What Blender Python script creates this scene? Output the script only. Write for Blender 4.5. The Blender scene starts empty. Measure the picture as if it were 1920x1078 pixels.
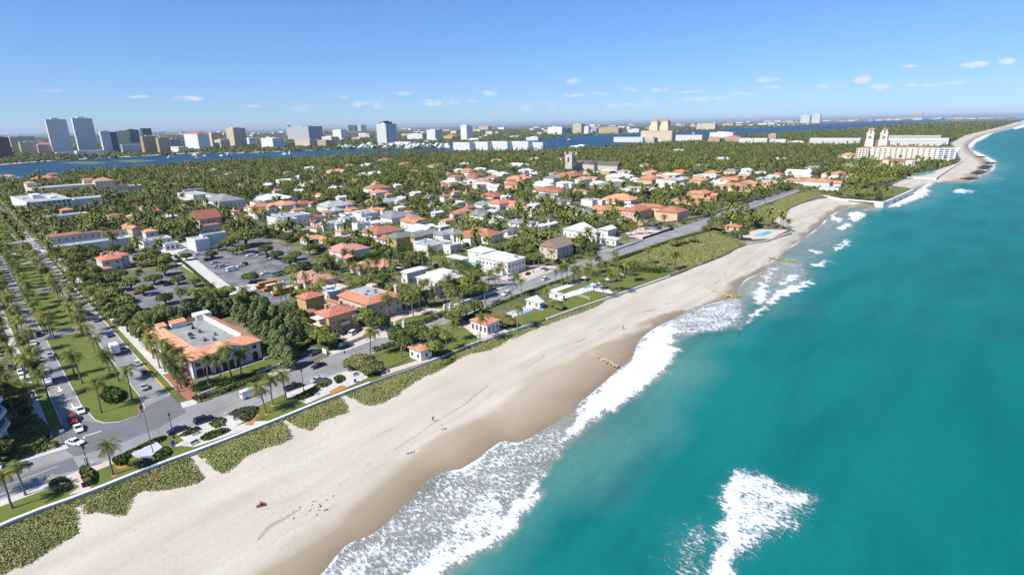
import bpy, math, random
import numpy as np
from mathutils import Matrix, Vector
HD, EXPO = 3e-5, .55
R = random.Random(7); NR = np.random.RandomState(11)
sc = bpy.context.scene; COL = sc.collection
# ------------------------------------------------ survey: photo pixel -> point on a level plane
F, PITCH, ROLL, CX, CY, H = 1030., math.radians(16.5), 0.0172, 960., 539., 75.
CR, SR, CP, SP = math.cos(ROLL), math.sin(ROLL), math.cos(PITCH), math.sin(PITCH)
def P(px, py, z=0.):
    x = px-CX; y = py-CY; xr = x*CR-y*SR; yr = x*SR+y*CR
    t = (z-H)/(-F*SP-yr*CP)
    return (xr*t, (F*CP-yr*SP)*t)
def depth(x, y): return y*CP+H*SP
def Q(x, y, z):
    z -= H; f = y*CP-z*SP; u = y*SP+z*CP; xr = F*x/f; yr = -F*u/f
    return CX+xr*CR+yr*SR, CY-xr*SR+yr*CR
ANG = math.radians(49)                       # the shore road's bearing
U = (math.cos(ANG), math.sin(ANG)); V = (-math.sin(ANG), math.cos(ANG))
def AB(x, y): return (x*U[0]+y*U[1], x*V[0]+y*V[1])
def XY(a, b): return (a*U[0]+b*V[0], a*U[1]+b*V[1])
# ------------------------------------------------ materials
MATS = {}
def mat(name, col, rough=.8, var=0., scale=1., col2=None, bump=0., metal=0., rnd=0., spec=.3, bscale=None, emit=None, detail=4):
    if name in MATS: return MATS[name]
    m = bpy.data.materials.new(name); m.use_nodes = True; nt = m.node_tree; N = nt.nodes; Lk = nt.links
    b = N['Principled BSDF']; b.inputs['Roughness'].default_value = rough; b.inputs['Metallic'].default_value = metal
    b.inputs['Specular IOR Level'].default_value = spec
    c = (*col, 1); b.inputs['Base Color'].default_value = c
    src = None
    if var or bump or col2:
        tc = N.new('ShaderNodeTexCoord'); nz = N.new('ShaderNodeTexNoise'); nz.inputs['Scale'].default_value = scale; nz.inputs['Detail'].default_value = detail
        Lk.new(tc.outputs['Object'], nz.inputs['Vector'])
        mr = N.new('ShaderNodeMapRange'); mr.inputs[1].default_value = .3; mr.inputs[2].default_value = .7
        Lk.new(nz.outputs['Fac'], mr.inputs[0])
        mx = N.new('ShaderNodeMix'); mx.data_type = 'RGBA'; Lk.new(mr.outputs[0], mx.inputs[0])
        k = col2 or tuple(v*(1+var) for v in col); j = col if col2 else tuple(v*(1-var) for v in col)
        mx.inputs[6].default_value = (*j, 1); mx.inputs[7].default_value = (*k, 1); src = mx.outputs[2]
        if bump:
            nb = N.new('ShaderNodeTexNoise'); nb.inputs['Scale'].default_value = bscale or scale*4; nb.inputs['Detail'].default_value = 3
            Lk.new(tc.outputs['Object'], nb.inputs['Vector'])
            bp = N.new('ShaderNodeBump'); bp.inputs['Distance'].default_value = bump; Lk.new(nb.outputs['Fac'], bp.inputs['Height']); Lk.new(bp.outputs[0], b.inputs['Normal'])
    if rnd:
        oi = N.new('ShaderNodeObjectInfo'); at = N.new('ShaderNodeAttribute'); at.attribute_name = 'tint'
        ad = N.new('ShaderNodeMath'); ad.operation = 'ADD'; Lk.new(oi.outputs['Random'], ad.inputs[0]); Lk.new(at.outputs['Fac'], ad.inputs[1])
        fr = N.new('ShaderNodeMath'); fr.operation = 'FRACT'; Lk.new(ad.outputs[0], fr.inputs[0])
        m2 = N.new('ShaderNodeMapRange'); m2.inputs[3].default_value = 1-rnd; m2.inputs[4].default_value = 1+rnd; Lk.new(fr.outputs[0], m2.inputs[0])
        hs = N.new('ShaderNodeHueSaturation'); Lk.new(m2.outputs[0], hs.inputs['Value'])
        m3 = N.new('ShaderNodeMapRange'); m3.inputs[3].default_value = .5-.05*rnd; m3.inputs[4].default_value = .5+.05*rnd
        wn = N.new('ShaderNodeTexWhiteNoise'); wn.noise_dimensions = '1D'; Lk.new(fr.outputs[0], wn.inputs['W']); Lk.new(wn.outputs['Value'], m3.inputs[0]); Lk.new(m3.outputs[0], hs.inputs['Hue'])
        if src: Lk.new(src, hs.inputs['Color'])
        else: hs.inputs['Color'].default_value = c
        src = hs.outputs[0]
    if src: Lk.new(src, b.inputs['Base Color'])
    MATS[name] = m; return m
W_WHITE = mat('white_stucco', (.66, .65, .62), .85, .08, .4, bump=.01)
W_CREAM = mat('cream_stucco', (.66, .58, .44), .85, .07, .4)
W_YEL = mat('ochre_stucco', (.50, .35, .17), .85, .10, .4)
W_TAN = mat('tan_stucco', (.56, .47, .36), .85, .08, .4)
W_PINK = mat('pink_stucco', (.62, .42, .30), .85, .08, .4)
W_GREY = mat('grey_stucco', (.50, .50, .50), .85, .06, .4)
R_OR = mat('orange_tile', (.50, .215, .125), .8, .28, 1.3, bump=.05, rnd=.3, bscale=5)
R_TER = mat('terracotta_tile', (.34, .14, .09), .8, .25, 1.3, bump=.05, rnd=.15, bscale=5)
R_PK = mat('pink_clay_tile', (.45, .22, .16), .8, .2, 1.3, bump=.05, rnd=.15, bscale=5)
R_WH = mat('white_tile', (.66, .66, .65), .7, .10, .7, bump=.02, bscale=5)
R_GR = mat('grey_slate', (.21, .22, .22), .8, .2, 1.2, rnd=.2)
R_GN = mat('green_slate', (.17, .19, .15), .8, .2, 1.2)
R_BR = mat('brown_shingle', (.27, .20, .15), .9, .22, 1.5)
R_FL = mat('flat_roof_membrane', (.36, .38, .37), .9, .2, .25)
GLS = mat('window_glass', (.02, .03, .04), .12, spec=.6)
GLB = mat('blue_glass', (.02, .07, .14), .15, spec=.6)
GLT = mat('teal_glass', (.02, .09, .11), .15, spec=.6)
WHT = mat('white_paint', (.80, .80, .80), .5); BLK = mat('black_metal', (.015, .015, .017), .4); GRY = mat('grey_metal', (.25, .26, .27), .5, .2, 2.)
DKG = mat('dark_equipment', (.07, .075, .08), .6, .2, 2.)
ASPH = mat('asphalt', (.25, .25, .25), .9, .2, .10, bump=.004, bscale=3); ASPD = mat('fresh_asphalt', (.15, .155, .16), .9, .12, .15)
ASPL = mat('lot_asphalt', (.075, .078, .088), .9, col2=(.24, .24, .23), scale=.14, detail=8)
CONC = mat('concrete', (.52, .50, .46), .9, .1, .3); PAV = mat('pink_paving', (.56, .45, .38), .9, .08, .5); BRK = mat('red_brick_paving', (.33, .14, .09), .9, .2, 1.)
YEL = mat('yellow_paint', (.62, .42, .08), .7, .1, 2.); LINE = mat('road_line_paint', (.7, .7, .68), .7)
MULCH = mat('mulch', (.42, .19, .06), .95, .2, 2.)
TRUNK = mat('palm_bark', (.20, .17, .14), .95, .2, 3.); BARK = mat('bark', (.10, .08, .065), .95, .2, 3.)
FROND = mat('palm_frond', (.135, .150, .030), .6, rnd=.5, var=.45, scale=.6, spec=.15)
FRONY = mat('old_frond', (.28, .19, .045), .6, rnd=.3)
LEAF = mat('leaf_dark', (.084, .112, .024), .7, rnd=.5, var=.55, scale=.8)
LEAFM = mat('leaf_mid', (.145, .170, .032), .7, rnd=.4, var=.5, scale=.8)
LEAFC = mat('casuarina_needle', (.115, .145, .045), .7, rnd=.25, var=.5, scale=.7)
LEAFG = mat('seagrape_leaf', (.22, .18, .06), .7, col2=(.085, .12, .03), scale=.55, rnd=.2)
HEDG = mat('hedge_leaf', (.065, .115, .018), .7, var=.4, scale=1.5, rnd=.2); SHRB = mat('grey_shrub_leaf', (.18, .18, .09), .7, col2=(.09, .12, .04), scale=1.2, rnd=.2)
DUNG = mat('dune_grass_leaf', (.36, .31, .13), .8, col2=(.20, .26, .06), scale=.22, rnd=.1, detail=6)
LAWN = mat('lawn_grass', (.090, .135, .020), .95, col2=(.15, .16, .035), scale=.22, detail=8, bump=.03, bscale=6)
STONE = mat('grey_stone', (.50, .46, .41), .9, .15, .5); ROCK = mat('wet_rock', (.055, .05, .04), .6, .4, .6, bump=.2, bscale=1.5); ROCKT = mat('limestone_rock', (.50, .38, .22), .9, .3, .5)
BLUE = mat('blue_plastic', (.01, .04, .45), .4); POOL = mat('pool_water', (.12, .52, .56), .08, .12, .3); AWN = mat('blue_canvas', (.03, .09, .30), .8)
GREENR = mat('pale_green_metal', (.42, .58, .46), .6, .06, .5)
# ------------------------------------------------ mesh building
class MB:
    def __init__(s): s.v = []; s.f = []; s.m = []
    def add(s, vs, fs, m=0):
        o = len(s.v); s.v += vs; s.f += [tuple(i+o for i in f) for f in fs]; s.m += [m]*len(fs); return s
    def box(s, x0, y0, z0, x1, y1, z1, m=0, rot=0., c=None):
        vs = [(x, y, z) for z in (z0, z1) for x, y in ((x0, y0), (x1, y0), (x1, y1), (x0, y1))]
        if rot:
            cx, cy = c or ((x0+x1)/2, (y0+y1)/2); k, q = math.cos(rot), math.sin(rot)
            vs = [(cx+(x-cx)*k-(y-cy)*q, cy+(x-cx)*q+(y-cy)*k, z) for x, y, z in vs]
        return s.add(vs, [(0, 3, 2, 1), (4, 5, 6, 7), (0, 1, 5, 4), (1, 2, 6, 5), (2, 3, 7, 6), (3, 0, 4, 7)], m)
    def prism(s, poly, z0, z1, m=0, top=None):
        n = len(poly); t = top or poly
        if sum(poly[i][0]*poly[(i+1) % n][1]-poly[(i+1) % n][0]*poly[i][1] for i in range(n)) < 0: poly = poly[::-1]; t = t[::-1]
        return s.add([(x, y, z0) for x, y in poly]+[(x, y, z1) for x, y in t],
                     [tuple(range(n))[::-1], tuple(range(n, 2*n))]+[(i, (i+1) % n, n+(i+1) % n, n+i) for i in range(n)], m)
    def tube(s, pts, rs, n=6, m=0):
        o = []
        for k, (p, r) in enumerate(zip(pts, rs)):
            a = Vector(pts[max(0, k-1)]); b = Vector(pts[min(len(pts)-1, k+1)]); d = (b-a).normalized()
            e = d.orthogonal().normalized() if k == 0 else (e-d*e.dot(d)).normalized(); g = d.cross(e)
            for i in range(n):
                t = 2*math.pi*i/n; o.append(tuple(Vector(p)+(e*math.cos(t)+g*math.sin(t))*r))
        L = len(pts); fs = [(k*n+i, k*n+(i+1) % n, (k+1)*n+(i+1) % n, (k+1)*n+i) for k in range(L-1) for i in range(n)]
        return s.add(o, fs+[tuple(range(n))[::-1], tuple(range((L-1)*n, L*n))], m)
    def lathe(s, prof, n=8, m=0, x=0, y=0):
        return s.tube([(x, y, z) for r, z in prof], [r for r, z in prof], n, m)
    def hip(s, x0, y0, x1, y1, z, k=.42, ov=.6, m=0, kind='hip', th=.18):
        x0 -= ov; y0 -= ov; x1 += ov; y1 += ov; w, d = x1-x0, y1-y0; z1 = z+th
        e = [(x0, y0, z), (x1, y0, z), (x1, y1, z), (x0, y1, z), (x0, y0, z1), (x1, y0, z1), (x1, y1, z1), (x0, y1, z1)]
        f = [(0, 3, 2, 1), (0, 1, 5, 4), (1, 2, 6, 5), (2, 3, 7, 6), (3, 0, 4, 7)]
        if w >= d or kind == 'gabx':
            i = d/2 if kind == 'hip' else 0; h = z1+k*d/2; a = (x0+i, (y0+y1)/2, h); b = (x1-i, (y0+y1)/2, h)
            e += [a, b]; f += [(4, 5, 9, 8), (6, 7, 8, 9), (5, 6, 9), (7, 4, 8)]
        else:
            i = w/2 if kind == 'hip' else 0; h = z1+k*w/2; a = ((x0+x1)/2, y0+i, h); b = ((x0+x1)/2, y1-i, h)
            e += [a, b]; f += [(5, 6, 9, 8), (7, 4, 8, 9), (4, 5, 8), (6, 7, 9)]
        s.add(e, f, m); return h
    def mesh(s, name, mats):
        me = bpy.data.meshes.new(name); me.from_pydata(s.v, [], s.f); 
        for m in (mats if isinstance(mats, (list, tuple)) else [mats]): me.materials.append(m)
        if any(s.m): me.polygons.foreach_set('material_index', s.m)
        me.update(); return me
    def build(s, name, mats, parent=None): return link(name, s.mesh(name, mats), parent)
def link(name, me, parent=None, loc=None, rz=0.):
    o = bpy.data.objects.new(name, me); COL.objects.link(o)
    if parent is not None: o.parent = parent
    if loc: o.location = loc
    if rz: o.rotation_euler = (0, 0, rz)
    return o
def tag(o, label=None, cat=None, group=None, kind=None):
    if label: o['label'] = label
    if cat: o['category'] = cat
    if group: o['group'] = group
    if kind: o['kind'] = kind
    return o
def empty(name, loc=(0, 0, 0), rz=0., label=None, cat=None, group=None):
    o = bpy.data.objects.new(name, None); COL.objects.link(o); o.location = loc; o.rotation_euler = (0, 0, rz)
    return tag(o, label, cat, group)
def dup(root, loc, rz=0., scale=1.):
    def cp(o, par):
        c = o.copy(); COL.objects.link(c)
        if par is not None: c.parent = par
        for ch in KIDS.get(o.name) or KIDS.setdefault(o.name, list(o.children)): cp(ch, c)
        return c
    r = cp(root, None); r.location = loc; r.rotation_euler = (0, 0, rz); r.scale = (scale,)*3 if not isinstance(scale, tuple) else scale
    return r
KIDS = {}
TEMPL = []
def template(o): TEMPL.append(o); return o                      # removed (with its children) at the end if never moved
PEND = []            # things that get their label from what stands beside them: (object, noun phrase, x, y, category)
LM = []              # findable landmarks: (phrase, x, y)
def pend(o, noun, x, y, cat, group=None): PEND.append((o, noun, x, y)); return tag(o, None, cat, group)
def lm(phrase, x, y): LM.append((phrase, x, y))
def inpoly(px, py, poly):
    px = np.asarray(px, float); py = np.asarray(py, float); c = np.zeros(px.shape, bool); n = len(poly)
    for i in range(n):
        x1, y1 = poly[i]; x2, y2 = poly[(i+1) % n]
        if y1 == y2: continue
        k = ((y1 > py) != (y2 > py)) & (px < (x2-x1)*(py-y1)/(y2-y1)+x1); c ^= k
    return c
def pdist(px, py, line):
    d = np.full(np.shape(px), 1e18)
    for (x1, y1), (x2, y2) in zip(line[:-1], line[1:]):
        dx, dy = x2-x1, y2-y1; L = dx*dx+dy*dy+1e-12; t = np.clip(((px-x1)*dx+(py-y1)*dy)/L, 0, 1)
        d = np.minimum(d, (px-x1-t*dx)**2+(py-y1-t*dy)**2)
    return np.sqrt(d)
BLOCK = []           # polygons where no scattered tree or house may stand
LZ = [0.004]; LOTZ = [.012]
def sheet(name, px, m, z=None, block=True, world=False, kind='structure'):
    w = px if world else [P(*p) for p in px]
    if z is None and name.startswith(('parking', 'bus_yard', 'side_road')): z = LOTZ[0]; LOTZ[0] += .003
    if z is None: z = LZ[0]; LZ[0] += .004
    b = MB(); n = len(w)
    if sum(w[i][0]*w[(i+1) % n][1]-w[(i+1) % n][0]*w[i][1] for i in range(n)) < 0: w = w[::-1]
    b.add([(x, y, z) for x, y in w], [tuple(range(n))]); o = b.build(name, m); tag(o, kind=kind)
    if block: BLOCK.append(w)
    return o
def smooth(px, k=3):
    for _ in range(k):
        q = [px[0]]
        for a, b in zip(px[:-1], px[1:]): q += [(a[0]*.75+b[0]*.25, a[1]*.75+b[1]*.25), (a[0]*.25+b[0]*.75, a[1]*.25+b[1]*.75)]
        px = q+[px[-1]]
    return px
def npmesh(name, v, f, mats, mi=None, attrs=None, smoothf=False):
    me = bpy.data.meshes.new(name); n = f.shape[1]
    me.vertices.add(len(v)); me.vertices.foreach_set('co', np.ascontiguousarray(v, dtype=np.float32).ravel())
    me.loops.add(f.size); me.loops.foreach_set('vertex_index', np.ascontiguousarray(f, dtype=np.int32).ravel())
    me.polygons.add(len(f)); me.polygons.foreach_set('loop_start', np.arange(0, f.size, n, dtype=np.int32))
    for m in (mats if isinstance(mats, (list, tuple)) else [mats]): me.materials.append(m)
    if mi is not None: me.polygons.foreach_set('material_index', np.ascontiguousarray(mi, dtype=np.int32))
    for k, (dom, a) in (attrs or {}).items():
        at = me.attributes.new(k, 'FLOAT', dom); at.data.foreach_set('value', np.ascontiguousarray(a, dtype=np.float32))
    me.update(calc_edges=True)
    me.polygons.foreach_set('use_smooth', np.full(len(f), smoothf))
    return me
# ================================================ TERRAIN
SEAZ = -4.
def PZ(l, z=0.): return [P(x, y, z) for x, y in l]
# top of the seawall / dune edge (street level 0), from south to north
LE_PX = [(-160, 1066), (-60, 1014), (46, 966), (159, 926), (278, 878), (400, 834), (522, 786), (614, 748), (718, 709), (760, 696), (819, 673), (889, 644), (970, 618), (1010, 604), (1065, 584), (1153, 554), (1212, 533), (1270, 513),
         (1300, 500), (1331, 489), (1361, 477), (1392, 459), (1436, 452), (1484, 436), (1478, 428), (1455, 419), (1447, 412), (1470, 400), (1487, 386), (1545, 368), (1577, 375), (1658, 382), (1712, 357), (1705, 352), (1668, 349), (1680, 342), (1700, 334), (1755, 334), (1804, 303), (1796, 290), (1780, 272), (1793, 262), (1815, 252), (1850, 244), (1882, 236.5), (1898, 231), (1910, 227), (1925, 223.6)]
LEW = smooth(PZ(LE_PX, 0), 1); dx, dy = U; LEW += [(LEW[-1][0]+dx*20000, LEW[-1][1]+dy*20000)]
WL_PX = [(520, 1150), (606, 1077), (641, 1026), (668, 1012), (700, 1000), (722, 982), (746, 958), (768, 938), (784, 919), (794, 908), (805, 900), (818, 891), (833, 886), (851, 882), (866, 880), (879, 872), (893, 864), (904, 856), (914, 845), (925, 837), (942, 825), (965, 832), (988, 826), (1020, 806), (1050, 788), (1079, 770), (1086, 755), (1105, 742), (1135, 714), (1152, 699), (1170, 686), (1187, 669), (1192, 652), (1200, 638), (1211, 626), (1223, 618), (1240, 608), (1256, 600), (1272, 592), (1283, 585), (1303, 577), (1336, 568), (1371, 560), (1388, 552), (1382, 543), (1396, 523), (1423, 513), (1440, 497), (1455, 482), (1474, 468), (1500, 448), (1528, 432), (1548, 412), (1562, 400), (1582, 391), (1608, 387), (1658, 386), (1688, 372), (1716, 360), (1726, 351), (1742, 343), (1760, 341), (1801, 342), (1825, 339), (1838, 326), (1850, 316), (1857, 309), (1847, 299), (1829, 290), (1815, 278), (1817, 269), (1831, 260), (1852, 251), (1878, 244.5), (1906, 238), (1922, 233), (1940, 229)]
WLW = smooth(PZ(WL_PX, SEAZ), 1); WLW = [(WLW[0][0]-U[0]*150, WLW[0][1]-U[1]*150)]+WLW+[(WLW[-1][0]+dx*20000, WLW[-1][1]+dy*20000)]
WET_PX = [(400, 1150), (470, 1078), (555, 1010), (640, 962), (700, 912), (760, 864), (850, 808), (925, 765), (972, 728), (1035, 690), (1110, 655), (1170, 625), (1240, 590), (1300, 572), (1340, 558), (1366, 540), (1386, 518), (1420, 503), (1452, 480), (1485, 455), (1520, 422), (1545, 400), (1575, 385), (1620, 384), (1700, 356), (1730, 345), (1790, 336), (1830, 318), (1838, 306), (1805, 285), (1806, 268), (1825, 256), (1878, 241), (1922, 230.5)]
WETW = PZ(WET_PX, -3); WETW = [(WETW[0][0]-U[0]*150, WETW[0][1]-U[1]*150)]+WETW+[(WETW[-1][0]+dx*20000, WETW[-1][1]+dy*20000)]
def tosea(line): a, b = line[0], line[-1]; return line+[(b[0]+60000, b[1]-60000), (a[0]+60000, a[1]-60000)]
def sd(px, py, line): return np.where(inpoly(px, py, tosea(line)), 1, -1)*pdist(px, py, line)     # >0 on the sea side
def levels(a0, a1, step, grow, amax):
    o = [a0]
    while o[-1] < a1: o.append(o[-1]+step); step = min(step*grow if o[-1] > amax else step, 4000)
    return o
def grid(a, b):
    A_, B_ = np.meshgrid(a, b, indexing='ij'); X = A_*U[0]+B_*V[0]; Y = A_*U[1]+B_*V[1]; na, nb = A_.shape
    i, j = np.meshgrid(range(na-1), range(nb-1), indexing='ij'); i = i.ravel(); j = j.ravel(); k = i*nb+j
    return X.ravel(), Y.ravel(), np.stack([k, k+nb, k+nb+1, k+1], 1)
def submesh(v, f, keep, attrs):
    f = f[keep]; used = np.unique(f); mp = np.zeros(len(v), np.int64); mp[used] = np.arange(len(used)); return v[used], mp[f], {k: ('POINT', a[used]) for k, a in attrs.items()}
# --- beach
from mathutils import noise as mnoise
ba = levels(-140, 26000, 1.6, 1.012, 420); bb = list(np.arange(-120, 420, 1.8)); 
X, Y, fc = grid(ba, bb); dW = sd(X, Y, WLW); dL = sd(X, Y, LEW); dT = sd(X, Y, WETW)
zz = np.where(dW < 0, -.6+(SEAZ+.6)*np.clip(dL, 0, None)/(np.clip(dL, 0, None)+np.clip(-dW, 0, None)+.01), SEAZ-.09*dW)
zz = np.where(dL < 0, -.6+np.clip(dL*.1, -1, 0), zz)
nz1 = np.sin(X*.21+Y*.13)+np.sin(X*.09-Y*.17+1)+np.sin(X*.05+Y*.31); zz += np.where(dT < -3, .05*nz1, .01*nz1)
keep = ((dL[fc].max(1) > -3) & (dW[fc].min(1) < 25)); nz2 = np.array([mnoise.noise((a*.05, b_*.16, 3.))*3.2+mnoise.noise((a*.2, b_*.5, 7.))*1.1 for a, b_ in zip(*AB(X, Y))]); wet = 1/(1+np.exp(-np.clip(dT+nz2*1.3, -40, 40)/1.3))
sv, sf, sa = submesh(np.stack([X, Y, zz], 1), fc, keep, {'wet': wet, 'wline': np.clip(dT+nz2*.8+7.5, -9, 9), 'shore': np.clip(-dW, 0, 99), 'inland': np.clip(-dL+60, 0, 99)})
# foam film along the edge + sand material
def nodes(name):
    m = bpy.data.materials.new(name); m.use_nodes = True; return m, m.node_tree.nodes, m.node_tree.links, m.node_tree.nodes['Principled BSDF']
def _n(N, t, **k):
    n = N.new(t)
    for a, b in k.items(): setattr(n, a, b)
    return n
class NT:
    def __init__(s, N, L): s.N, s.L = N, L; s.tc = N.new('ShaderNodeTexCoord').outputs['Object']
    def attr(s, n): a = s.N.new('ShaderNodeAttribute'); a.attribute_name = n; return a.outputs['Fac']
    def noise(s, scale, detail=4, vec=None, rough=.5, dist=0.):
        n = s.N.new('ShaderNodeTexNoise'); n.inputs['Scale'].default_value = scale; n.inputs['Detail'].default_value = detail; n.inputs['Roughness'].default_value = rough; n.inputs['Distortion'].default_value = dist
        s.L.new(vec or s.tc, n.inputs['Vector']); return n.outputs['Fac']
    def noisec(s, scale, vec=None):
        n = s.N.new('ShaderNodeTexNoise'); n.inputs['Scale'].default_value = scale; n.inputs['Detail'].default_value = 3; s.L.new(vec or s.tc, n.inputs['Vector']); return n.outputs['Color']
    def m(s, op, a, b=0., c=None, clamp=False):
        n = s.N.new('ShaderNodeMath'); n.operation = op; n.use_clamp = clamp
        for i, v in enumerate((a, b) if c is None else (a, b, c)):
            if isinstance(v, (int, float)): n.inputs[i].default_value = v
            else: s.L.new(v, n.inputs[i])
        return n.outputs[0]
    def vm(s, op, a, b):
        n = s.N.new('ShaderNodeVectorMath'); n.operation = op
        for i, v in enumerate((a, b)):
            if isinstance(v, tuple): n.inputs[i].default_value = v
            else: s.L.new(v, n.inputs[i])
        return n.outputs[0]
    def rng(s, v, a, b, c=0., d=1., kind='LINEAR'):
        n = s.N.new('ShaderNodeMapRange'); n.interpolation_type = kind
        for i, q in enumerate((v, a, b, c, d)):
            if isinstance(q, (int, float)): n.inputs[i].default_value = q
            else: s.L.new(q, n.inputs[i])
        return n.outputs[0]
    def mix(s, f, a, b):
        n = s.N.new('ShaderNodeMix'); n.data_type = 'RGBA'
        for i, q in ((0, f), (6, a), (7, b)):
            if isinstance(q, tuple): n.inputs[i].default_value = (*q, 1)
            elif isinstance(q, (int, float)): n.inputs[i].default_value = q
            else: s.L.new(q, n.inputs[i])
        return n.outputs[2]
    def rot(s, ang, sx, sy, vec=None):
        n = s.N.new('ShaderNodeMapping'); n.vector_type = 'TEXTURE'; n.inputs['Rotation'].default_value = (0, 0, ang); n.inputs['Scale'].default_value = (sx, sy, 1); s.L.new(vec or s.tc, n.inputs['Vector']); return n.outputs[0]
    def bump(s, h, d, bsdf, strength=1.):
        n = s.N.new('ShaderNodeBump'); n.inputs['Distance'].default_value = d; n.inputs['Strength'].default_value = strength; s.L.new(h, n.inputs['Height']); s.L.new(n.outputs[0], bsdf.inputs['Normal'])
    def vor(s, scale, vec=None, feat='DISTANCE_TO_EDGE'):
        n = s.N.new('ShaderNodeTexVoronoi'); n.feature = feat; n.inputs['Scale'].default_value = scale; s.L.new(vec or s.tc, n.inputs['Vector']); return n.outputs['Distance']
SAND, N, Lk, B = nodes('beach_sand'); T = NT(N, Lk)
al = T.rot(ANG, 14., 2.2)                                              # marks drawn out along the shore
wetn = T.m('ADD', T.attr('wet'), T.m('MULTIPLY', T.m('SUBTRACT', T.noise(.5, 5, al), .5), .55), clamp=True)
w2 = T.rng(wetn, .2, .8)
dry = T.mix(T.rng(T.noise(.35, 6, al), .35, .65), (.455, .41, .325), (.55, .50, .41))
dry = T.mix(T.rng(T.noise(1.1, 5), .45, .75, 0, .5), dry, (.44, .375, .30)); wl_ = T.m('MULTIPLY', T.rng(T.m('ABSOLUTE', T.attr('wline')), .05, .38, 1, 0), T.rng(T.noise(.09, 3), .5, .56, 0, .5)); dry = T.mix(wl_, dry, (.16, .12, .09))
for o_ in (-3.6, -2.9, 2.4, 5.2, 5.9):
    dry = T.mix(T.m('MULTIPLY', T.rng(T.m('ABSOLUTE', T.m('ADD', T.attr('wline'), o_)), .06, .3, 1, 0), T.rng(T.noise(.05, 3), .42, .5, 0, .28)), dry, (.30, .25, .19))
damp = T.rng(T.m('ADD', T.attr('shore'), T.m('MULTIPLY', T.m('SUBTRACT', T.noise(.16, 5, T.rot(ANG, 3., 1)), .5), 9)), 0, 15); dry_ = None
Lk.new(T.mix(w2, dry, T.mix(damp, (.24, .185, .12), (.41, .345, .255))), B.inputs['Base Color'])
Lk.new(T.rng(T.attr('shore'), 0, 5, .38, .9), B.inputs['Roughness']); B.inputs['Specular IOR Level'].default_value = .25
tracks = T.m('ADD', T.noise(1.4, 5), T.m('MULTIPLY', T.noise(.5, 3, T.rot(ANG, 30., .8)), 1.5))
T.bump(T.m('MULTIPLY', tracks, T.rng(w2, 0, 1, 1, .1)), .07, B)
o = link('beach', npmesh('beach', sv, sf, SAND, attrs=sa, smoothf=True)); tag(o, kind='structure')
# --- sea
FOAM = []      # (polygon px, density, feather m)
def foam(px, dens, fe=3.): FOAM.append(([P(x, y, SEAZ) for x, y in px], dens, fe))
foam([(560, 1120), (606, 1077), (641, 1026), (700, 1000), (746, 958), (784, 919), (805, 900), (833, 886), (851, 882), (879, 872), (904, 856), (925, 837), (942, 825), (965, 832), (988, 826), (1020, 806), (1055, 788), (1070, 822), (1040, 858), (1020, 893), (981, 931), (990, 955), (953, 1005), (911, 1033), (847, 1077), (800, 1130)], .52, 1.5)
foam([(560, 1120), (606, 1077), (641, 1026), (700, 1000), (746, 958), (784, 919), (805, 900), (815, 906), (800, 930), (770, 960), (765, 1000), (730, 1045), (700, 1120)], .68, 3)
foam([(833, 886), (851, 882), (879, 872), (904, 856), (925, 837), (942, 825), (946, 830), (930, 846), (908, 864), (882, 880), (853, 890), (835, 893)], .8, .6)
foam([(880, 872), (940, 832), (1000, 828), (1050, 795), (1062, 812), (1035, 850), (1010, 880), (985, 900), (930, 900)], .55, 3)
foam([(600, 1120), (606, 1077), (641, 1026), (660, 1016), (660, 1050), (640, 1120)], .62, 2)
foam([(725, 1110), (745, 1077), (790, 1035), (826, 1000), (858, 960), (890, 925), (915, 908), (935, 911), (950, 945), (953, 1005), (911, 1033), (847, 1077), (800, 1130)], .72, 2.)
foam([(735, 1110), (760, 1077), (800, 1047), (850, 1022), (905, 1004), (935, 980), (960, 940), (1015, 922), (1021, 926), (981, 966), (953, 1005), (911, 1033), (850, 1052), (815, 1080), (780, 1120)], 1.05, 1.2)
foam([(975, 940), (985, 912), (1005, 893), (1030, 872), (1022, 896), (1000, 920), (985, 938)], 1., .8)
foam([(1038, 860), (1040, 845), (1060, 815), (1079, 772), (1105, 742), (1135, 714), (1152, 699), (1187, 667), (1200, 640), (1223, 618), (1262, 600), (1275, 618), (1262, 640), (1270, 660), (1263, 672), (1245, 700), (1215, 722), (1191, 740), (1156, 763), (1121, 784), (1096, 804), (1065, 828), (1050, 846)], 1.05, 1.6)
foam([(1187, 667), (1200, 640), (1223, 618), (1256, 600), (1283, 585), (1303, 577), (1336, 568), (1371, 560), (1388, 556), (1396, 560), (1400, 590), (1386, 612), (1361, 619), (1311, 625), (1273, 635), (1262, 660)], .60, 2.5)
foam([(1384, 617), (1404, 596), (1418, 580), (1440, 572), (1437, 566), (1460, 545), (1500, 530), (1526, 522), (1524, 532), (1480, 552), (1440, 574), (1420, 592), (1404, 603)], .97, 1.)
foam([(1390, 552), (1384, 545), (1396, 523), (1423, 513), (1437, 500), (1460, 486), (1500, 480), (1530, 510), (1524, 530), (1480, 550), (1440, 572), (1410, 560)], .42, 4.)
foam([(1415, 568), (1412, 552), (1430, 520), (1442, 505), (1455, 500), (1440, 530), (1440, 560), (1425, 572)], .9, 1.5)
foam([(1450, 535), (1470, 518), (1500, 512), (1505, 520), (1480, 535)], .7, 2)
foam([(1560, 470), (1576, 470), (1592, 453), (1590, 448), (1576, 458)], .9, .8); foam([(1522, 502), (1538, 492), (1553, 488), (1552, 492), (1538, 500)], .9, .8)
foam([(1512, 460), (1527, 470), (1542, 473), (1536, 478), (1520, 470)], .85, .8); foam([(1590, 400), (1605, 396), (1627, 400), (1618, 408), (1605, 416), (1595, 414)], .9, 1); foam([(1570, 428), (1585, 418), (1602, 420), (1590, 428), (1576, 432)], .9, .8)
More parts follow.
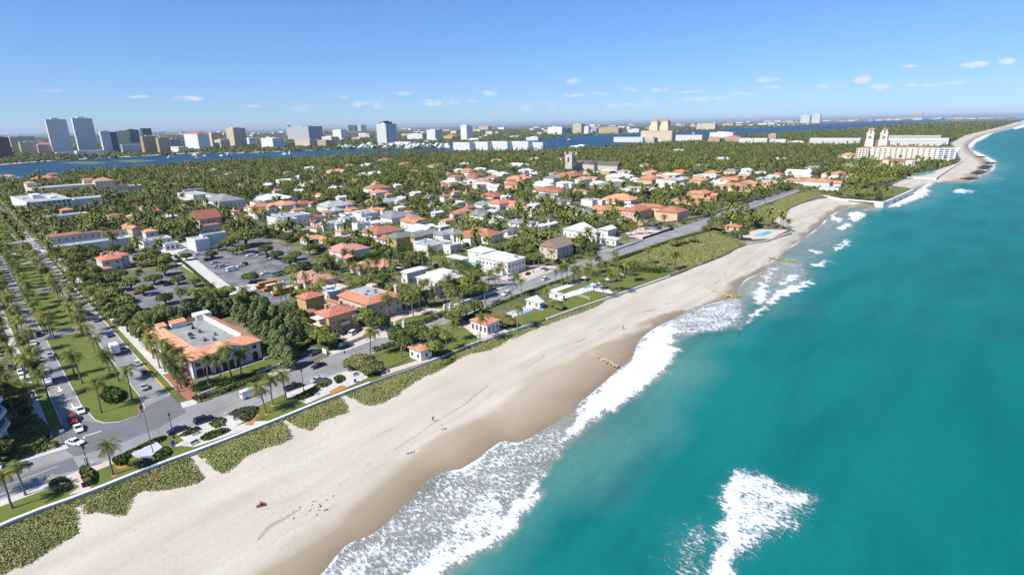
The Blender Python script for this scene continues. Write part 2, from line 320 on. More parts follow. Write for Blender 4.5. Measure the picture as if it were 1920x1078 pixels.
foam([(1562, 402), (1580, 412), (1575, 420), (1556, 408)], .8, 1); foam([(1528, 440), (1545, 420), (1560, 410), (1570, 430), (1545, 452)], .35, 3)
foam([(1658, 386), (1690, 372), (1718, 358), (1726, 352), (1745, 355), (1738, 368), (1715, 376), (1690, 386), (1670, 390)], .85, 3); foam([(1738, 344), (1752, 340), (1735, 356), (1728, 352)], .9, 1.5)
foam([(1780, 357), (1800, 354), (1830, 358), (1818, 363), (1790, 363)], .7, 2.5); foam([(1596, 392), (1640, 388), (1655, 390), (1650, 396), (1610, 400)], .4, 3)
foam([(1440, 500), (1460, 478), (1500, 448), (1530, 430), (1560, 402), (1600, 392), (1640, 392), (1620, 420), (1590, 450), (1560, 480), (1540, 500)], .30, 6)
foam([(1377, 880), (1384, 877), (1400, 881), (1440, 893), (1480, 905), (1505, 915), (1534, 935), (1522, 950), (1508, 968), (1500, 985), (1480, 1000), (1440, 1018), (1410, 1040), (1385, 1050), (1372, 1064), (1362, 1092), (1320, 1110), (1332, 1060), (1345, 1020), (1352, 990), (1351, 960), (1350, 925)], .72, 2.6)
foam([(1377, 882), (1386, 880), (1400, 900), (1395, 940), (1392, 980), (1385, 1030), (1372, 1064), (1362, 1100), (1320, 1110), (1332, 1060), (1345, 1020), (1352, 990), (1351, 960), (1350, 925)], 1., 1.5)
foam([(1262, 978), (1290, 972), (1345, 976), (1350, 1010), (1340, 1050), (1325, 1100), (1250, 1110), (1240, 1050), (1245, 1010)], .46, 3)
foam([(1820, 290), (1848, 298), (1860, 308), (1856, 320), (1845, 330), (1866, 318), (1868, 302), (1845, 290), (1826, 282)], .8, 3)
foam([(1813, 275), (1817, 268), (1831, 259), (1852, 250), (1866, 247), (1850, 258), (1830, 268), (1824, 278)], .8, 4); foam([(1850, 336), (1880, 333), (1878, 336)], .6, 4)
foam([(1895, 241), (1906, 237), (1925, 231), (1925, 238), (1905, 243)], .85, 8)
sa_ = levels(-150, 45000, 1.1, 1.02, 330); sb_ = [-v for v in levels(-300, 170, 1.1, 1.0, 0)][::-1]
sb_ = [-v for v in levels(170, 45000, 2, 1.07, 170)][::-1][:-1]+[v for v in np.arange(-170, 100, 1.1)]+[v for v in np.arange(100, 420, 4.)]
X, Y, fc = grid(sa_, sorted(sb_)); dW = sd(X, Y, WLW); fo = np.zeros(len(X))
WX, WY = X.copy(), Y.copy(); s_ = (Y < 700) & (dW > -20) & (dW < 160); iw = np.nonzero(s_)[0]
wn_ = np.array([(mnoise.noise((a*.22, b_*.22, 0))*2.2+mnoise.noise((a*.6, b_*.6, 4))*1., mnoise.noise((a*.22, b_*.22, 9))*2.2+mnoise.noise((a*.6, b_*.6, 14))*1., mnoise.noise((a*.12, b_*.3, 21)))  for a, b_ in zip(X[iw], Y[iw])]); wk = np.clip(.4+np.hypot(X[iw], Y[iw])/250, .6, 2.2); WX[iw] += wn_[:, 0]*wk; WY[iw] += wn_[:, 1]*wk; DM = np.ones(len(X)); DM[iw] = 1+.28*wn_[:, 2]
for pl, dens, fe in FOAM:
    bx = np.array(pl); sel = (X > bx[:, 0].min()-fe) & (X < bx[:, 0].max()+fe) & (Y > bx[:, 1].min()-fe) & (Y < bx[:, 1].max()+fe)
    if not sel.any(): continue
    x_, y_ = WX[sel], WY[sel]; ins = inpoly(x_, y_, pl); dd = pdist(x_, y_, pl+[pl[0]]); fo[sel] = np.maximum(fo[sel], dens*np.clip(.5+np.where(ins, 1, -1)*dd/(2.6*fe), 0, 1)*DM[sel])
near = np.clip(1-dW/(1.5+np.hypot(X, Y)*.006), 0, 1)*(dW > -6); fo = np.maximum(fo, near*(.62+.2*np.sin(X*.11+Y*.07)))
amb = AB(X, Y)[0]
zz = SEAZ+.35*np.clip(fo-.5, 0, 1)+.10*np.sin(X*.16-Y*.05)*np.clip(dW/20, 0, 1)+.08*np.sin(X*.1+Y*.09)*np.clip(dW/20, 0, 1); zz = np.where(dW < 3, SEAZ+(zz-SEAZ)*np.clip(dW/3, 0, 1), zz)
keep = dW[fc].max(1) > -4
sv, sf, sa = submesh(np.stack([X, Y, zz], 1), fc, keep, {'foam': fo, 'off': np.clip(dW, 0, 3000)})
SEA, N, Lk, B = nodes('sea_water'); T = NT(N, Lk); off = T.attr('off'); fm = T.attr('foam')
off2 = T.m('ADD', off, T.m('MULTIPLY', T.m('SUBTRACT', T.noise(.03, 5), .5), 30))
c = T.mix(T.rng(off2, -2, 10), (.25, .24, .19), (.10, .23, .20)); c = T.mix(T.rng(off2, 6, 34), c, (.008, .165, .155)); c = T.mix(T.rng(off2, 30, 120), c, (.001, .140, .125)); c = T.mix(T.rng(off2, 120, 700), c, (.001, .085, .108))
c = T.mix(T.m('MULTIPLY', T.rng(fm, .12, .5), T.rng(off2, 8, 40, .9, 0)), c, (.27, .255, .20)); c = T.mix(T.rng(T.noise(.06, 5, T.rot(ANG, 4, 1)), .45, .75, 0, .5), c, (.001, .070, .078))
wv = T.vm('ADD', T.tc, T.vm('MULTIPLY', T.vm('SUBTRACT', T.noisec(.35), (.5, .5, .5)), (3.2, 3.2, 0)))
lace = T.rng(T.m('ABSOLUTE', T.m('SUBTRACT', T.noise(.7, 4, T.rot(ANG, 1, 1.6), .6, 1.), .5)), 0, .085, 1, 0); lace2 = T.m('MAXIMUM', T.rng(T.m('ABSOLUTE', T.m('SUBTRACT', T.noise(1.5, 3, None, .6, .8), .5)), 0, .07, .9, 0), T.rng(T.vor(.5, wv), 0, .16, .8, 0)); fine = T.noise(1.5, 6, T.rot(ANG, 1., 2.2), .65)
pat = T.m('ADD', T.m('MULTIPLY', T.m('MAXIMUM', lace, lace2), .40), T.m('MULTIPLY', T.rng(fine, .3, .7), .6)); big = T.m('MULTIPLY', T.m('SUBTRACT', T.noise(.11, 4), .5), .25)
fv = T.m('ADD', T.m('ADD', pat, T.m('MULTIPLY', fm, 1.12)), big)
mask = T.m('MULTIPLY', T.rng(fv, .98, 1.28), T.rng(fm, .06, .22))
thin = T.m('MULTIPLY', T.rng(fm, .1, .9, 0, .5), T.noise(.3, 5))
c = T.mix(thin, c, T.mix(T.rng(off2, 20, 45), (.42, .44, .38), (.06, .33, .33))); Lk.new(T.mix(mask, c, T.mix(T.rng(T.noise(1.3, 6, None, .7), .35, .65), (.52, .56, .57), (.74, .76, .77))), B.inputs['Base Color'])
Lk.new(T.rng(mask, 0, 1, .35, .8), B.inputs['Roughness']); B.inputs['Specular IOR Level'].default_value = .08; B.inputs['IOR'].default_value = 1.33
rip = T.m('ADD', T.m('MULTIPLY', T.noise(.45, 6, T.rot(ANG, 2.2, 1)), .5), T.m('ADD', T.noise(.10, 3, T.rot(ANG, 3, 1)), T.m('MULTIPLY', mask, .25))); T.bump(rip, .8, B)
o = link('sea', npmesh('sea', sv, sf, SEA, attrs=sa, smoothf=True)); tag(o, kind='structure')
# --- island and mainland
LAGN = [(-900, 412), (-300, 364), (-60, 346), (0, 340), (100, 329), (240, 319), (400, 307), (520, 302), (640, 296), (770, 289), (900, 287), (1010, 284), (1100, 279), (1190, 274), (1270, 266), (1311, 260), (1380, 257), (1440, 252), (1565, 245), (1640, 238), (1700, 232), (1760, 226.5), (1830, 221.5), (1880, 219)]
LAGF = [(-900, 372), (-300, 330), (-40, 313), (80, 304), (200, 297), (280, 292), (360, 288.5), (480, 287), (620, 281), (700, 281), (790, 279), (850, 275), (998, 261.5), (1085, 255), (1200, 250.5), (1263, 248), (1336, 244), (1440, 239.5), (1565, 231.5), (1665, 226.5), (1740, 223), (1800, 220.5), (1850, 218.8)]
GRD, N, Lk, B = nodes('island_ground'); T = NT(N, Lk)
g = T.mix(T.rng(T.noise(.05, 6), .40, .60), (.075, .095, .022), (.16, .15, .07)); g = T.mix(T.rng(T.noise(.12, 5), .58, .66), g, (.30, .26, .20))
Lk.new(g, B.inputs['Base Color']); B.inputs['Roughness'].default_value = .95
ISL = LEW+[P(x, y) for x, y in LAGN[::-1]]; a0 = LEW[0]
ISL = [(a0[0]-U[0]*300, a0[1]-U[1]*300)]+ISL
def tile(name, poly, z0, z1, m):
    b = MB(); b.prism(poly, z0, z1); o = b.build(name, m); return tag(o, kind='structure')
tile('island_ground', ISL, -6, 0, GRD)
MLG, N, Lk, B = nodes('mainland_ground'); T = NT(N, Lk)
g = T.mix(T.rng(T.noise(.006, 8), .42, .58), (.045, .065, .025), (.12, .12, .09)); g = T.mix(T.rng(T.noise(.012, 8), .54, .62), g, (.36, .34, .31)); Lk.new(g, B.inputs['Base Color']); B.inputs['Roughness'].default_value = .95
mf = [P(x, y) for x, y in LAGF]; tile('mainland_ground', [(-45000, mf[0][1])]+mf+[(mf[-1][0]+20000, mf[-1][1]+22000), (30000, 60000), (-45000, 60000)], -6, 0, MLG)
LAG, N, Lk, B = nodes('lagoon_water'); T = NT(N, Lk)
Lk.new(T.mix(T.rng(T.noise(.01, 6, T.rot(ANG, 1, 5)), .4, .6), (.006, .042, .085), (.010, .062, .115)), B.inputs['Base Color']); B.inputs['Roughness'].default_value = .45; B.inputs['Specular IOR Level'].default_value = .15; T.bump(T.noise(.15, 4), .3, B)
b = MB(); q = [P(x, y) for x, y in LAGN]; r = [P(x, y+0.) for x, y in LAGF]
q2 = [(x+30, y-30) for x, y in q]; r2 = [(x-200, y+200) for x, y in r]; poly = q2+[(q[-1][0]+25000, q[-1][1]+26000)]+r2[::-1]; b.add([(x, y, -1.) for x, y in poly], [tuple(range(len(poly)))]); tag(b.build('lagoon', LAG), kind='structure')
SHOAL = mat('shoal_sand', (.12, .14, .06), .9, .3, .02)
for pl in ([(105, 306), (160, 303), (215, 305), (165, 308)], [(210, 303), (250, 300), (300, 301), (255, 305)]):
    b = MB(); b.add([(x, y, -.85) for x, y in PZ(pl, -1)], [(0, 1, 2, 3)]); tag(b.build('shoal', SHOAL), kind='structure')
sheet('seawall_promenade', [(-10, 311), (80, 303), (200, 296.5), (360, 288), (480, 286.3), (620, 280.5), (620, 279.3), (480, 285), (360, 286.8), (200, 294.5), (80, 300.5), (-10, 307)], CONC, block=False)
# --- streets
EC = [(-60, 962), (0, 938), (90, 907), (150, 882), (209, 861), (309, 817), (400, 790), (428, 779), (485, 760), (534, 738), (585, 720), (656, 690), (664, 682), (700, 662), (748, 642), (778, 628), (840, 605), (877, 592), (960, 560), (1058, 520), (1105, 500), (1150, 484), (1263, 446), (1320, 428), (1352, 409), (1440, 380), (1478, 366), (1520, 353)]
WC = [(-60, 905), (0, 883), (54, 863), (129, 840), (342, 765), (400, 748), (450, 733), (480, 723), (560, 695), (619, 667), (656, 655), (714, 634), (744, 626), (762, 615), (798, 602), (843, 580), (877, 568), (917, 553), (976, 533), (1015, 516), (1056, 503), (1115, 481), (1173, 463), (1261, 430), (1318, 413), (1350, 400), (1431, 373), (1475, 361), (1515, 350)]
sheet('shore_road', EC+WC[::-1], ASPH)
def rp(c, t):                                  # the boulevard: c across (x+y)/1, t along its bearing
    k = 1/math.sqrt(2); return (c/2-t*k, c/2+t*k)
def strip(name, c0, c1, t0, t1, m, z=None): return sheet(name, [rp(c0, t0), rp(c1, t0), rp(c1, t1), rp(c0, t1)], m, z, world=True)
strip('boulevard', 10.5, 45.5, 168, 1500, ASPH)
sheet('junction_asphalt', [(104, 812), (150, 788), (178, 792), (222, 790), (262, 772), (272, 762), (320, 741), (350, 772), (300, 800), (209, 837), (140, 856), (118, 840)], ASPD, block=False)
sheet('road_repair', [(-60, 948), (0, 925), (90, 893), (150, 880), (136, 857), (54, 885), (0, 905), (-60, 925)], ASPD, block=False)
MED = [(152, 761), (79, 615), (36, 545), (21, 515), (-30, 425), (20, 425), (90, 512), (184, 648), (226, 700), (261, 744), (271, 758), (272, 768), (255, 780), (225, 790), (195, 793), (178, 788)]
MEDW = [rp(18, 188), rp(18, 1400), rp(36.5, 1400), rp(36.5, 182)]+[P(272, 766), P(258, 780), P(225, 791), P(195, 793), P(178, 787)]
KERB = CONC
def curb(name, w, m, hgt=.14, wd=.25, closed=True):
    b = MB(); n = len(w); rng = range(n if closed else n-1)
    for i in rng:
        p, q = w[i], w[(i+1) % n]; L = math.dist(p, q)
        if L < .05: continue
        b.box(p[0], p[1]-wd/2, -.02, p[0]+L+.05, p[1]+wd/2, hgt, 0, math.atan2(q[1]-p[1], q[0]-p[0]), p)
    return tag(b.build(name, m), kind='structure')
sheet('median_lawn', MEDW, LAWN, world=True); curb('median_kerb', MEDW, CONC)
for t in (262, 345, 430, 520):
    sheet('median_crossing', [rp(17.4, t), rp(37.1, t), rp(37.1, t+9), rp(17.4, t+9)], ASPH, .15, world=True, block=False)
for i, t in enumerate(np.arange(188, 262, 15)): pass
strip('verge', 46, 48.4, 178, 1500, LAWN); strip('sidewalk', 48.5, 52.8, 179, 1500, CONC); strip('verge', 6.5, 10, 176, 1500, LAWN); strip('sidewalk', 3, 6.4, 172, 1500, CONC)
curb('yellow_kerb', [rp(45.8, 176), rp(45.8, 208)], YEL, .15, .3, False); curb('kerb', [rp(45.8, 209), rp(45.8, 600)], CONC, .15, .3, False); curb('kerb', [rp(10.2, 178), rp(10.2, 600)], CONC, .15, .3, False)
curb('kerb', [P(*p) for p in EC], CONC, .14, .3, False); curb('kerb', [P(*p) for p in WC[:4]], CONC, .14, .3, False); curb('kerb', [P(*p) for p in WC[5:9]], CONC, .14, .3, False); curb('kerb', [P(*p) for p in WC[9:]], CONC, .14, .3, False)
# west pavement and verges of the shore road
sheet('sidewalk', [(342, 765), (370, 757), (450, 727), (480, 716), (556, 690), (552, 684), (478, 709), (445, 720), (366, 747), (338, 755)], CONC, block=False)
sheet('verge', [(366, 747), (445, 720), (500, 700), (512, 706), (480, 716), (450, 727), (370, 757)], LAWN)
sheet('sidewalk', [(54, 863), (129, 840), (124, 832), (48, 855)], CONC); sheet('sidewalk', [(-60, 905), (0, 883), (54, 863), (50, 856), (-4, 875), (-60, 896)], CONC)
sheet('sidewalk', [(619, 667), (656, 655), (722, 629), (718, 623), (652, 648), (612, 661)], CONC)
sheet('sidewalk', [(843, 580), (917, 553), (976, 533), (1015, 516), (1056, 503), (1052, 499), (1010, 511), (970, 528), (912, 548), (838, 575)], CONC)
# strip between road and seawall
ip = lambda px: [P(*p) for p in px]
ESTRIP = EC[:13]+[(700, 680), (714, 706), (700, 712), (614, 743), (522, 781), (400, 829), (278, 873), (159, 921), (46, 961), (-60, 1009)]
sheet('seaside_lawn', ESTRIP, LAWN, block=True)
sheet('promenade', [(0, 938), (90, 907), (150, 882), (150, 890), (95, 914), (0, 950)], CONC, block=False)
sheet('promenade', [(150, 882), (209, 861), (216, 868), (158, 892), (160, 910), (172, 914), (158, 921), (128, 928), (150, 912), (128, 900)], PAV, block=False)
sheet('promenade', [(328, 812), (345, 826), (316, 840), (340, 836), (365, 838), (420, 820), (470, 802), (510, 789), (470, 790), (440, 800), (470, 783), (484, 768), (476, 762), (428, 779), (400, 789), (360, 800)], CONC, block=False)
sheet('promenade', [(534, 738), (585, 720), (656, 692), (672, 690), (690, 708), (660, 722), (612, 741), (575, 757), (560, 752), (590, 742), (590, 735), (560, 740), (536, 748)], CONC, block=False)
for px in ([(616, 735), (640, 722), (655, 726), (622, 740)], [(458, 797), (478, 783), (486, 772), (474, 798)], [(210, 866), (222, 866), (238, 876), (220, 880)], [(207, 894), (214, 886), (220, 890), (214, 896)], [(494, 776), (498, 773), (505, 775), (500, 780)], [(506, 760), (512, 756), (518, 760), (510, 764)]): sheet('mulch_bed', px, MULCH, block=False)
# markings
def paint(name, pts, wd=.14, m=LINE, z=.075):
    b = MB()
    for p, q in zip(pts[:-1], pts[1:]):
        L = math.dist(p, q); a = math.atan2(q[1]-p[1], q[0]-p[0]); k = (-math.sin(a)*wd/2, math.cos(a)*wd/2)
        b.add([(p[0]-k[0], p[1]-k[1], z), (q[0]-k[0], q[1]-k[1], z), (q[0]+k[0], q[1]+k[1], z), (p[0]+k[0], p[1]+k[1], z)], [(0, 1, 2, 3)])
    return tag(b.build(name, m), kind='structure')
cl = [(0, 903), (54, 882), (104, 864)]; cl2 = [(360, 784), (400, 771), (455, 748), (505, 731), (560, 709), (620, 688), (700, 652), (745, 634), (800, 613), (860, 587), (940, 558), (1000, 533)]
for dz in (-.18, .18):
    for c_ in (cl, cl2): w = [P(*p) for p in c_]; paint('centre_line', [(x+dz, y) for x, y in w], .13, YEL)
paint('lane_line', [P(0, 915), P(109, 874)], .16); paint('stop_line', [P(155, 819), P(190, 808)], .4)
paint('stop_line', [P(157, 822), P(160, 816)], .35)
for px in ((90, 893), (12, 922), (172, 865), (420, 775), (470, 757), (515, 741)):
    w = P(*px); paint('bay_marking', [XY(*np.add(AB(*w), (-1, 0))), XY(*np.add(AB(*w), (1, 0)))], .14); paint('bay_marking', [w, XY(*np.add(AB(*w), (0, -1)))], .14)
for c_, t_ in ((14, 205), (15.4, 188)):
    p = rp(c_, t_); b = MB(); b.add([(*rp(c_-.3, t_), .08), (*rp(c_+.3, t_), .08), (*rp(c_+.3, t_+3), .08), (*rp(c_-.3, t_+3), .08), (*rp(c_-1.2, t_), .08), (*rp(c_+1.2, t_), .08), (*rp(c_, t_-2), .08)], [(0, 1, 2, 3), (4, 6, 5)]); tag(b.build('arrow_marking', LINE), kind='structure')
# car parks, drives, lawns
sheet('parking_lot', [(215, 522), (262, 520), (300, 505), (330, 500), (384, 533), (412, 552), (362, 574), (330, 582), (285, 595), (240, 565), (228, 545)], ASPL)
sheet('parking_road', [(318, 478), (360, 470), (395, 508), (437, 538), (403, 548), (360, 512), (325, 492)], CONC)
sheet('parking_lot', [(330, 478), (352, 464), (430, 452), (480, 446), (540, 464), (590, 488), (604, 508), (545, 532), (500, 540), (437, 540), (395, 508), (362, 482)], ASPL, block=True)
sheet('parking_road', [(437, 538), (403, 548), (420, 558), (455, 546), (500, 541), (480, 532)], CONC)
sheet('bus_yard', [(455, 546), (500, 540), (545, 536), (548, 556), (520, 572), (500, 576), (440, 552)], ASPL)
sheet('verge', [(322, 490), (340, 498), (412, 545), (402, 549), (355, 522)], LAWN)
sheet('side_road', [(160, 497), (240, 480), (300, 458), (320, 470), (240, 492), (175, 507)], ASPH); sheet('parking_road', [(300, 470), (345, 455), (420, 445), (430, 452), (352, 466), (318, 480)], CONC)
sheet('front_lawn', [(360, 742), (372, 718), (425, 700), (510, 668), (535, 680), (480, 708), (420, 730)], LAWN)
sheet('garden_path', [(305, 703), (352, 688), (360, 716), (366, 744), (352, 752)], BRK); sheet('garden_path', [(272, 655), (284, 650), (350, 690), (340, 706)], BRK)
sheet('driveway', [(556, 690), (610, 664), (590, 650), (575, 655), (560, 672)], ASPD)
sheet('driveway', [(624, 640), (645, 624), (680, 600), (700, 603), (752, 624), (742, 634), (700, 634), (660, 650)], PAV)
sheet('garden_lawn', [(612, 636), (624, 640), (662, 650), (640, 656), (600, 640)], LAWN)
sheet('driveway', [(720, 600), (740, 585), (780, 578), (846, 580), (843, 587), (800, 588), (752, 598), (738, 604)], PAV)
sheet('garden_lawn', [(738, 604), (752, 598), (800, 588), (836, 587), (790, 604), (760, 614)], LAWN)
sheet('garden_lawn', [(704, 664), (760, 645), (770, 672), (716, 694)], LAWN); sheet('garden_path', [(714, 697), (812, 668), (820, 672), (716, 706)], PAV)
sheet('garden_lawn', [(800, 640), (868, 612), (905, 640), (845, 664), (800, 660)], LAWN); sheet('terrace', [(868, 612), (905, 600), (955, 622), (905, 641)], PAV)
sheet('garden_lawn', [(940, 600), (958, 590), (1010, 572), (1065, 583), (970, 616)], LAWN); sheet('pool_deck', [(948, 588), (990, 572), (1000, 580), (960, 596)], CONC)
sheet('garden_lawn', [(1030, 578), (1060, 562), (1100, 545), (1140, 556), (1080, 580)], LAWN); sheet('pool_deck', [(1028, 545), (1060, 535), (1120, 528), (1142, 540), (1150, 552), (1110, 545), (1054, 562), (1030, 556)], W_WHITE)
sheet('swimming_pool', [(1068, 543), (1086, 535), (1112, 532), (1106, 540), (1090, 541), (1082, 546)], POOL); sheet('garden_lawn', [(1120, 540), (1200, 506), (1222, 504), (1252, 514), (1165, 546)], LAWN)
sheet('garden_lawn', [(990, 570), (1030, 552), (1120, 520), (1180, 495), (1195, 502), (1120, 530), (1000, 572)], LAWN)
sheet('garden_lawn', [(1320, 455), (1350, 445), (1385, 452), (1392, 460), (1350, 458)], LAWN); sheet('pool_deck', [(1388, 440), (1425, 430), (1478, 432), (1445, 448), (1400, 450)], PAV); sheet('swimming_pool', [(1412, 442), (1440, 434), (1452, 436), (1428, 444)], POOL)
sheet('motor_court', [(1180, 445), (1172, 437), (1210, 424), (1250, 430), (1258, 434), (1205, 452)], PAV); sheet('side_street', [(1080, 452), (1095, 449), (1155, 470), (1142, 476)], ASPH); sheet('side_street', [(1140, 415), (1160, 411), (1262, 430), (1250, 436)], ASPH)
sheet('side_street', [(855, 516), (880, 512), (976, 532), (960, 546)], ASPH); sheet('driveway', [(935, 522), (1000, 498), (1050, 500), (980, 528), (950, 528)], PAV); sheet('swimming_pool', [(868, 494), (880, 490), (900, 496), (888, 500)], POOL); sheet('pool_deck', [(860, 498), (876, 487), (905, 494), (900, 502)], PAV, LZ[0]-.01)
sheet('club_lawn', [(1560, 368), (1600, 355), (1700, 352), (1712, 357), (1655, 372), (1590, 371)], LAWN); sheet('hotel_terrace', [(1700, 328), (1750, 322), (1790, 308), (1803, 303), (1758, 334), (1715, 334)], PAV); sheet('swimming_pool', [(1712, 327), (1750, 321), (1756, 326), (1718, 331)], POOL)
sheet('golf_lawn', [(1100, 300), (1250, 296), (1400, 294), (1400, 298), (1250, 302), (1110, 304)], LAWN, block=False)
sheet('shop_car_park', [(20, 440), (60, 430), (110, 470), (60, 480)], CONC)
# dune vegetation
DUNES = [[(-80, 1060), (0, 990), (130, 948), (152, 948), (150, 985), (145, 1000), (100, 1022), (60, 1050), (0, 1076), (-60, 1110)], [(158, 938), (260, 897), (356, 860), (380, 880), (386, 897), (345, 912), (290, 920), (255, 925), (243, 962), (215, 968), (180, 962), (154, 966), (150, 950)],
         [(372, 852), (450, 820), (532, 790), (546, 806), (548, 824), (500, 838), (460, 855), (430, 884), (405, 885), (385, 868)], [(546, 782), (610, 757), (640, 744), (652, 758), (656, 772), (625, 782), (600, 790), (585, 806), (565, 805), (545, 795)],
         [(648, 740), (715, 713), (770, 696), (830, 671), (890, 647), (940, 632), (962, 626), (945, 648), (905, 660), (870, 668), (840, 688), (800, 705), (760, 728), (740, 745), (690, 762), (665, 752)], [(962, 624), (1012, 606), (1065, 587), (1075, 592), (1040, 604), (1005, 618), (968, 634), (955, 640)], [(1066, 584), (1130, 562), (1138, 565), (1085, 590), (1068, 592)],
         [(1105, 508), (1160, 492), (1200, 474), (1262, 448), (1322, 431), (1350, 440), (1392, 456), (1362, 478), (1331, 490), (1300, 500), (1272, 510), (1240, 505), (1190, 500), (1130, 512)], [(1385, 410), (1440, 384), (1478, 369), (1522, 356), (1548, 366), (1487, 386), (1470, 400), (1445, 414), (1418, 422), (1390, 420)]]
for di, pl in enumerate(DUNES):
    w = smooth([P(x, y, -.8 if di < 7 else 0) for x, y in pl+[pl[0]]], 2)[:-1]; ar = np.array(w); c0 = ar.min(0); c1 = ar.max(0)
    area = abs(sum(w[i][0]*w[(i+1) % len(w)][1]-w[(i+1) % len(w)][0]*w[i][1] for i in range(len(w))))/2
    n = int(min(60000, area*95)); x = NR.uniform(c0[0]-4, c1[0]+4, n*4); y = NR.uniform(c0[1]-4, c1[1]+4, n*4); k = inpoly(x, y, w)
    if di < 7: q_ = sd(x, y, LEW); k = (k & (q_ > .35)) | (inpoly(x-V[0]*3.2, y-V[1]*3.2, w) & (q_ > .35) & (q_ < 6))
    x, y = x[k][:n], y[k][:n]; e = pdist(x, y, w+[w[0]])
    if di < 7: e = np.maximum(e, np.clip(3.5-sd(x, y, LEW), 0, 3))
    k = (e > 1.1*NR.rand(len(e))**2+1.3*np.array([max(0, mnoise.noise((a*.35, b_*.35, di))) for a, b_ in zip(x, y)]))
    x, y, e = x[k], y[k], e[k]; k = NR.rand(len(e)) < .25+e/2.; x, y, e = x[k], y[k], e[k]; hh = (.08+np.clip(e*.10, 0, .38))*(.75+.5*NR.rand(len(e)))
    if di < 7: z0 = -.62-1.05*np.clip(sd(x, y, LEW)/22, 0, 1)
    else: z0 = np.where(sd(x, y, LEW) > -1, -.9, 0.)
    an = NR.uniform(0, 6.28, len(x)); s = NR.uniform(.07, .16, len(x))*(1 if di < 7 else 1.5); tx, ty = np.cos(an)*s, np.sin(an)*s; ax, ay = -np.sin(an)*s*.8, np.cos(an)*s*.8; tl = NR.uniform(-.2, .25, len(x))
    top = z0+hh
    top = z0+hh*np.sqrt(NR.rand(len(x))); ax, ay = ax*1.4, ay*1.4; rs = np.abs(tl)*.8
    v = np.stack([np.stack([x-tx, y-ty, top-rs], 1), np.stack([x+tx, y+ty, top-rs*.4], 1), np.stack([x+tx+ax, y+ty+ay, top+rs], 1), np.stack([x-tx+ax, y-ty+ay, top+rs*.5], 1)], 1).reshape(-1, 3)
    tag(link('dune_grass', npmesh('dune_grass', v, np.arange(len(v)).reshape(-1, 4), DUNG, attrs={'tint': ('FACE', NR.rand(len(x))*.3)})), kind='stuff'); 
    if di >= 7: BLOCK.append(w)
# ================================================ TREES
def palm_parts(seed, Hh=9., nf=22, L=3.5, lean=1.2):
    r = random.Random(seed); a = r.uniform(0, 6.28); pts = []; rs = []
    for i in range(8):
        t = i/7; k = lean*t*t; pts.append((math.cos(a)*k, math.sin(a)*k, Hh*t-.15*(i == 0))); rs.append(.24-.10*t+(.12 if i == 0 else 0))
    tb = MB(); tb.tube(pts, rs, 6); top = Vector(pts[-1]); b = MB()
    for i in range(nf):
        az = i*2.399+r.uniform(-.3, .3); el = math.radians(72-118*((i+.5)/nf)**.9)+r.uniform(-.1, .1); l = L*r.uniform(.85, 1.1)*(.8 if el < -.3 else 1); old = 1 if el < -.35 and r.random() < .7 else 0
        d = Vector((math.cos(az), math.sin(az), 0)); p = top.copy(); e = el; pr = []; n = 6
        for k in range(n+1):
            pr.append(p.copy()); p = p+(d*math.cos(e)+Vector((0, 0, math.sin(e))))*l/n; e -= (.20+.16*(k/n))*(1.25 if el > .3 else .9)
        sd_ = Vector((-d.y, d.x, 0)); tw = r.uniform(-.25, .25)
        for k in range(n):
            p0, p1 = pr[k], pr[k+1]; ax = (p1-p0)
            for hf in (0, .5):
                q = p0+ax*hf; t = (k+hf)/n; ln = L*.235*math.sin(math.pi*min(1, (t*.86+.14)))**.6+.05; wq = ax*.36
                for s in (-1, 1):
                    tip = q+sd_*s*ln*.86+ax*.45+Vector((0, 0, -ln*(.42+.2*tw*s)))
                    m = [tuple(q), tuple(q+wq), tuple(tip+wq*.35), tuple(tip)]
                    b.add(m, [(0, 1, 2, 3)], old)
    for i in range(7):
        az = r.uniform(0, 6.28); q = top+Vector((math.cos(az)*.3, math.sin(az)*.3, -.3)); b.add([tuple(q+Vector(v)*.17) for v in ((1, 0, 0), (0, 1, 0), (-1, 0, 0), (0, -1, 0), (0, 0, 1), (0, 0, -1))], [(0, 1, 4), (1, 2, 4), (2, 3, 4), (3, 0, 4), (1, 0, 5), (2, 1, 5), (3, 2, 5), (0, 3, 5)], 1)
    return tb.mesh('trunk', TRUNK), b.mesh('crown', [FROND, FRONY])
PALMS = [palm_parts(s, h, nf, L, ln) for s, h, nf, L, ln in ((1, 9, 24, 3.7, 1.0), (2, 10, 22, 3.9, 1.8), (3, 8, 20, 3.4, .6), (4, 9.5, 26, 3.6, 2.4), (5, 8.5, 18, 3.3, .3), (6, 7.5, 24, 3.8, .9))]
NP = [0]; EXTRA = []
def palm(x, y, h=None, z=0., kind=None, rz=None, label=None, group=None, noun='coconut palm'):
    if NP[0] >= 297: EXTRA.append((x, y)); return
    k = R.randrange(len(PALMS)) if kind is None else kind; t, c = PALMS[k]; base = (9, 10, 8, 9.5, 8.5, 7.5)[k]; h = h or base*R.uniform(.85, 1.1); s = h/base
    o = empty('palm_tree', (x, y, z), R.uniform(0, 6.28) if rz is None else rz); o.scale = ((s+1)/2, (s+1)/2, s)
    link('trunk', t, o); link('crown', c, o); NP[0] += 1; pend(o, noun, x, y, 'palm tree', group or 'coconut palms around the town'); TREEPT.append((x, y, 2.4)); return o
TREEPT = []
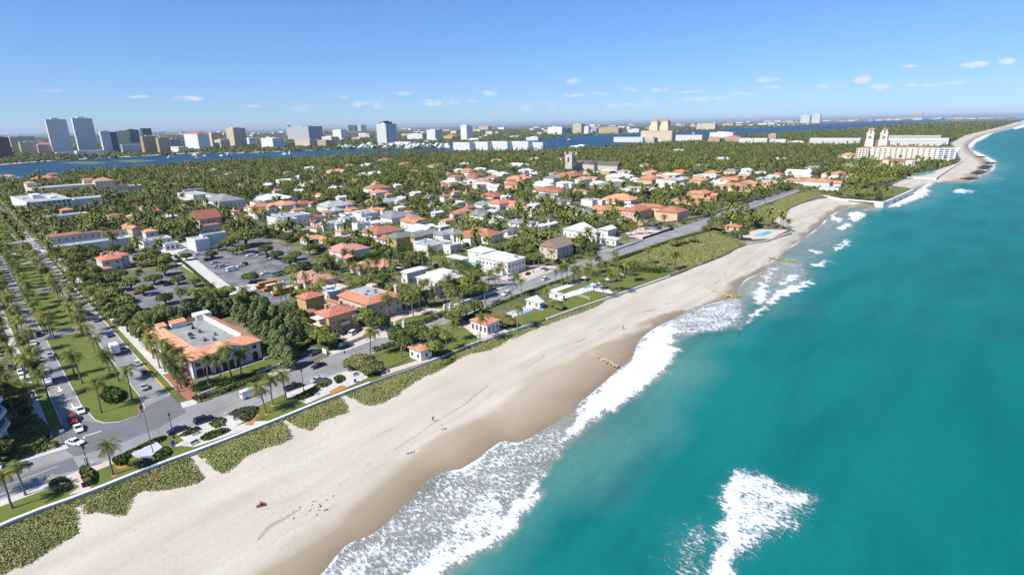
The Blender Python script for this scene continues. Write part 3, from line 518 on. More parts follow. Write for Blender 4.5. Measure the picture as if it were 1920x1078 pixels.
def leafcloud(r, lobes, n, sz, flat=1.):
    v = []; 
    for i in range(n):
        c, rad = r.choice(lobes); u = r.uniform(-.55, 1); a = r.uniform(0, 6.28); k = math.sqrt(1-u*u); d = Vector((k*math.cos(a), k*math.sin(a), u)); rr = rad*r.uniform(.72, 1.06)
        p = Vector(c)+Vector((d.x*rr, d.y*rr, d.z*rr*flat)); nrm = (d*.8+Vector((r.uniform(-1, 1), r.uniform(-1, 1), r.uniform(0, 1.6)))*.8).normalized()
        e = nrm.orthogonal().normalized(); e.rotate(Matrix.Rotation(r.uniform(0, 6.28), 3, nrm)); g = nrm.cross(e); s = sz*r.uniform(.55, 1.25)
        v += [tuple(p-e*s*.6-g*s*.35), tuple(p+e*s*.5-g*s*.5), tuple(p+e*s*.62+g*s*.4+nrm*s*.2), tuple(p-e*s*.45+g*s*.55)]
    return v
def tree_parts(seed, Rr=4., Hh=8., n=1500, sz=.62, m=None, flat=.8, nl=11, trunk=.3, cone=False):
    r = random.Random(seed); lobes = []; hb = Hh-Rr*flat*1.15 if not cone else Hh*.25
    for i in range(nl):
        if cone: t = r.random(); a = r.uniform(0, 6.28); k = Rr*(1-t)*.55; lobes.append(((math.cos(a)*k, math.sin(a)*k, Hh*(.16+.72*t)), Rr*(.62-.35*t)))
        else:
            a = i*2.4; k = Rr*.66*math.sqrt((i+.5)/nl)*r.uniform(.85, 1.15); rad = Rr*r.uniform(.36, .5); lobes.append(((math.cos(a)*k, math.sin(a)*k, hb+Rr*flat*.55*(1-(k/Rr)**2)+r.uniform(-.4, .4)), rad))
    v = leafcloud(r, lobes, n, sz, flat if not cone else 1.2); me = npmesh('crown', np.array(v), np.arange(len(v)).reshape(-1, 4), m or LEAF, attrs={'tint': ('FACE', np.repeat(np.random.RandomState(seed).rand(-(-n//7)), 7)[:n]*.45)})
    b = MB(); b.tube([(0, 0, -.2), (.1, 0, hb*.5), (0, .1, hb)], [trunk*1.3, trunk, trunk*.8], 6)
    for i in range(5):
        a = i*1.256+r.random(); q = lobes[min(nl-1, i*2)][0]; b.tube([(0, .1, hb*.6), (q[0]*.5, q[1]*.5, hb*.9), (q[0]*.9, q[1]*.9, q[2])], [trunk*.6, trunk*.4, trunk*.15], 5)
    return b.mesh('trunk', BARK), me
TREES = {'broad': [tree_parts(11, 4., 7., 1700, .60, LEAF), tree_parts(12, 4.3, 7.5, 1800, .62, LEAFM), tree_parts(13, 3.6, 6.8, 1500, .55, LEAF, .9)],
         'lot': [tree_parts(21, 3.6, 5.6, 2400, .5, LEAFM, .85, 16), tree_parts(22, 3.9, 5.8, 2600, .5, LEAF, .85, 16)],
         'banyan': [tree_parts(31, 8.5, 10.5, 4200, .75, LEAF, .6, 26, .8), tree_parts(32, 8., 9.5, 4000, .75, LEAFM, .6, 24, .8)],
         'pine': [tree_parts(41, 3.2, 11., 2600, .5, LEAFC, 1, 22, .25, True), tree_parts(42, 3.4, 9.5, 2600, .5, LEAFC, 1, 22, .25, True)],
         'grape': [tree_parts(51, 4.2, 4.6, 2400, .5, LEAFG, .65, 14, .2), tree_parts(52, 3.2, 3.6, 1900, .48, LEAFG, .7, 10, .2)],
         'bush': [tree_parts(61, 1.8, 2.2, 700, .36, LEAFM, .8, 7, .1), tree_parts(62, 2.2, 2.4, 800, .36, LEAF, .8, 8, .1), tree_parts(63, 1.7, 1.8, 650, .3, SHRB, .7, 8, .08)]}
TNAME = {'broad': ('shade_tree', 'dark leafy shade tree', 'tree'), 'lot': ('parking_tree', 'low spreading shade tree', 'tree'), 'banyan': ('banyan_tree', 'huge spreading banyan', 'tree'), 'pine': ('casuarina_tree', 'feathery dark casuarina', 'tree'),
         'grape': ('seagrape_tree', 'yellow brown sea grape', 'tree'), 'bush': ('bush', 'rounded green bush', 'bush')}
def tree(x, y, kind='broad', s=1., z=0., v=None, noun=None):
    t, c = (TREES[kind][v] if v is not None else R.choice(TREES[kind])); nm, nn, cat = TNAME[kind]
    o = empty(nm, (x, y, z), R.uniform(0, 6.28)); k = s*R.uniform(.92, 1.08); o.scale = (k, k, k*R.uniform(.9, 1.1)); link('trunk', t, o); link('crown', c, o)
    pend(o, noun or nn, x, y, cat, nn+' plants'); TREEPT.append((x, y, {'banyan': 8, 'bush': 1.5}.get(kind, 3.4)*s)); return o
def hedge(px, w=1.2, h=1.4, m=None, label=None, z=0., dens=26, world=False, cat='hedge', name='hedge'):
    pts = px if world else [P(*p) for p in px]; v = []
    for (x0, y0), (x1, y1) in zip(pts[:-1], pts[1:]):
        L = math.hypot(x1-x0, y1-y0); n = int(L*dens*(w+2*h)/3.5)+3; ux, uy = (x1-x0)/L, (y1-y0)/L
        t = NR.uniform(-.3, L+.3, n); q = NR.uniform(-1, 1, n); f = NR.rand(n) < w/(w+2*h)
        lat = np.where(f, q*w/2, np.sign(q)*w/2*NR.uniform(.88, 1.08, n)); zz = np.where(f, h*NR.uniform(.94, 1.05, n), NR.uniform(.1, h, n)); c = np.stack([x0+ux*t-uy*lat, y0+uy*t+ux*lat, zz+z], 1)
        e = NR.normal(size=(n, 3)); e /= np.linalg.norm(e, axis=1)[:, None]; g = np.cross(e, NR.normal(size=(n, 3))); g /= np.linalg.norm(g, axis=1)[:, None]; s = NR.uniform(.14, .27, n)[:, None]
        v.append(np.stack([c-e*s-g*s, c+e*s-g*s, c+e*s+g*s, c-e*s+g*s], 1).reshape(-1, 3))
    v = np.concatenate(v); o = link(name, npmesh('hedge', v, np.arange(len(v)).reshape(-1, 4), m or HEDG)); 
    cx, cy = pts[len(pts)//2]
    if label: tag(o, label, cat)
    else: pend(o, 'clipped green hedge', (pts[0][0]+pts[-1][0])/2, (pts[0][1]+pts[-1][1])/2, cat)
    return o
def bed(px, h=1., m=None, label=None, cat='shrub bed', z=0., name='shrub_bed', noun='leafy shrub bed', dens=16):
    w = smooth([P(*p) for p in px+[px[0]]], 1)[:-1]; ar = np.array(w); area = abs(sum(w[i][0]*w[(i+1) % len(w)][1]-w[(i+1) % len(w)][0]*w[i][1] for i in range(len(w))))/2
    n = int(area*dens)+20; x = NR.uniform(ar[:, 0].min(), ar[:, 0].max(), n*4); y = NR.uniform(ar[:, 1].min(), ar[:, 1].max(), n*4); k = inpoly(x, y, w); x, y = x[k][:n], y[k][:n]; e = pdist(x, y, w+[w[0]]); n = len(x)
    c = np.stack([x, y, z+h*np.clip(e/.6, .35, 1)*NR.uniform(.7, 1.1, n)], 1); a = NR.normal(size=(n, 3)); a /= np.linalg.norm(a, axis=1)[:, None]; g = np.cross(a, NR.normal(size=(n, 3))); g /= np.linalg.norm(g, axis=1)[:, None]; s = NR.uniform(.16, .34, n)[:, None]
    v = np.stack([c-a*s-g*s, c+a*s-g*s, c+a*s+g*s, c-a*s+g*s], 1).reshape(-1, 3); o = link(name, npmesh('bed', v, np.arange(len(v)).reshape(-1, 4), m or HEDG))
    return tag(o, label, cat) if label else pend(o, noun, ar[:, 0].mean(), ar[:, 1].mean(), cat)
# ================================================ HOUSES
def make_window(w, h):
    fr = MB(); t = .12
    fr.box(-w/2-t, -.06, -t, w/2+t, .03, 0); fr.box(-w/2-t, -.06, h, w/2+t, .03, h+t); fr.box(-w/2-t, -.06, 0, -w/2, .03, h); fr.box(w/2, -.06, 0, w/2+t, .03, h); fr.box(-.04, -.05, 0, .04, .03, h)
    p = MB(); p.box(-w/2, -.03, 0, w/2, .02, h); return fr.mesh('window', WHT), p.mesh('pane', GLS)
WIN = {}
def window(par, x, y, z, nx, ny, w=1.1, h=1.5, name='window'):
    if (w, h) not in WIN: WIN[(w, h)] = make_window(w, h)
    f, p = WIN[(w, h)]; o = link(name, f, par, (x, y, z), math.atan2(ny, nx)+math.pi/2); link('pane', p, o); return o
def solid(px): return px
FOOT = []
def house(wings, wm, rm, label=None, cat='house', name='house', rz=ANG, org=None, win=1, chim=1, landmark=None, noun=None, extra=None, flatm=None, k=.40, step=3.6, wsz=(1.1, 1.5)):
    """wings: (x0,y0,x1,y1,h,kind[,z0]) in the house's own axes; org: where it stands."""
    e = empty(name, (org[0], org[1], 0), rz); wb = MB(); rb = MB(); fb = MB(); nw = 0
    for i, wg in enumerate(wings):
        x0, y0, x1, y1, h, kd = wg[:6]; z = h+i*.007; wb.box(x0+i*.011, y0+i*.011, -.1, x1-i*.011, y1-i*.011, z)
        if kd == 'flat':
            t = .3; zz = z+.55
            for q in ((x0-.1, y0-.1, x1+.1, y0+t), (x0-.1, y1-t, x1+.1, y1+.1), (x0-.1, y0+t, x0+t, y1-t), (x1-t, y0+t, x1+.1, y1-t)): wb.box(q[0], q[1], z-.2, q[2], q[3], zz)
            fb.box(x0+t, y0+t, z+.004, x1-t, y1-t, z+.12)
            if (x1-x0) > 9 and (y1-y0) > 6:
                fb.box(x0+2, y0+2, z+.12, x0+3.6, y0+3.2, z+1.1); fb.box(x1-4, y1-3, z+.12, x1-2.6, y1-1.8, z+.9)
        elif kd != 'none': rb.hip(x0, y0, x1, y1, z+.005, k, .55, 0, kd)
    wo = wb.build('wall', wm, e)
    if rb.v: ro = rb.build('roof', rm, e)
    if fb.v: fo_ = fb.build('flat_roof', flatm or R_FL, e); ro = fo_ if not rb.v else ro
    for i, wg in enumerate(wings):
        x0, y0, x1, y1, h = wg[:5]
        if not win or (len(wg) > 6 and wg[6] == 'nowin'): continue
        for ax, sgn in ((0, -1), (1, -1), (0, 1), (1, 1)):
            if win == 1 and sgn > 0: continue
            L = (y1-y0) if ax == 0 else (x1-x0); n = max(1, int((L-1)/step))
            for j in range(n):
                t = (j+.5)/n*L
                for fl in range(max(1, int(h/3.1))):
                    zc = .9+fl*3.2
                    if zc+wsz[1] > h-.1: continue
                    px_, py_ = ((x0 if sgn < 0 else x1), y0+t) if ax == 0 else (x0+t, (y0 if sgn < 0 else y1))
                    if any(o_ is not wg and o_[0] < px_+sgn*.3*(ax == 0) < o_[2] and o_[1] < py_+sgn*.3*(ax == 1) < o_[3] and o_[4] > zc for o_ in wings): continue
                    if nw >= 44: continue
                    nx_, ny_ = (sgn, 0) if ax == 0 else (0, sgn); window(e, px_+nx_*.03, py_+ny_*.03, zc, nx_, ny_, *wsz); nw += 1
    if chim:
        w0 = wings[0]; c = MB(); 
        for q in range(chim):
            cx = w0[0]+(w0[2]-w0[0])*(.25+.5*q/max(1, chim-1) if chim > 1 else .3); cy = w0[1]+(w0[3]-w0[1])*.62; hz = w0[4]; tp = hz+3.0
            c = MB(); c.box(cx-.6, cy-.5, hz-.5, cx+.6, cy+.5, tp); c.box(cx-.75, cy-.65, tp, cx+.75, cy+.65, tp+.2); c.build('chimney', wm, ro)
    a0 = min(w[0] for w in wings); a1 = max(w[2] for w in wings); b0 = min(w[1] for w in wings); b1 = max(w[3] for w in wings)
    k_, q_ = math.cos(rz), math.sin(rz); ft = [(org[0]+x*k_-y*q_, org[1]+x*q_+y*k_) for x, y in ((a0-1.5, b0-1.5), (a1+1.5, b0-1.5), (a1+1.5, b1+1.5), (a0-1.5, b1+1.5))]; FOOT.append(ft); BLOCK.append(ft)
    cx, cy = sum(p[0] for p in ft)/4, sum(p[1] for p in ft)/4
    if label: tag(e, label, cat)
    else: pend(e, noun, cx, cy, cat, 'houses of the town')
    if landmark: lm(landmark, cx, cy)
    return e
def wpx(l, r, h, kd='hip', *x):
    """wing whose eave corners at height h are seen at pixels l (nearest the boulevard end, far side) and r (seaward, north end)."""
    (a0, b1), (a1, b0) = AB(*P(*l, h)), AB(*P(*r, h)); return (min(a0, a1), min(b0, b1), max(a0, a1), max(b0, b1), h, kd, *x)
def hpx(specs, *a, **k):
    w = [wpx(*s) for s in specs]; o = (min(q[0] for q in w), min(q[1] for q in w)); w = [(q[0]-o[0], q[1]-o[1], q[2]-o[0], q[3]-o[1], *q[4:]) for q in w]
    e = house(w, *a, org=XY(*o), **k); return e, o, w
def part(par, name, m, *boxes, rz=0):
    b = MB()
    for q in boxes: b.box(*q)
    return b.build(name, m, par)
def arch(par, x, y, nx, ny, w=2.2, h=3., m=GLS, name='arched_opening', z=0.):
    b = MB(); n = 8; pts = [(-w/2, z), (w/2, z)]+[(math.cos(math.pi*i/n)*w/2, z+h-w/2+math.sin(math.pi*i/n)*w/2) for i in range(n+1)]
    b.add([(px_, -.05, pz) for px_, pz in pts], [tuple(range(len(pts)))]); return tag(link(name, b.mesh(name, m), par, (x, y, 0), math.atan2(ny, nx)+math.pi/2))
# ---- hero: courtyard building with orange roofs
(ha, hb_), (hc, hd) = AB(*P(352, 669, 7)), AB(*P(486, 634, 7)); hA, hB = ha, min(hb_, hd); W0, D0 = hc-ha, AB(*P(289, 612, 7))[1]-hB
e = empty('courtyard_building', (*XY(hA, hB), 0), ANG, 'white two-storey courtyard building with orange tile roof around a flat grey roof and arched loggia', 'building'); lm('the orange-roofed courtyard building', *XY(hA+W0/2, hB+D0/2))
BLOCK.append([XY(hA+x, hB+y) for x, y in ((-3, -6), (W0+2, -3), (W0+2, D0+2), (-3, D0+2))])
b = MB(); b.box(0, 0, -.1, W0, D0, 6.2); b.box(W0*.27, -.9, -.1, W0*.70, 1., 6.9); g = .9
b.add([(W0*.27, -.9, 6.9), (W0*.70, -.9, 6.9), (W0*.485, -.9, 8.3)], [(0, 1, 2)])
b.box(W0-3.7, 5.2, 6.2, W0-3.4, D0-4, 8.4); b.box(6.5, D0-7, 6.2, 11.5, D0-4.6, 8.4); b.box(2.5, D0-6.4, 6.2, 5.2, D0-3.6, 8.2); b.box(W0-6, D0-4.6, 6.2, W0-.5, D0-.3, 8.6)
b.build('wall', W_WHITE, e); part(e, 'flat_roof', mat('aged_roof_membrane', (.27, .29, .275), .9, .25, .3), (4.0, 5.2, 6.2, W0-3.6, D0-3.6, 6.45))
rb = MB()
def ring(b, x0, y0, x1, y1, ix0, iy0, ix1, iy1, z, hh):
    o = [(x0, y0), (x1, y0), (x1, y1), (x0, y1)]; i = [(ix0, iy0), (ix1, iy0), (ix1, iy1), (ix0, iy1)]
    b.add([(x, y, z) for x, y in o]+[(x, y, z+hh) for x, y in i]+[(x, y, z-.18) for x, y in o]+[(x, y, z) for x, y in i], [(k, (k+1) % 4, 4+(k+1) % 4, 4+k) for k in range(4)]+[(8+k, 8+(k+1) % 4, (k+1) % 4, k) for k in range(4)]+[(4+k, 4+(k+1) % 4, 12+(k+1) % 4, 12+k) for k in range(4)])
ring(rb, -.6, -.6, W0+.6, D0+.6, 3.8, 5.0, W0-3.4, D0-3.4, 6.3, 1.7)
m_ = W0*.485; rb.add([(W0*.27-.4, -1.4, 6.75), (m_, -1.4, 8.6), (m_, 4.4, 8.6), (W0*.27-.4, 1.6, 6.75), (W0*.70+.4, -1.4, 6.75), (W0*.70+.4, 1.6, 6.75)], [(0, 1, 2, 3), (1, 4, 5, 2)])
rb.add([(6.3, D0-7.3, 8.45), (11.7, D0-7.3, 8.45), (11.7, D0-4.2, 9.0), (6.3, D0-4.2, 9.0)], [(0, 1, 2, 3)]); rb.add([(2.3, D0-6.7, 8.25), (5.4, D0-6.7, 8.25), (5.4, D0-3.2, 8.8), (2.3, D0-3.2, 8.8)], [(0, 1, 2, 3)])
rb.build('roof', R_OR, e)
for x in (.06, .17): window(e, W0*x+.4, -.04, 3.7, 0, -1, 1.5, 1.4)
for x in (.33, .42, .46, .50, .60): window(e, W0*x+.1, -.94, 3.9, 0, -1, 1.2 if x not in (.42, .46, .5) else .8, 1.5)
for x in (.78, .90): window(e, W0*x, -.04, 3.9, 0, -1, 1.5, 1.4)
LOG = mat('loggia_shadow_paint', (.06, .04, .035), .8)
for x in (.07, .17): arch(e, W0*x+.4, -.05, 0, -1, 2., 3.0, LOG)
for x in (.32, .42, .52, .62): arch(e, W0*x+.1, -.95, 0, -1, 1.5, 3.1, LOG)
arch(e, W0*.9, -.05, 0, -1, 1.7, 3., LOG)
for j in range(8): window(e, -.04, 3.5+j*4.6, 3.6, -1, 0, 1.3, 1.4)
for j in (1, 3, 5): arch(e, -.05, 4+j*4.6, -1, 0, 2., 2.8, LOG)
part(e, 'portico', W_WHITE, (-2.6, 4, 0, -2.2, 4.4, 3.2), (-2.6, 9, 0, -2.2, 9.4, 3.2), (-2.6, 14, 0, -2.2, 14.4, 3.2), (-2.8, 3.6, 3.2, 0, 14.8, 3.6)); aw = MB(); aw.add([(0, 12, 6.1), (0, 20, 6.1), (-2.2, 20, 4.8), (-2.2, 12, 4.8)], [(0, 1, 2, 3)]); aw.build('awning', AWN, e)
for k in range(7):
    x, y = R.uniform(6, W0-7), R.uniform(10, D0-11); q = MB(); s = R.uniform(.8, 1.5); q.box(x, y, 6.45, x+s, y+s*R.uniform(.7, 1.4), 6.45+R.uniform(.6, 1.3)); q.box(x+.2, y+.2, 7.2, x+.6, y+.5, 7.9); q.build('roof_unit', R.choice([DKG, GRY, GRY]), e)
tw_ = MB(); tw_.box(W0-1, -3.6, -.1, W0+4, -3.3, 1.1); tw_.box(W0+4, -3.7, -.1, W0+4.4, -3.2, 1.5); tw_.box(-.5, -3.6, -.1, W0-1, -3.3, .35); tag(link('terrace_wall', tw_.mesh('terrace_wall', W_WHITE), None, (*XY(hA, hB), 0), ANG), 'low white terrace wall along the lawn before the arched loggia', 'wall')
# ---- mansions and named houses, from eave corners
e, o, w = hpx([((591, 586), (668, 580), 7.5, 'hip'), ((613, 561), (655, 574), 6.8, 'hip'), ((555, 588), (592, 583), 4.5, 'hip'), ((556, 556), (608, 553), 6., 'hip')], W_YEL, R_OR, 'ochre villa with orange tile roofs, arched terrace and white flat awning over its balcony', 'house', 'villa', landmark='the ochre arcaded villa', chim=2, win=2)
part(e, 'balcony', W_CREAM, (w[0][0]-4.5, w[0][1]+1, 3.6, w[0][0], w[0][1]+8, 4.0), (w[0][0]-4.5, w[0][1]+1, 4., w[0][0]-4.3, w[0][1]+8, 4.8), (w[0][0]-4.3, w[0][1]+1, 4., w[0][0], w[0][1]+1.2, 4.8)); part(e, 'terrace_base', W_YEL, (w[0][0]-4.4, w[0][1]+1.1, -.1, w[0][0], w[0][1]+7.9, 3.6)); part(e, 'canopy', W_WHITE, (w[0][0]-3.6, w[0][1]+2, 6.9, w[0][0]-.2, w[0][1]+7, 7.05))
part(e, 'entrance_porch', W_YEL, (w[0][2]-2.6, w[0][1]-1.2, -.1, w[0][2]-.4, w[0][1], 5.4)); part(e, 'parapet', W_CREAM, (w[0][2]-2.8, w[0][1]-1.4, 5.4, w[0][2]-.2, w[0][1]-1.25, 6.1), (w[0][0]+4, w[0][1]-1.2, 3.3, w[0][0]+8, w[0][1], 3.5), (w[0][0]+4, w[0][1]-1.2, 3.5, w[0][0]+8, w[0][1]-1.05, 4.3))
for j in range(3): arch(e, w[0][0]-4.44, w[0][1]+2.3+j*2.2, -1, 0, 1.5, 2.9)
for j in range(3): arch(e, w[0][0]-3.8+j*1.3, w[0][1]+1.06, 0, -1, 1., 2.9)
e, o, w = hpx([((635, 554), (752, 553), 7.6, 'none')], W_TAN, R_OR, 'long tan mansion whose orange roof frames a flat grey centre with skylights', 'house', 'mansion', landmark='the long tan mansion', chim=0, win=2)
x1, y1 = w[0][2], w[0][3]; rb = MB(); ring(rb, -.7, -.7, x1+.7, y1+.7, 4, 4.2, x1-3.2, y1-.6, 7.62, 1.5); ro = rb.build('roof', R_OR, e); part(e, 'flat_roof', R_FL, (3.9, 4.1, 7.5, x1-3.1, y1-.5, 8.9)); part(e, 'rear_block', W_TAN, (x1-3.4, y1-5, 7.6, x1-.5, y1-.8, 9.6))
for q in ((5, 8), (9, 7), (8, 11), (11, 10)): part(e, 'skylight', GLS, (q[0], q[1], 8.9, q[0]+1, q[1]+1, 9.25))
c = MB(); c.box(x1-1.2, 1.5, 7, x1, 2.8, 11); c.box(x1-1.5, 1.2, 11, x1+.3, 3.1, 11.3); c.box(x1-1.1, 1.6, 11.3, x1-.1, 2.7, 12); c.build('chimney', W_TAN, ro)
e2, o, w = hpx([((594, 541), (640, 544), 4., 'flat')], W_WHITE, R_WH, 'low white flat-roofed garage behind the ochre villa', 'garage', 'garage', chim=0, flatm=R_WH)
hpx([((781, 520), (871, 518), 6.6, 'hip'), ((751, 510), (801, 503), 5.4, 'hip'), ((800, 512), (850, 509), 7.6, 'flat'), ((815, 531), (862, 520), 6.9, 'gaby')], W_WHITE, R_WH, 'big white house with many bright white hip and gable roofs by the side street', 'house', 'house', landmark='the many-gabled white house', chim=0, win=2, flatm=R_WH)
e, o, w = hpx([((897, 482), (984, 483), 7.2, 'hip'), ((877, 470), (929, 469), 6.6, 'hip'), ((902, 497), (985, 492), 3.6, 'flat'), ((838, 482), (879, 484), 3.6, 'hip')], W_WHITE, R_WH, 'white two-storey mansion with white hip roofs, glazed porch and small pool', 'house', 'mansion', landmark='the white mansion with the glazed porch', chim=0, win=2, step=2.4, flatm=R_WH)
for i in range(6): part(e, 'porch_column', WHT, (w[0][2]+.4, w[0][1]+.3+i*2.6, 0, w[0][2]+.75, w[0][1]+.65+i*2.6, 6))
fx, fy = AB(*P(1045, 466, 6.5)); fx2 = AB(*P(1077, 462, 6.5))[0]
house([(0, 0, max(16, fx2-fx), 13, 6.5, 'gabx')], W_TAN, R_BR, 'tan beach house with steep brown shingle roof and long blue-grey balcony', 'house', 'beach_house', landmark='the brown shingle-roofed house', k=.6, chim=1, win=2, org=XY(fx, fy))
hpx([((1064, 428), (1118, 438), 5., 'gabx'), ((1085, 440), (1120, 444), 4., 'gaby'), ((1122, 430), (1155, 428), 5.5, 'gabx'), ((1125, 446), (1162, 448), 3.8, 'hip')], W_WHITE, R_WH, 'rambling white cottage with several steep white gables beside the motor court', 'house', 'cottage', landmark='the white cottage with steep gables', chim=2, win=2)
hpx([((1165, 395), (1222, 391), 7.2, 'hip'), ((1190, 386), (1250, 388), 7.8, 'hip'), ((1230, 396), (1290, 394), 7.2, 'hip')], W_PINK, R_TER, 'pink mediterranean palazzo with terracotta hip roofs behind the ochre wall', 'house', 'palazzo', landmark='the pink palazzo', chim=3, win=2, step=2.8)
hpx([((1358, 424), (1392, 424), 3.6, 'hip')], W_PINK, R_OR, 'orange-roofed pool house beside the dune-edge swimming pool', 'pool house', 'pool_house', landmark='the dune-edge pool house', chim=1, wsz=(1.6, 2.2))
hpx([((883, 600), (935.5, 600), 4.2, 'hip')], W_WHITE, R_OR, 'square white beach cabana with orange hip roof on a pink paved terrace', 'cabana', 'cabana', landmark='the square cabana on pink paving', chim=0, win=2, step=1.8, wsz=(1.1, 2.2), k=.35)
hpx([((767, 651), (809, 651), 3.6, 'hip')], W_WHITE, R_OR, 'small cabana with mottled orange roof half under trees by the seawall', 'cabana', 'cabana', landmark='the small mottled-roof cabana', chim=0, win=2, step=2.2)
hpx([((987, 562), (1017.5, 566), 3.0, 'gabx')], W_WHITE, R_WH, 'little white gabled cabana beside blue loungers on the lawn', 'cabana', 'cabana', landmark='the little white gabled cabana', chim=0, win=2, step=2.2, k=.5)
hpx([((1030, 547), (1057, 553), 2.9, 'flat')], W_WHITE, R_WH, 'low pool cabana with pale green flat roof next to the white deck', 'cabana', 'cabana', landmark='the green-roofed pool cabana', chim=0, win=1, flatm=GREENR)
hpx([((179, 484), (228, 484), 6.4, 'hip'), ((205, 478), (241, 478), 6.8, 'hip'), ((176, 506), (209, 503), 4.2, 'hip')], W_CREAM, R_OR, 'cream villa with orange hip roofs standing on the boulevard corner', 'house', 'villa', landmark='the corner villa', chim=2, win=2)
# commercial block
e, o, w = hpx([((19, 369), (134, 373), 11., 'flat')], W_WHITE, R_WH, 'white four-storey office block with deep blue-grey recessed window bays', 'office building', 'office_building', landmark='the white office block with recessed bays', chim=0, win=0)
x1, y1 = w[0][2], w[0][3]; fb = MB()
for i in range(9):
    for j in range(3): fb.box(i*x1/9+.5, -.12, .8+j*3.6, i*x1/9+1.1+x1/9*.25, .5, 3.6+j*3.6)
fb.build('recessed_glazing', GLB, e); q = MB()
for i in range(10): q.box(i*x1/9-.25, -1.3, 0, i*x1/9+.25, -.05, 11)
for j in range(3): q.box(-.2, -1.2, 3.6+j*3.6, x1+.2, -.04, 4.2+j*3.6)
q.build('balcony_grid', WHT, e); part(e, 'roof_plant', W_WHITE, (x1*.3, y1*.4, 11, x1*.5, y1*.62, 15), (x1*.1, y1*.5, 11, x1*.28, y1*.55, 12.5), (x1*.65, y1*.3, 11, x1*.8, y1*.5, 12.6))
hpx([((50, 352), (178, 346), 10, 'flat'), ((176, 352), (238, 347), 9.5, 'flat'), ((236, 350), (258, 346), 7.5, 'flat')], W_CREAM, R_WH, 'long low cream theatre hall with plain walls and flat pale roof', 'hall', 'theatre_hall', landmark='the long cream hall', chim=0, win=0)
hpx([((50, 345), (63, 342), 15, 'hip')], W_CREAM, R_PK, 'cream corner tower with pink roof at the end of the long hall', 'tower', 'corner_tower', chim=0); hpx([((156, 338), (174, 336), 15, 'hip')], W_CREAM, R_PK, 'cream square tower with pink roof midway along the long hall', 'tower', 'hall_tower', chim=0)
hpx([((178, 341), (207, 337), 13, 'hip')], W_CREAM, R_PK, 'cream colonnaded block with pink roof behind the long hall', 'building', 'colonnaded_block', chim=0)
hpx([((138, 375), (195, 366), 9, 'flat')], W_WHITE, R_WH, 'white stepped-parapet building with three small windows near the office block', 'building', 'stepped_building', chim=0, win=0); hpx([((196, 370), (216, 365), 6, 'flat')], W_WHITE, R_WH, 'small flat white annex right of the stepped-parapet building', 'building', 'annex', chim=0)
hpx([((111, 394), (138, 393), 6.5, 'hip')], W_YEL, R_OR, 'small ochre pavilion with orange pyramid roof below the office block', 'pavilion', 'pavilion', landmark='the ochre pavilion', chim=0)
hpx([((60, 408), (165, 400), 4.5, 'flat')], W_WHITE, R_GR, 'low white shop row with grey flat roofs near the ochre pavilion', 'shop', 'shop_row', chim=0)
e, o, w = hpx([((90, 446), (150, 436), 7.4, 'hip'), ((140, 440), (190, 433), 7.2, 'hip'), ((188, 436), (236, 430), 7.4, 'hip')], W_WHITE, R_OR, 'long white arcade with low orange roofs and small dormer gables', 'arcade', 'arcade', landmark='the long orange-roofed arcade', chim=1, step=3)
hpx([((94, 462), (245, 446), 4.6, 'flat')], W_WHITE, R_WH, 'long flat-roofed white shop block in front of the orange-roofed arcade', 'shop', 'shop_block', landmark='the long flat shop block', chim=0, win=0)
hpx([((228, 424), (266, 428), 8.6, 'gaby')], W_TAN, R_OR, 'orange gabled hall with tan front rising beside the long arcade', 'hall', 'gabled_hall', chim=1); hpx([((266, 434), (296, 433), 7, 'hip')], W_WHITE, R_OR, 'square white house with orange pyramid roof right of the gabled hall', 'house', 'house', chim=0)
hpx([((258, 450), (322, 446), 6.5, 'flat')], W_WHITE, R_WH, 'white flat-roofed store with plain walls beside the big car park', 'shop', 'store', chim=0); hpx([((303, 457), (336, 455), 4.2, 'flat')], W_WHITE, R_WH, 'low white entrance pavilion with columns at the car park edge', 'pavilion', 'entrance_pavilion', chim=0, win=2, step=2, wsz=(1.6, 2.2))
hpx([((349, 447), (392, 448), 7, 'flat'), ((374, 441), (424, 436), 8.5, 'flat')], W_WHITE, R_WH, 'tall white windowless warehouse-like building above the car park', 'building', 'warehouse', landmark='the white windowless building', chim=0, win=0)
hpx([((376, 451), (394, 452), 4, 'hip')], W_TAN, R_TER, 'small shingled porch in front of the windowless building', 'porch', 'porch_pavilion', chim=0); hpx([((356, 408), (415, 407), 7, 'gabx')], W_PINK, R_TER, 'pink gabled hall with brown roof behind the car park', 'hall', 'gabled_hall', chim=0, k=.6)
hpx([((374, 424), (412, 420), 6, 'hip')], W_WHITE, R_OR, 'long orange-roofed building behind the windowless building', 'building', 'long_building', chim=0)
hpx([((332, 362), (395, 364), 8, 'flat'), ((345, 358), (380, 354), 9, 'hip')], W_WHITE, R_GR, 'white apartment house with grey hip roofs left of its twin', 'apartment house', 'apartment_house', chim=0); hpx([((380, 374), (460, 374), 8.5, 'hip'), ((385, 364), (410, 366), 9, 'hip')], W_WHITE, R_GR, 'long white apartment house with grey roof and rows of windows', 'apartment house', 'apartment_house', landmark='the long grey-roofed apartment house', chim=0)
# pump house box
hpx([((484, 560), (506, 565), 4.2, 'flat')], W_WHITE, R_WH, 'plain white utility box building beside the school buses', 'utility building', 'utility_building', landmark='the white utility box', chim=0, win=0)
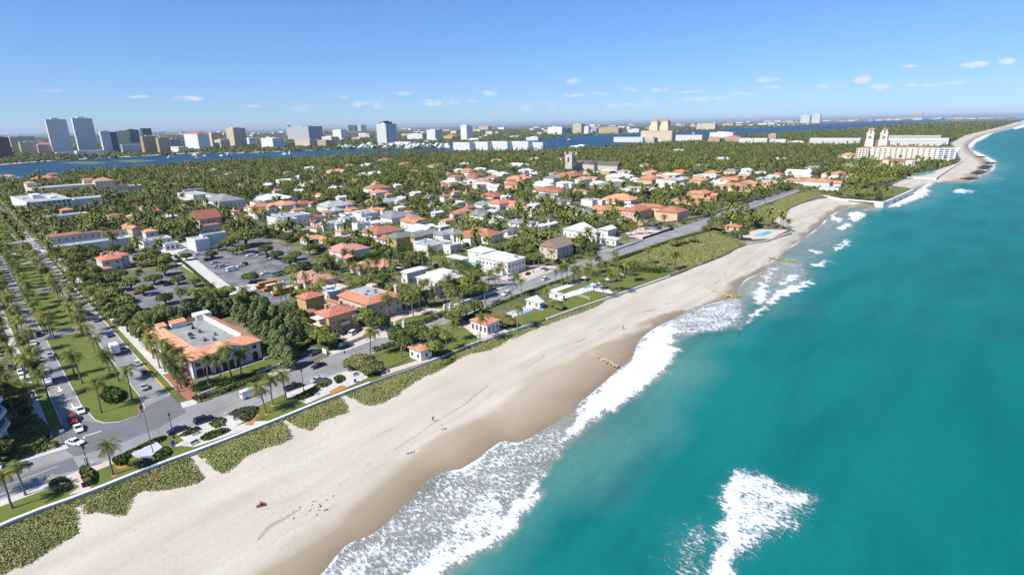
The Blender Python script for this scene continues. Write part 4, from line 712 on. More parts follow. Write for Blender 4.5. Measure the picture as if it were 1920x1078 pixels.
# church
ox, oy = P(1157, 322)
house([(0, 0, 15, 42, 9, 'gaby'), (1, 42, 14, 84, 10, 'gaby'), (-9, 38, 16, 48, 10.5, 'gabx')], STONE, mat('brown_slate', (.13, .10, .085), .8, .15, 1.), 'grey stone church with long brown slate nave roof among the trees', 'church', 'church', landmark='the stone church', chim=0, win=0, k=.75, org=(ox, oy))
x0, y0 = P(1070, 320); e = empty('bell_tower', (x0, y0, 0), ANG, 'square grey stone church tower with corner pinnacles beside the nave', 'tower'); b = MB(); b.box(-7, -7, 0, 7, 7, 26)
for sx in (-6.5, 6.5):
    for sy in (-6.5, 6.5): b.box(sx-1.2, sy-1.2, 26, sx+1.2, sy+1.2, 30)
b.build('wall', STONE, e); part(e, 'belfry_louvre', DKG, (-1.6, -7.15, 14, 1.6, -6.9, 22)); part(e, 'belfry_louvre', DKG, (-7.15, -1.6, 14, -6.9, 1.6, 22))
# ---- list of ordinary houses: x, y of the base centre, width in photo pixels, wall, roof, storeys, kind
HL = '''708 361 40 wo2 713 370 28 wo2 630 356 22 ww1 837 378 20 wo2 630 324 28 wo1 761 310 20 wo1 816 314 22 wo1 723 302 22 wo1 939 330 28 ww1 903 354 28 ww2 929 358 22 ww2 924 371 34 tt1 941 391 38 wo2 912 388 30 wg1
538 327 14 wo1 610 333 12 wo1 533 343 24 ww1 575 348 24 ww1 695 330 36 ww1 665 342 12 wo1 703 347 16 wo1 771 340 12 wo1 776 324 12 wo1 843 330 12 wo1 796 350 12 wo1 841 350 20 wt1 878 365 14 wo1 831 357 14 wt1 570 387 30 wt1 532 394 40 wo2
490 398 36 wo2 488 408 30 wo2 513 377 50 ww1 497 373 28 wg1 484 384 22 wf1 630 396 52 wG2 615 404 20 wo1 658 399 26 wo1 668 405 34 wf1 688 412 34 wf2 705 405 28 wo2 705 381 28 tt1 731 382 28 wG1 752 377 20 ww1 806 373 18 wg1 779 367 18 ww1
813 388 20 tg1 746 418 48 wg2 733 410 20 wg2 776 426 38 wo2 873 410 42 wt2 903 413 38 wg2 920 403 26 ww1 545 425 62 wf3 592 420 30 wt2 595 434 24 wt1 620 432 34 wG2 645 440 22 wo1 650 415 24 wf1 678 432 26 wf2 720 448 60 wt2
795 436 40 ww1 800 445 36 wg1 847 451 36 wg2 905 452 64 wo2 756 458 48 yn2 588 455 36 wo1 813 473 56 wf2 657 484 56 wp2 567 528 42 tp1 600 534 54 tp1 695 508 60 tp1 725 500 30 tp1 975 339 36 to1 1018 347 26 ww1 1060 334 44 to1 1058 352 24 ww2
1100 339 30 wo1 1145 354 44 wg1 1160 334 38 ww1 1264 352 66 wf3 1250 331 26 wo1 1197 358 42 wf1 1325 333 58 wf1 1371 340 38 wo1 1386 357 46 to2 1316 372 38 yo2 1290 382 38 pp1 1330 378 22 po1 1165 378 56 wo1 1110 386 26 wf2 1083 364 24 wo1
1033 362 44 wo1 1023 372 30 wg1 970 395 30 wo1 1137 398 44 po1 1100 404 34 wg1 1053 383 24 wg1 976 424 34 wg1 1033 427 22 ww1 1013 438 26 ww2 1224 325 16 wo1 1170 325 16 wo1 1078 277 20 ww1 1090 275 14 ww1 1317 312 18 wf1 970 313 28 ww1
1272 284 14 ww1 1498 328 44 ww1 1530 318 26 wg1 1500 343 42 wo1 1542 349 46 wo2 1556 357 26 wf1 1570 334 38 wo2 1590 333 24 wo1 1596 311 20 tg1 1589 297 34 wo1 1450 266 22 wo1 1492 268 26 ww1 1523 272 16 wo1 1355 300 20 ww1 1210 312 16 wo1
855 365 16 wo1 870 345 16 ww1 745 352 14 ww1 690 312 16 ww1 655 312 12 wo1 580 318 14 ww1 560 335 12 ww1 505 350 16 ww1 480 345 14 wo1 450 352 12 wo1 420 340 14 wo1 300 344 14 wo1 325 350 14 wo1 340 330 12 wo1 400 322 12 ww1 430 328 12 wo1 360 318 14 wo1
900 320 16 ww1 870 310 14 ww1 860 322 14 ww1 1000 300 16 ww1 930 303 14 wo1 985 323 18 ww1 1050 300 12 wo1 1190 340 16 ww1 1230 340 14 wo1 1340 345 16 ww1 1420 350 22 wo1 1445 335 18 ww1 1400 322 18 ww1 1465 300 16 ww1 1405 345 16 wo1
1000 390 22 ww1 950 375 20 ww1 880 395 20 wo1 860 385 16 ww1 930 418 24 ww1 1000 405 18 wo1 1065 395 20 ww1 1180 393 18 ww1 640 375 16 ww1 600 370 16 wo1 655 385 14 wo1 560 362 16 ww1 520 362 14 wo1 750 395 16 ww1 765 405 16 wo1 820 405 18 ww1 840 420 20 wo1
560 405 20 wo2 640 425 16 ww1 700 425 18 ww1 830 432 20 ww1 955 440 26 wg1 470 395 18 wo1 455 412 22 wo1 440 402 16 wo1 250 412 26 wo1 215 410 20 wo1 300 400 18 wo1 320 412 18 ww1 100 330 16 wo1 270 395 14 to1 1440 352 14 wo1 12 334 22 wo1 30 337 20 wf1 84 338 40 wo1'''.split()
WM = dict(w=W_WHITE, t=W_TAN, y=W_YEL, p=W_PINK); RM = dict(o=R_OR, w=R_WH, g=R_GR, G=R_FL, t=R_TER, p=R_PK, n=R_GN, f=R_WH)
WD = dict(w='white', t='tan', y='ochre', p='pink'); RD = dict(o='orange-roofed', w='white-roofed', g='grey-roofed', G='pale grey-roofed', t='brown-roofed', p='pink clay-roofed', n='green slate-roofed', f='flat-roofed')
for i in range(0, len(HL), 4):
    px, py, wp, cd = float(HL[i]), float(HL[i+1]), float(HL[i+2]), HL[i+3]; x, y = P(px, py); D = depth(x, y); w = min(32, max(10, wp*D/F*1.08)); h = {'1': 3.0, '2': 5.6, '3': 8.8}[cd[2]]; r = random.Random(i); d = w*r.uniform(.5, .7); kd = 'flat' if cd[1] == 'f' else r.choice(['hip', 'hip', 'gabx' if cd[1] in 'gGw' else 'hip'])
    ws = [(-w/2, -d/2, w/2, d/2, h, kd)]
    if w > 11: s = r.choice([-1, 1]); ww = w*.42; x0 = -w/2 if s < 0 else w/2-ww; ws.append((x0, -d/2-d*.55, x0+ww, -d/2+d*.5, h-(.4 if h < 5 else r.choice([.5, 2.6])), 'flat' if kd == 'flat' else r.choice(['hip', 'gaby'])))
    if w > 14: ws.append((-w*.2, d*.3, w*.35, d*1.1, h-.3, kd if kd != 'gabx' else 'hip'))
    ao = ANG+r.choice([0, 0, 0, math.pi/2, r.uniform(-.1, .1)])
    house(ws, WM[cd[0]], RM[cd[1]], rz=ao, org=(x, y), win=(1 if D < 520 else 0) if abs(ao-ANG) < 1 else (2 if D < 380 else 0), chim=1 if r.random() < .7 and D < 900 else 0, noun=f"{'two-storey ' if cd[2]=='2' else 'three-storey ' if cd[2]=='3' else ''}{WD[cd[0]]} {RD[cd[1]]} house".replace('white white-roofed', 'all-white'))
NH = len(FOOT); rr = random.Random(77); nadd = 0; PSX = [P(*p) for p in WC]
def clear(x, y, m): return all(not (min(p[0] for p in b_)-m < x < max(p[0] for p in b_)+m and min(p[1] for p in b_)-m < y < max(p[1] for p in b_)+m) for b_ in BLOCK)
for _ in range(6000):
    if nadd >= 105: break
    a_, b_ = rr.uniform(170, 1150), rr.uniform(190, 900); x, y = XY(a_, b_); q = Q(x, y, 0)
    if not (380 < q[0] < 1560 and q[1] > (325 if q[0] > 640 else 312)) or not clear(x, y, 11) or abs(x+y-28) < 60: continue
    w = rr.uniform(13, 22); d = w*rr.uniform(.5, .7); h = rr.choice([3., 3.2, 5.4]); cw, cr = rr.choice('wwwwtyp'), rr.choice('wwwwooooogGtpf'); kd = 'flat' if cr == 'f' else 'hip'
    ws = [(-w/2, -d/2, w/2, d/2, h, kd), (-w/2 if rr.random() < .5 else w*.05, -d*1.0, 0 if rr.random() < .3 else w*.45, d*.4, h-.35, kd)]
    if ws[1][2]-ws[1][0] < 4: ws.pop()
    house(ws, WM[cw], RM[cr], rz=ANG+rr.choice([0, math.pi/2]), org=(x, y), win=1 if q[1] > 400 else 0, chim=1 if rr.random() < .5 else 0, noun=f"{'two-storey ' if h > 5 else ''}{WD[cw]} {RD[cr]} house".replace('white white-roofed', 'all-white')); nadd += 1
lw_, dr_ = MB(), MB()
for i, ft in enumerate(FOOT[NH-172 if NH > 172 else 0:]):
    cx, cy = sum(p[0] for p in ft)/4, sum(p[1] for p in ft)/4
    if depth(cx, cy) > 800: continue
    n_ = math.hypot(cx, cy); ux, uy = -cx/n_, -cy/n_; k_ = random.Random(i); s_ = k_.uniform(3, 6.5); g_ = [(x+ux*s_, y+uy*s_) for x, y in ft]; t_ = lw_ if k_.random() < .75 else dr_; z_ = LZ[0]+.004*(i % 7); A_ = sum(g_[j][0]*g_[(j+1) % 4][1]-g_[(j+1) % 4][0]*g_[j][1] for j in range(4)); g_ = g_ if A_ > 0 else g_[::-1]
    t_.add([(x, y, z_) for x, y in g_], [(0, 1, 2, 3)]); BLOCK.append(g_)
LZ[0] += .04; tag(lw_.build('garden_lawns', LAWN), kind='structure'); tag(dr_.build('paved_yards', PAV), kind='structure')
st_ = MB()
for a_ in (215, 300, 372, 452, 545, 650, 770, 900):
    for k in range(60):
        b0 = 192+k*12; pts = [XY(a_+dx_, b0+dy_) for dx_, dy_ in ((0, 0), (5.5, 0), (5.5, 12), (0, 12))]; c_ = XY(a_+2.7, b0+6)
        if abs(c_[0]+c_[1]-28) < 60 or Q(*c_, 0)[0] < 380 or not clear(*c_, 3): continue
        st_.add([(x, y, LZ[0]) for x, y in pts], [(0, 1, 2, 3)]); BLOCK.append(pts)
LZ[0] += .01; tag(st_.build('town_streets', ASPH), kind='structure')
# ================================================ SEAWALL, FENCES, WALLS
def wallrun(name, pts, h, m, label, cat, th=.35, cap=None, z=0., cw=.1, posts=None):
    b = MB(); c = MB(); pm = MB()
    for p, q in zip(pts[:-1], pts[1:]):
        L = math.dist(p, q); a = math.atan2(q[1]-p[1], q[0]-p[0])
        b.box(p[0], p[1]-th/2, z, p[0]+L+.01, p[1]+th/2, h, 0, a, p)
        if cap: c.box(p[0], p[1]-th/2-cw, h, p[0]+L+.02, p[1]+th/2+cw, h+.14, 0, a, p)
        if posts:
            for k in range(int(L/posts)): x = p[0]+k*posts; pm.box(x, p[1]-th/2-.12, z, x+.4, p[1]+th/2+.12, h+.25, 0, a, p)
    o = b.build(name, m); tag(o, label, cat)
    if cap: c.build('coping', cap, o)
    if posts and pm.v: pm.build('pier', cap or m, o)
    return o
sw = [p for p in LEW if p[1] < 215 and p[0] < 10]; s1 = [p for p in sw if p[0] < -41]; s2 = [p for p in sw if p[0] >= -42]
wallrun('seawall', s1, .3, W_WHITE, 'long public seawall with white coping between promenade and dune grass', 'seawall', .35, WHT, -4, .22)
wallrun('seawall', [s1[-1]]+s2[:6], .3, W_GREY, 'lower grey seawall stretch by the small mottled-roof cabana garden', 'seawall', .3, None, -4)
wallrun('seawall', s2[5:], .45, W_WHITE, 'white balustraded garden wall below the square cabana terrace', 'garden wall', .2, WHT, -4, .05, posts=3)
wallrun('seawall', [p for p in LEW if 10 <= p[0] < 88], .25, W_WHITE, 'white garden seawall below the volleyball lawn and pool', 'seawall', .4, W_WHITE, -4, .08)
wallrun('seawall', [P(*p) for p in ((1400, 458), (1436, 452), (1484, 436))], .3, W_GREY, 'grey terrace wall around the dune-edge swimming pool', 'seawall', .4, WHT, -4)
wallrun('seawall', [P(*p) for p in ((1545, 368), (1577, 374.6), (1655, 381), (1660, 380), (1712, 357))], 1.0, W_WHITE, 'broad white seawall around the club lawn point', 'seawall', 1.6, W_WHITE, -5)
wallrun('seawall', [P(*p) for p in ((1700, 334), (1755, 334), (1804, 303))], 1.2, W_WHITE, 'white hotel seawall beside the pool terrace', 'seawall', 1.2, W_WHITE, -5)
wl = lambda px, h, m, l, cat='wall', **k: wallrun('garden_wall', [P(*p) for p in px], h, m, l, cat, **k)
wl([(372, 741), (450, 712), (540, 678), (528, 664)], .5, W_WHITE, 'low white wall round the front lawn of the courtyard building')
wl([(636, 652), (656, 645), (700, 627), (712, 624)], 1.3, W_CREAM, 'cream garden wall with white coping along the pavement by the ochre villa', cap=W_WHITE)
wl([(1100, 432), (1150, 419), (1176, 417), (1210, 424)], 2.2, W_YEL, 'ochre boundary wall around the pink palazzo', cap=W_CREAM); wl([(1212, 424), (1262, 418), (1318, 408), (1420, 372)], 1.6, W_YEL, 'long ochre roadside wall beside the pink palazzo garden', cap=W_CREAM)
wl([(1079, 466), (1120, 475), (1148, 472), (1205, 452)], 1.2, W_WHITE, 'white scalloped wall in front of the white cottage with steep gables', posts=4, cap=WHT)
wl([(1205, 450), (1262, 431), (1255, 426)], 1.8, mat('navy_screen', (.03, .035, .09), .8), 'dark navy construction screen along the motor court', 'screen'); wl([(1206, 424), (1240, 429)], 1.8, MATS['navy_screen'], 'short dark navy screen on the inland side of the motor court', 'screen')
wl([(1340, 410), (1352, 404), (1478, 361)], .8, W_CREAM, 'low pale wall along the far shore road verge'); wl([(877, 566), (960, 536), (985, 527)], .8, W_WHITE, 'low white wall along the road below the white mansion')
def line_posts(name, px, label, cat, h=3., n=8, m=GREENR, z=0):
    pts = [P(*p) for p in px]; o = None; b = MB(); k = 0
    for p, q in zip(pts[:-1], pts[1:]):
        for i in range(n): t = i/n; x, y = p[0]+(q[0]-p[0])*t, p[1]+(q[1]-p[1])*t; b.tube([(x, y, 0), (x, y, h)], [.06, .06], 5)
        for zz in (h*.5, h): b.tube([(*p, zz), (*q, zz)], [.03, .03], 4)
    return tag(b.build(name, m), label, cat)
line_posts('court_fence', [(700, 520), (722, 532), (745, 540)], 'tall green tennis court fence behind the long tan mansion', 'fence')
# gate pillars with urns
for i, px in enumerate([(874, 606-0), (756, 620)]): pass
PIL = [((757, 664-0), 'stone gate pillar')]
def pillar(px, label):
    e = empty('gate_pillar', (*P(*px), 0), ANG, label, 'pillar'); part(e, 'pier', W_WHITE, (-.45, -.45, 0, .45, .45, 2.6), (-.6, -.6, 2.6, .6, .6, 2.8)); b = MB(); b.lathe([(.15, 2.8), (.4, 3.1), (.5, 3.4), (.25, 3.7), (.1, 3.9)], 8); b.build('urn', W_CREAM, e)
for px, l in (((741, 619), 'gate pillar with urn at the near end of the curved drive'), ((758, 616), 'second gate pillar with urn opening the curved drive'), ((834, 586), 'gate pillar with urn at the far end of the curved drive'), ((846, 581), 'taller gate pillar beside the road where the curved drive ends')): pillar(px, l)
# ================================================ VEHICLES
CARM = {}
def carpaint(c):
    if c not in CARM: m = mat('car_paint_'+c, dict(white=(.75, .75, .75), silver=(.42, .43, .44), grey=(.16, .165, .17), black=(.012, .013, .018), red=(.33, .012, .015), blue=(.02, .06, .20), navy=(.012, .02, .055), green=(.02, .06, .04), tan=(.4, .33, .24), maroon=(.15, .01, .02), orange=(.62, .26, .02), teal=(.01, .10, .12))[c], .22, spec=.6); CARM[c] = m
    return CARM[c]
RUB = mat('rubber', (.012, .012, .012), .8); LGT = mat('lamp_lens', (.75, .75, .7), .15); TAIL = mat('tail_lens', (.4, .01, .01), .2)
CARS = {}
def loft(b, secs, m=0):
    n = len(secs[0]); v = [p for s in secs for p in s]; f = [(k*n+i, k*n+(i+1) % n, (k+1)*n+(i+1) % n, (k+1)*n+i) for k in range(len(secs)-1) for i in range(n)]
    b.add(v, f+[tuple(range(n))[::-1], tuple(range((len(secs)-1)*n, len(secs)*n))], m)
def carmesh(kind):
    if kind in CARS: return CARS[kind]
    L, Wd, Hc = dict(sedan=(4.8, 1.82, 1.42), suv=(4.9, 1.95, 1.75), pickup=(5.7, 2., 1.8), van=(5.9, 2.05, 2.5), cart=(2.6, 1.3, 1.9), hatch=(4.2, 1.8, 1.5))[kind]; w = Wd/2
    def sec(x, z0, z1, ww, tk=.86): return [(x, -ww, z0), (x, -ww, z0+(z1-z0)*.6), (x, -ww*tk, z1), (x, ww*tk, z1), (x, ww, z0+(z1-z0)*.6), (x, ww, z0)]
    b = MB(); g = MB(); rf = MB(); hl = L/2; zb = .9 if kind in ('suv', 'pickup') else .82
    if kind == 'van':
        loft(b, [sec(-hl, .35, 2.4, w*.97), sec(-hl+.15, .3, 2.5, w), sec(hl-1.9, .3, 2.5, w), sec(hl-1.2, .3, 1.95, w), sec(hl-.9, .3, 1.25, w*.98), sec(hl-.1, .35, 1.0, w*.93), sec(hl, .4, .8, w*.85)])
        loft(g, [[(hl-1.85, -w*.84, 2.42), (hl-1.85, w*.84, 2.42), (hl-1.8, w*.84, 2.46), (hl-1.8, -w*.84, 2.46)], [(hl-.98, -w*.93, 1.32), (hl-.98, w*.93, 1.32), (hl-.9, w*.93, 1.38), (hl-.9, -w*.93, 1.38)]]); g.box(hl-2.3, -w-.01, 1.4, hl-1.4, w+.01, 1.95); g.box(-hl-.01, -w*.7, 1.4, -hl+.1, w*.7, 2.)
    elif kind == 'cart':
        b.box(-1.2, -w, .3, 1.1, w, .75); b.box(-.5, -w*.9, .75, .1, w*.9, 1.0); b.box(-.6, -w*.9, 1., -.45, w*.9, 1.35); b.box(-1., -w, 1.85, .8, w, 1.93)
        for sx in (-.9, .7):
            for sy in (-w+.05, w-.05): b.tube([(sx, sy, .7), (sx, sy, 1.86)], [.03, .03], 4)
        g.box(.72, -w+.1, .9, .76, w-.1, 1.5)
    else:
        loft(b, [sec(-hl, .35, zb*.95, w*.88), sec(-hl+.2, .25, zb+.08, w*.97), sec(-hl+1., .22, zb+.08, w), sec(hl-1.5, .22, zb+.05, w), sec(hl-.3, .25, zb-.08, w*.96), sec(hl, .35, zb-.28, w*.84)])
        c0, c1, r0, r1 = dict(sedan=(-hl+.85, hl-1.35, -hl+1.55, hl-2.2), suv=(-hl+.12, hl-1.4, -hl+.45, hl-2.1), pickup=(-.4, hl-1.35, -.15, hl-2.1), hatch=(-hl+.15, hl-1.1, -hl+.6, hl-1.9))[kind]
        zr = Hc
        loft(g, [[(c0, -w*.9, zb), (c0, w*.9, zb), (c1, w*.9, zb), (c1, -w*.9, zb)], [(r0, -w*.72, zr-.06), (r0, w*.72, zr-.06), (r1, w*.72, zr-.06), (r1, -w*.72, zr-.06)]])
        loft(rf, [[(r0-.04, -w*.76, zr-.07), (r0-.04, w*.76, zr-.07), (r1+.04, w*.76, zr-.07), (r1+.04, -w*.76, zr-.07)], [(r0+.1, -w*.68, zr), (r0+.1, w*.68, zr), (r1-.1, w*.68, zr), (r1-.1, -w*.68, zr)]])
        for s in (-1, 1):
            for (xa, xb) in ((c0, r0), (c1, r1)): rf.tube([(xa, s*w*.9, zb), (xb, s*w*.74, zr-.05)], [.05, .05], 4)
            xm = (c0+c1)/2-.1; rf.tube([(xm, s*w*.91, zb), (xm, s*w*.75, zr-.05)], [.05, .05], 4)
        if kind == 'pickup': b.box(-hl+.1, -w*.97, zb, -.45, -w*.87, zb+.35); b.box(-hl+.1, w*.87, zb, -.45, w*.97, zb+.35); b.box(-hl+.05, -w*.95, zb, -hl+.15, w*.95, zb+.35)
    r = .34 if kind != 'cart' else .24; wh = MB(); wh.tube([(0, -.11, 0), (0, .11, 0)], [r, r], 12); hb = MB(); hb.tube([(0, -.12, 0), (0, .12, 0)], [r*.55, r*.55], 10)
    hd = MB(); hd.box(-.06, -.16, -.07, .06, .16, .07)
    CARS[kind] = (b.v, b.f, g, rf, wh.mesh('wheel', RUB), hb.mesh('rim', GRY), hd, L, Wd, r, {}); return CARS[kind]
def car(x, y, ang, color='white', kind='sedan', label=None, noun=None, z=.07, group='cars in the streets and car parks'):
    bv, bf, g, rf, wh, hb, hd, L, Wd, r, cache = carmesh(kind); cm = carpaint(color)
    if color not in cache:
        b = MB(); b.v = list(bv); b.f = list(bf); b.m = [0]*len(bf); cache[color] = (b.mesh('body', cm), rf.mesh('roof', cm) if rf.v else None)
    if 'g' not in cache: cache['g'] = g.mesh('window', GLS); cache['h'] = hd.mesh('headlight', LGT); cache['t'] = hd.mesh('taillight', TAIL)
    e = empty({'pickup': 'pickup_truck', 'van': 'delivery_van', 'cart': 'golf_cart'}.get(kind, 'parked_car'), (x, y, z), ang); link('body', cache[color][0], e); link('window', cache['g'], e)
    if cache[color][1]: link('roof', cache[color][1], e)
    for sx in (-L*.31, L*.31):
        for sy in (-Wd/2+.1, Wd/2-.1): w = link('wheel', wh, e, (sx, sy, r)); link('rim', hb, w)
    if kind != 'cart':
        for sy in (-Wd*.33, Wd*.33): link('headlight', cache['h'], e, (L/2-.05, sy, .62)); link('taillight', cache['t'], e, (-L/2+.04, sy, .72))
    cat = {'pickup': 'pickup truck', 'van': 'van', 'cart': 'golf cart'}.get(kind, 'car')
    if label: tag(e, label, cat, group)
    else: pend(e, noun or f'{color} {"SUV" if kind=="suv" else kind}', x, y, cat, group)
    return e
W135 = math.radians(135); NB = ANG; SB = ANG+math.pi
def carp(px, py, ang, *a, **k): x, y = P(px, py); return car(x, y, ang, *a, **k)
carp(161-9, 772, W135+math.pi, 'white', 'sedan', 'white sedan beside the median kerb just behind the red car'); carp(137, 790, W135+math.pi, 'red', 'suv', 'red car waiting at the junction behind a white sedan', z=.08)
carp(148, 806, W135+math.pi, 'white', 'sedan', 'white sedan stopped at the junction line in front of the red car', z=.08); carp(142, 832, W135+math.pi+.5, 'white', 'sedan', 'white sedan turning out of the boulevard beside the leaning palm', z=.08)
carp(30, 879, NB, 'navy', 'suv', 'dark blue car on the shore road under the palm at the photo edge'); carp(334, 809, NB, 'navy', 'sedan', 'dark sedan parked at the kerb beside the tall street lamp', z=.08); carp(383, 790, NB, 'navy', 'suv', 'dark blue SUV parked just ahead of the dark sedan by the promenade', z=.08)
carp(472, 742, NB, 'white', 'van', 'white delivery van driving past the seaside palms'); carp(551, 728, NB, 'black', 'pickup', 'black pickup truck parked beside the promenade shrubs'); carp(597, 714, NB, 'silver', 'sedan', 'silver sedan parked by the promenade flower beds'); carp(597, 688, SB, 'black', 'sedan', 'black sedan driving toward the junction before the casuarinas')
carp(592, 664, SB+.2, 'black', 'sedan', 'dark car half in tree shade by the driveway sign'); carp(270, 700, W135, 'grey', 'suv', 'grey car parked at the boulevard kerb behind the golf cart'); carp(270, 728, W135, 'silver', 'sedan', 'silver sedan parked nearest the boulevard mouth'); carp(259, 685, W135, 'white', 'cart', 'white roofed golf cart parked at the boulevard kerb')
carp(74, 629, W135+math.pi, 'black', 'sedan', 'black sedan driving down the seaward carriageway near the median kerb'); carp(95, 668, W135+math.pi, 'silver', 'sedan', 'silver car by the median kerb below the black sedan')
for q in ((63, 646, 'white'), (62, 661, 'silver'), (40, 700, 'white'), (22, 690, 'tan')): carp(q[0], q[1], W135+math.pi, q[2])
carp(154, 493, NB, 'maroon', 'sedan', 'dark red car crossing on the side street by the corner villa'); carp(135, 549, W135, 'black', 'sedan'); carp(72, 486, W135, 'maroon', 'suv'); carp(10, 478, W135+math.pi, 'white'); carp(66, 474, W135, 'white', 'van'); carp(28, 483, W135, 'white', 'van')
for q_ in ((205, 628), (180, 600), (165, 588), (150, 570), (232, 655), (120, 530), (110, 520)): carp(q_[0], q_[1]+2, W135, R.choice(['white', 'silver', 'black', 'grey', 'blue']))
for i in range(9): carp(57+i*5.5, 418+i*8.2, 0.1, ['white', 'silver', 'white', 'blue', 'white', 'silver', 'black', 'white', 'white'][i], 'sedan')
for q in ((245, 545, 'red', 'hatch'), (260, 551, 'red', 'sedan'), (279, 544, 'black', 'suv'), (290, 553, 'blue', 'sedan'), (305, 531, 'red', 'sedan'), (316, 535, 'navy', 'sedan'), (371, 568, 'black', 'suv'), (373, 479, 'white', 'suv'), (335, 492, 'navy', 'sedan'), (391, 489, 'black', 'suv'), (402, 486, 'navy', 'suv'), (403, 494, 'silver', 'sedan'), (409, 500, 'silver', 'sedan'), (419, 501, 'silver', 'suv'), (436, 508, 'white', 'van'), (451, 500, 'white', 'sedan'), (457, 498, 'navy', 'suv'), (469, 480, 'white', 'sedan'),
          (455, 477, 'tan', 'sedan'), (432, 467, 'white', 'sedan'), (438, 471, 'white', 'sedan'), (430, 462, 'blue', 'sedan'), (505, 482, 'navy', 'sedan'), (512, 485, 'silver', 'sedan'), (488, 479, 'silver', 'sedan'), (483, 475, 'navy', 'sedan'), (497, 514, 'white', 'sedan'), (514, 434, 'maroon', 'suv'), (552, 437, 'white', 'sedan'), (380, 440, 'white', 'sedan'), (388, 437, 'silver', 'sedan')):
    carp(q[0], q[1], NB+(math.pi if (q[0]+q[1]) % 2 > .5 else 0)+R.uniform(-.03, .03), q[2], q[3])
for q in ((947, 517, 'silver', NB), (956, 518.5, 'white', NB), (1023, 525, 'white', NB), (949, 553, 'white', SB), (990, 515, 'black', NB+.4), (1020, 507, 'white', NB+.3), (650, 626, 'black', NB), (671, 621, 'black', NB+.5), (663, 626, 'white', NB+.4), (1432, 382, 'white', NB), (914, 541, 'navy', W135), (925, 545, 'navy', W135), (1230, 423, 'black', 1.), (1211, 420, 'white', .9)): carp(q[0], q[1], q[3], q[2], 'suv' if q[2] == 'white' else 'sedan')
def boxtruck(px, py, ang, label, L=7., cabm='white', roofl='white'):
    x, y = P(px, py); e = empty('box_truck', (x, y, .07), ang, label, 'truck'); part(e, 'cargo_box', WHT, (-L/2, -1.2, .7, L/2-2., 1.2, 3.4)); part(e, 'chassis', BLK, (-L/2, -1.05, .45, L/2-.2, 1.05, .7))
    b = MB(); loft(b, [[(L/2-1.9, -1.05, .6), (L/2-1.9, 1.05, .6), (L/2-1.9, 1.05, 2.3), (L/2-1.9, -1.05, 2.3)], [(L/2-.9, -1.05, .6), (L/2-.9, 1.05, .6), (L/2-1.1, 1., 2.25), (L/2-1.1, -1., 2.25)], [(L/2, -1., .5), (L/2, 1., .5), (L/2, .95, 1.25), (L/2, -.95, 1.25)]]); b.build('cab', WHT, e)
    part(e, 'windscreen', GLS, (L/2-1.15, -.9, 1.45, L/2-.6, .9, 1.95)); wh = CARS['van'][4]
    for sx in (-L*.3, L*.36):
        for sy in (-1., 1.): w = link('wheel', wh, e, (sx, sy, .42)); w.scale = (1.2, 1.2, 1.2)
    return e
boxtruck(89, 718, W135+math.pi, 'white box truck with tall cargo body driving toward the junction'); boxtruck(216, 661, W135, 'grey-white box truck parked at the median side of the right carriageway')
boxtruck(1205, 420, NB, 'white box truck parked inside the motor court')
def bus(px, py, ang, label, white=False, roof=True, L=10.5):
    x, y = P(px, py); e = empty('school_bus', (x, y, .06), ang, label, 'bus', 'school buses in the yard'); cm = carpaint('white' if white else 'orange'); b = MB()
    loft(b, [[(-L/2, -1.2, .5), (-L/2, -1.2, 2.4), (-L/2, -.9, 2.95), (-L/2, .9, 2.95), (-L/2, 1.2, 2.4), (-L/2, 1.2, .5)], [(L/2-1.6, -1.2, .5), (L/2-1.6, -1.2, 2.4), (L/2-1.6, -.9, 2.95), (L/2-1.6, .9, 2.95), (L/2-1.6, 1.2, 2.4), (L/2-1.6, 1.2, .5)]]); b.box(L/2-1.6, -1., .5, L/2, 1., 1.45); b.build('body', cm, e)
    if roof: part(e, 'roof', WHT, (-L/2+.1, -.95, 2.96, L/2-1.7, .95, 3.02))
    for s in (-1, 1):
        b = MB(); [b.box(-L/2+.5+i*.95, s*1.215-.01, 1.6, -L/2+1.25+i*.95, s*1.215+.01, 2.25) for i in range(9)]; b.build('window', GLS, e)
        part(e, 'side_stripe', BLK, (-L/2+.1, s*1.22-.01, 1.25, L/2-1.7, s*1.22+.01, 1.33))
    part(e, 'rear_window', GLS, (-L/2-.02, -.95, 1.5, -L/2, -.35, 2.3), (-L/2-.02, .35, 1.5, -L/2, .95, 2.3), (-L/2-.02, -.25, .8, -L/2, .25, 2.3)); part(e, 'windscreen', GLS, (L/2-1.6, -1., 1.6, L/2-1.57, 1., 2.4))
    for sx in (-L*.28, L*.36):
        for sy in (-1.05, 1.05): w = link('wheel', CARS['van'][4], e, (sx, sy, .45)); w.scale = (1.3, 1.3, 1.3)
bus(467, 553, W135-.05, 'orange school bus with white roof standing apart from the others'); bus(500, 538, NB-.1+math.pi, 'plain orange school bus farthest up the row', roof=False); bus(514, 543, NB-.05+math.pi, 'orange school bus with pale rear stripe, second in the row'); bus(522, 549, NB+math.pi, 'short white minibus between two orange buses', True, L=6.5); bus(531, 551, NB+math.pi, 'orange school bus with bright white roof at the end of the row')
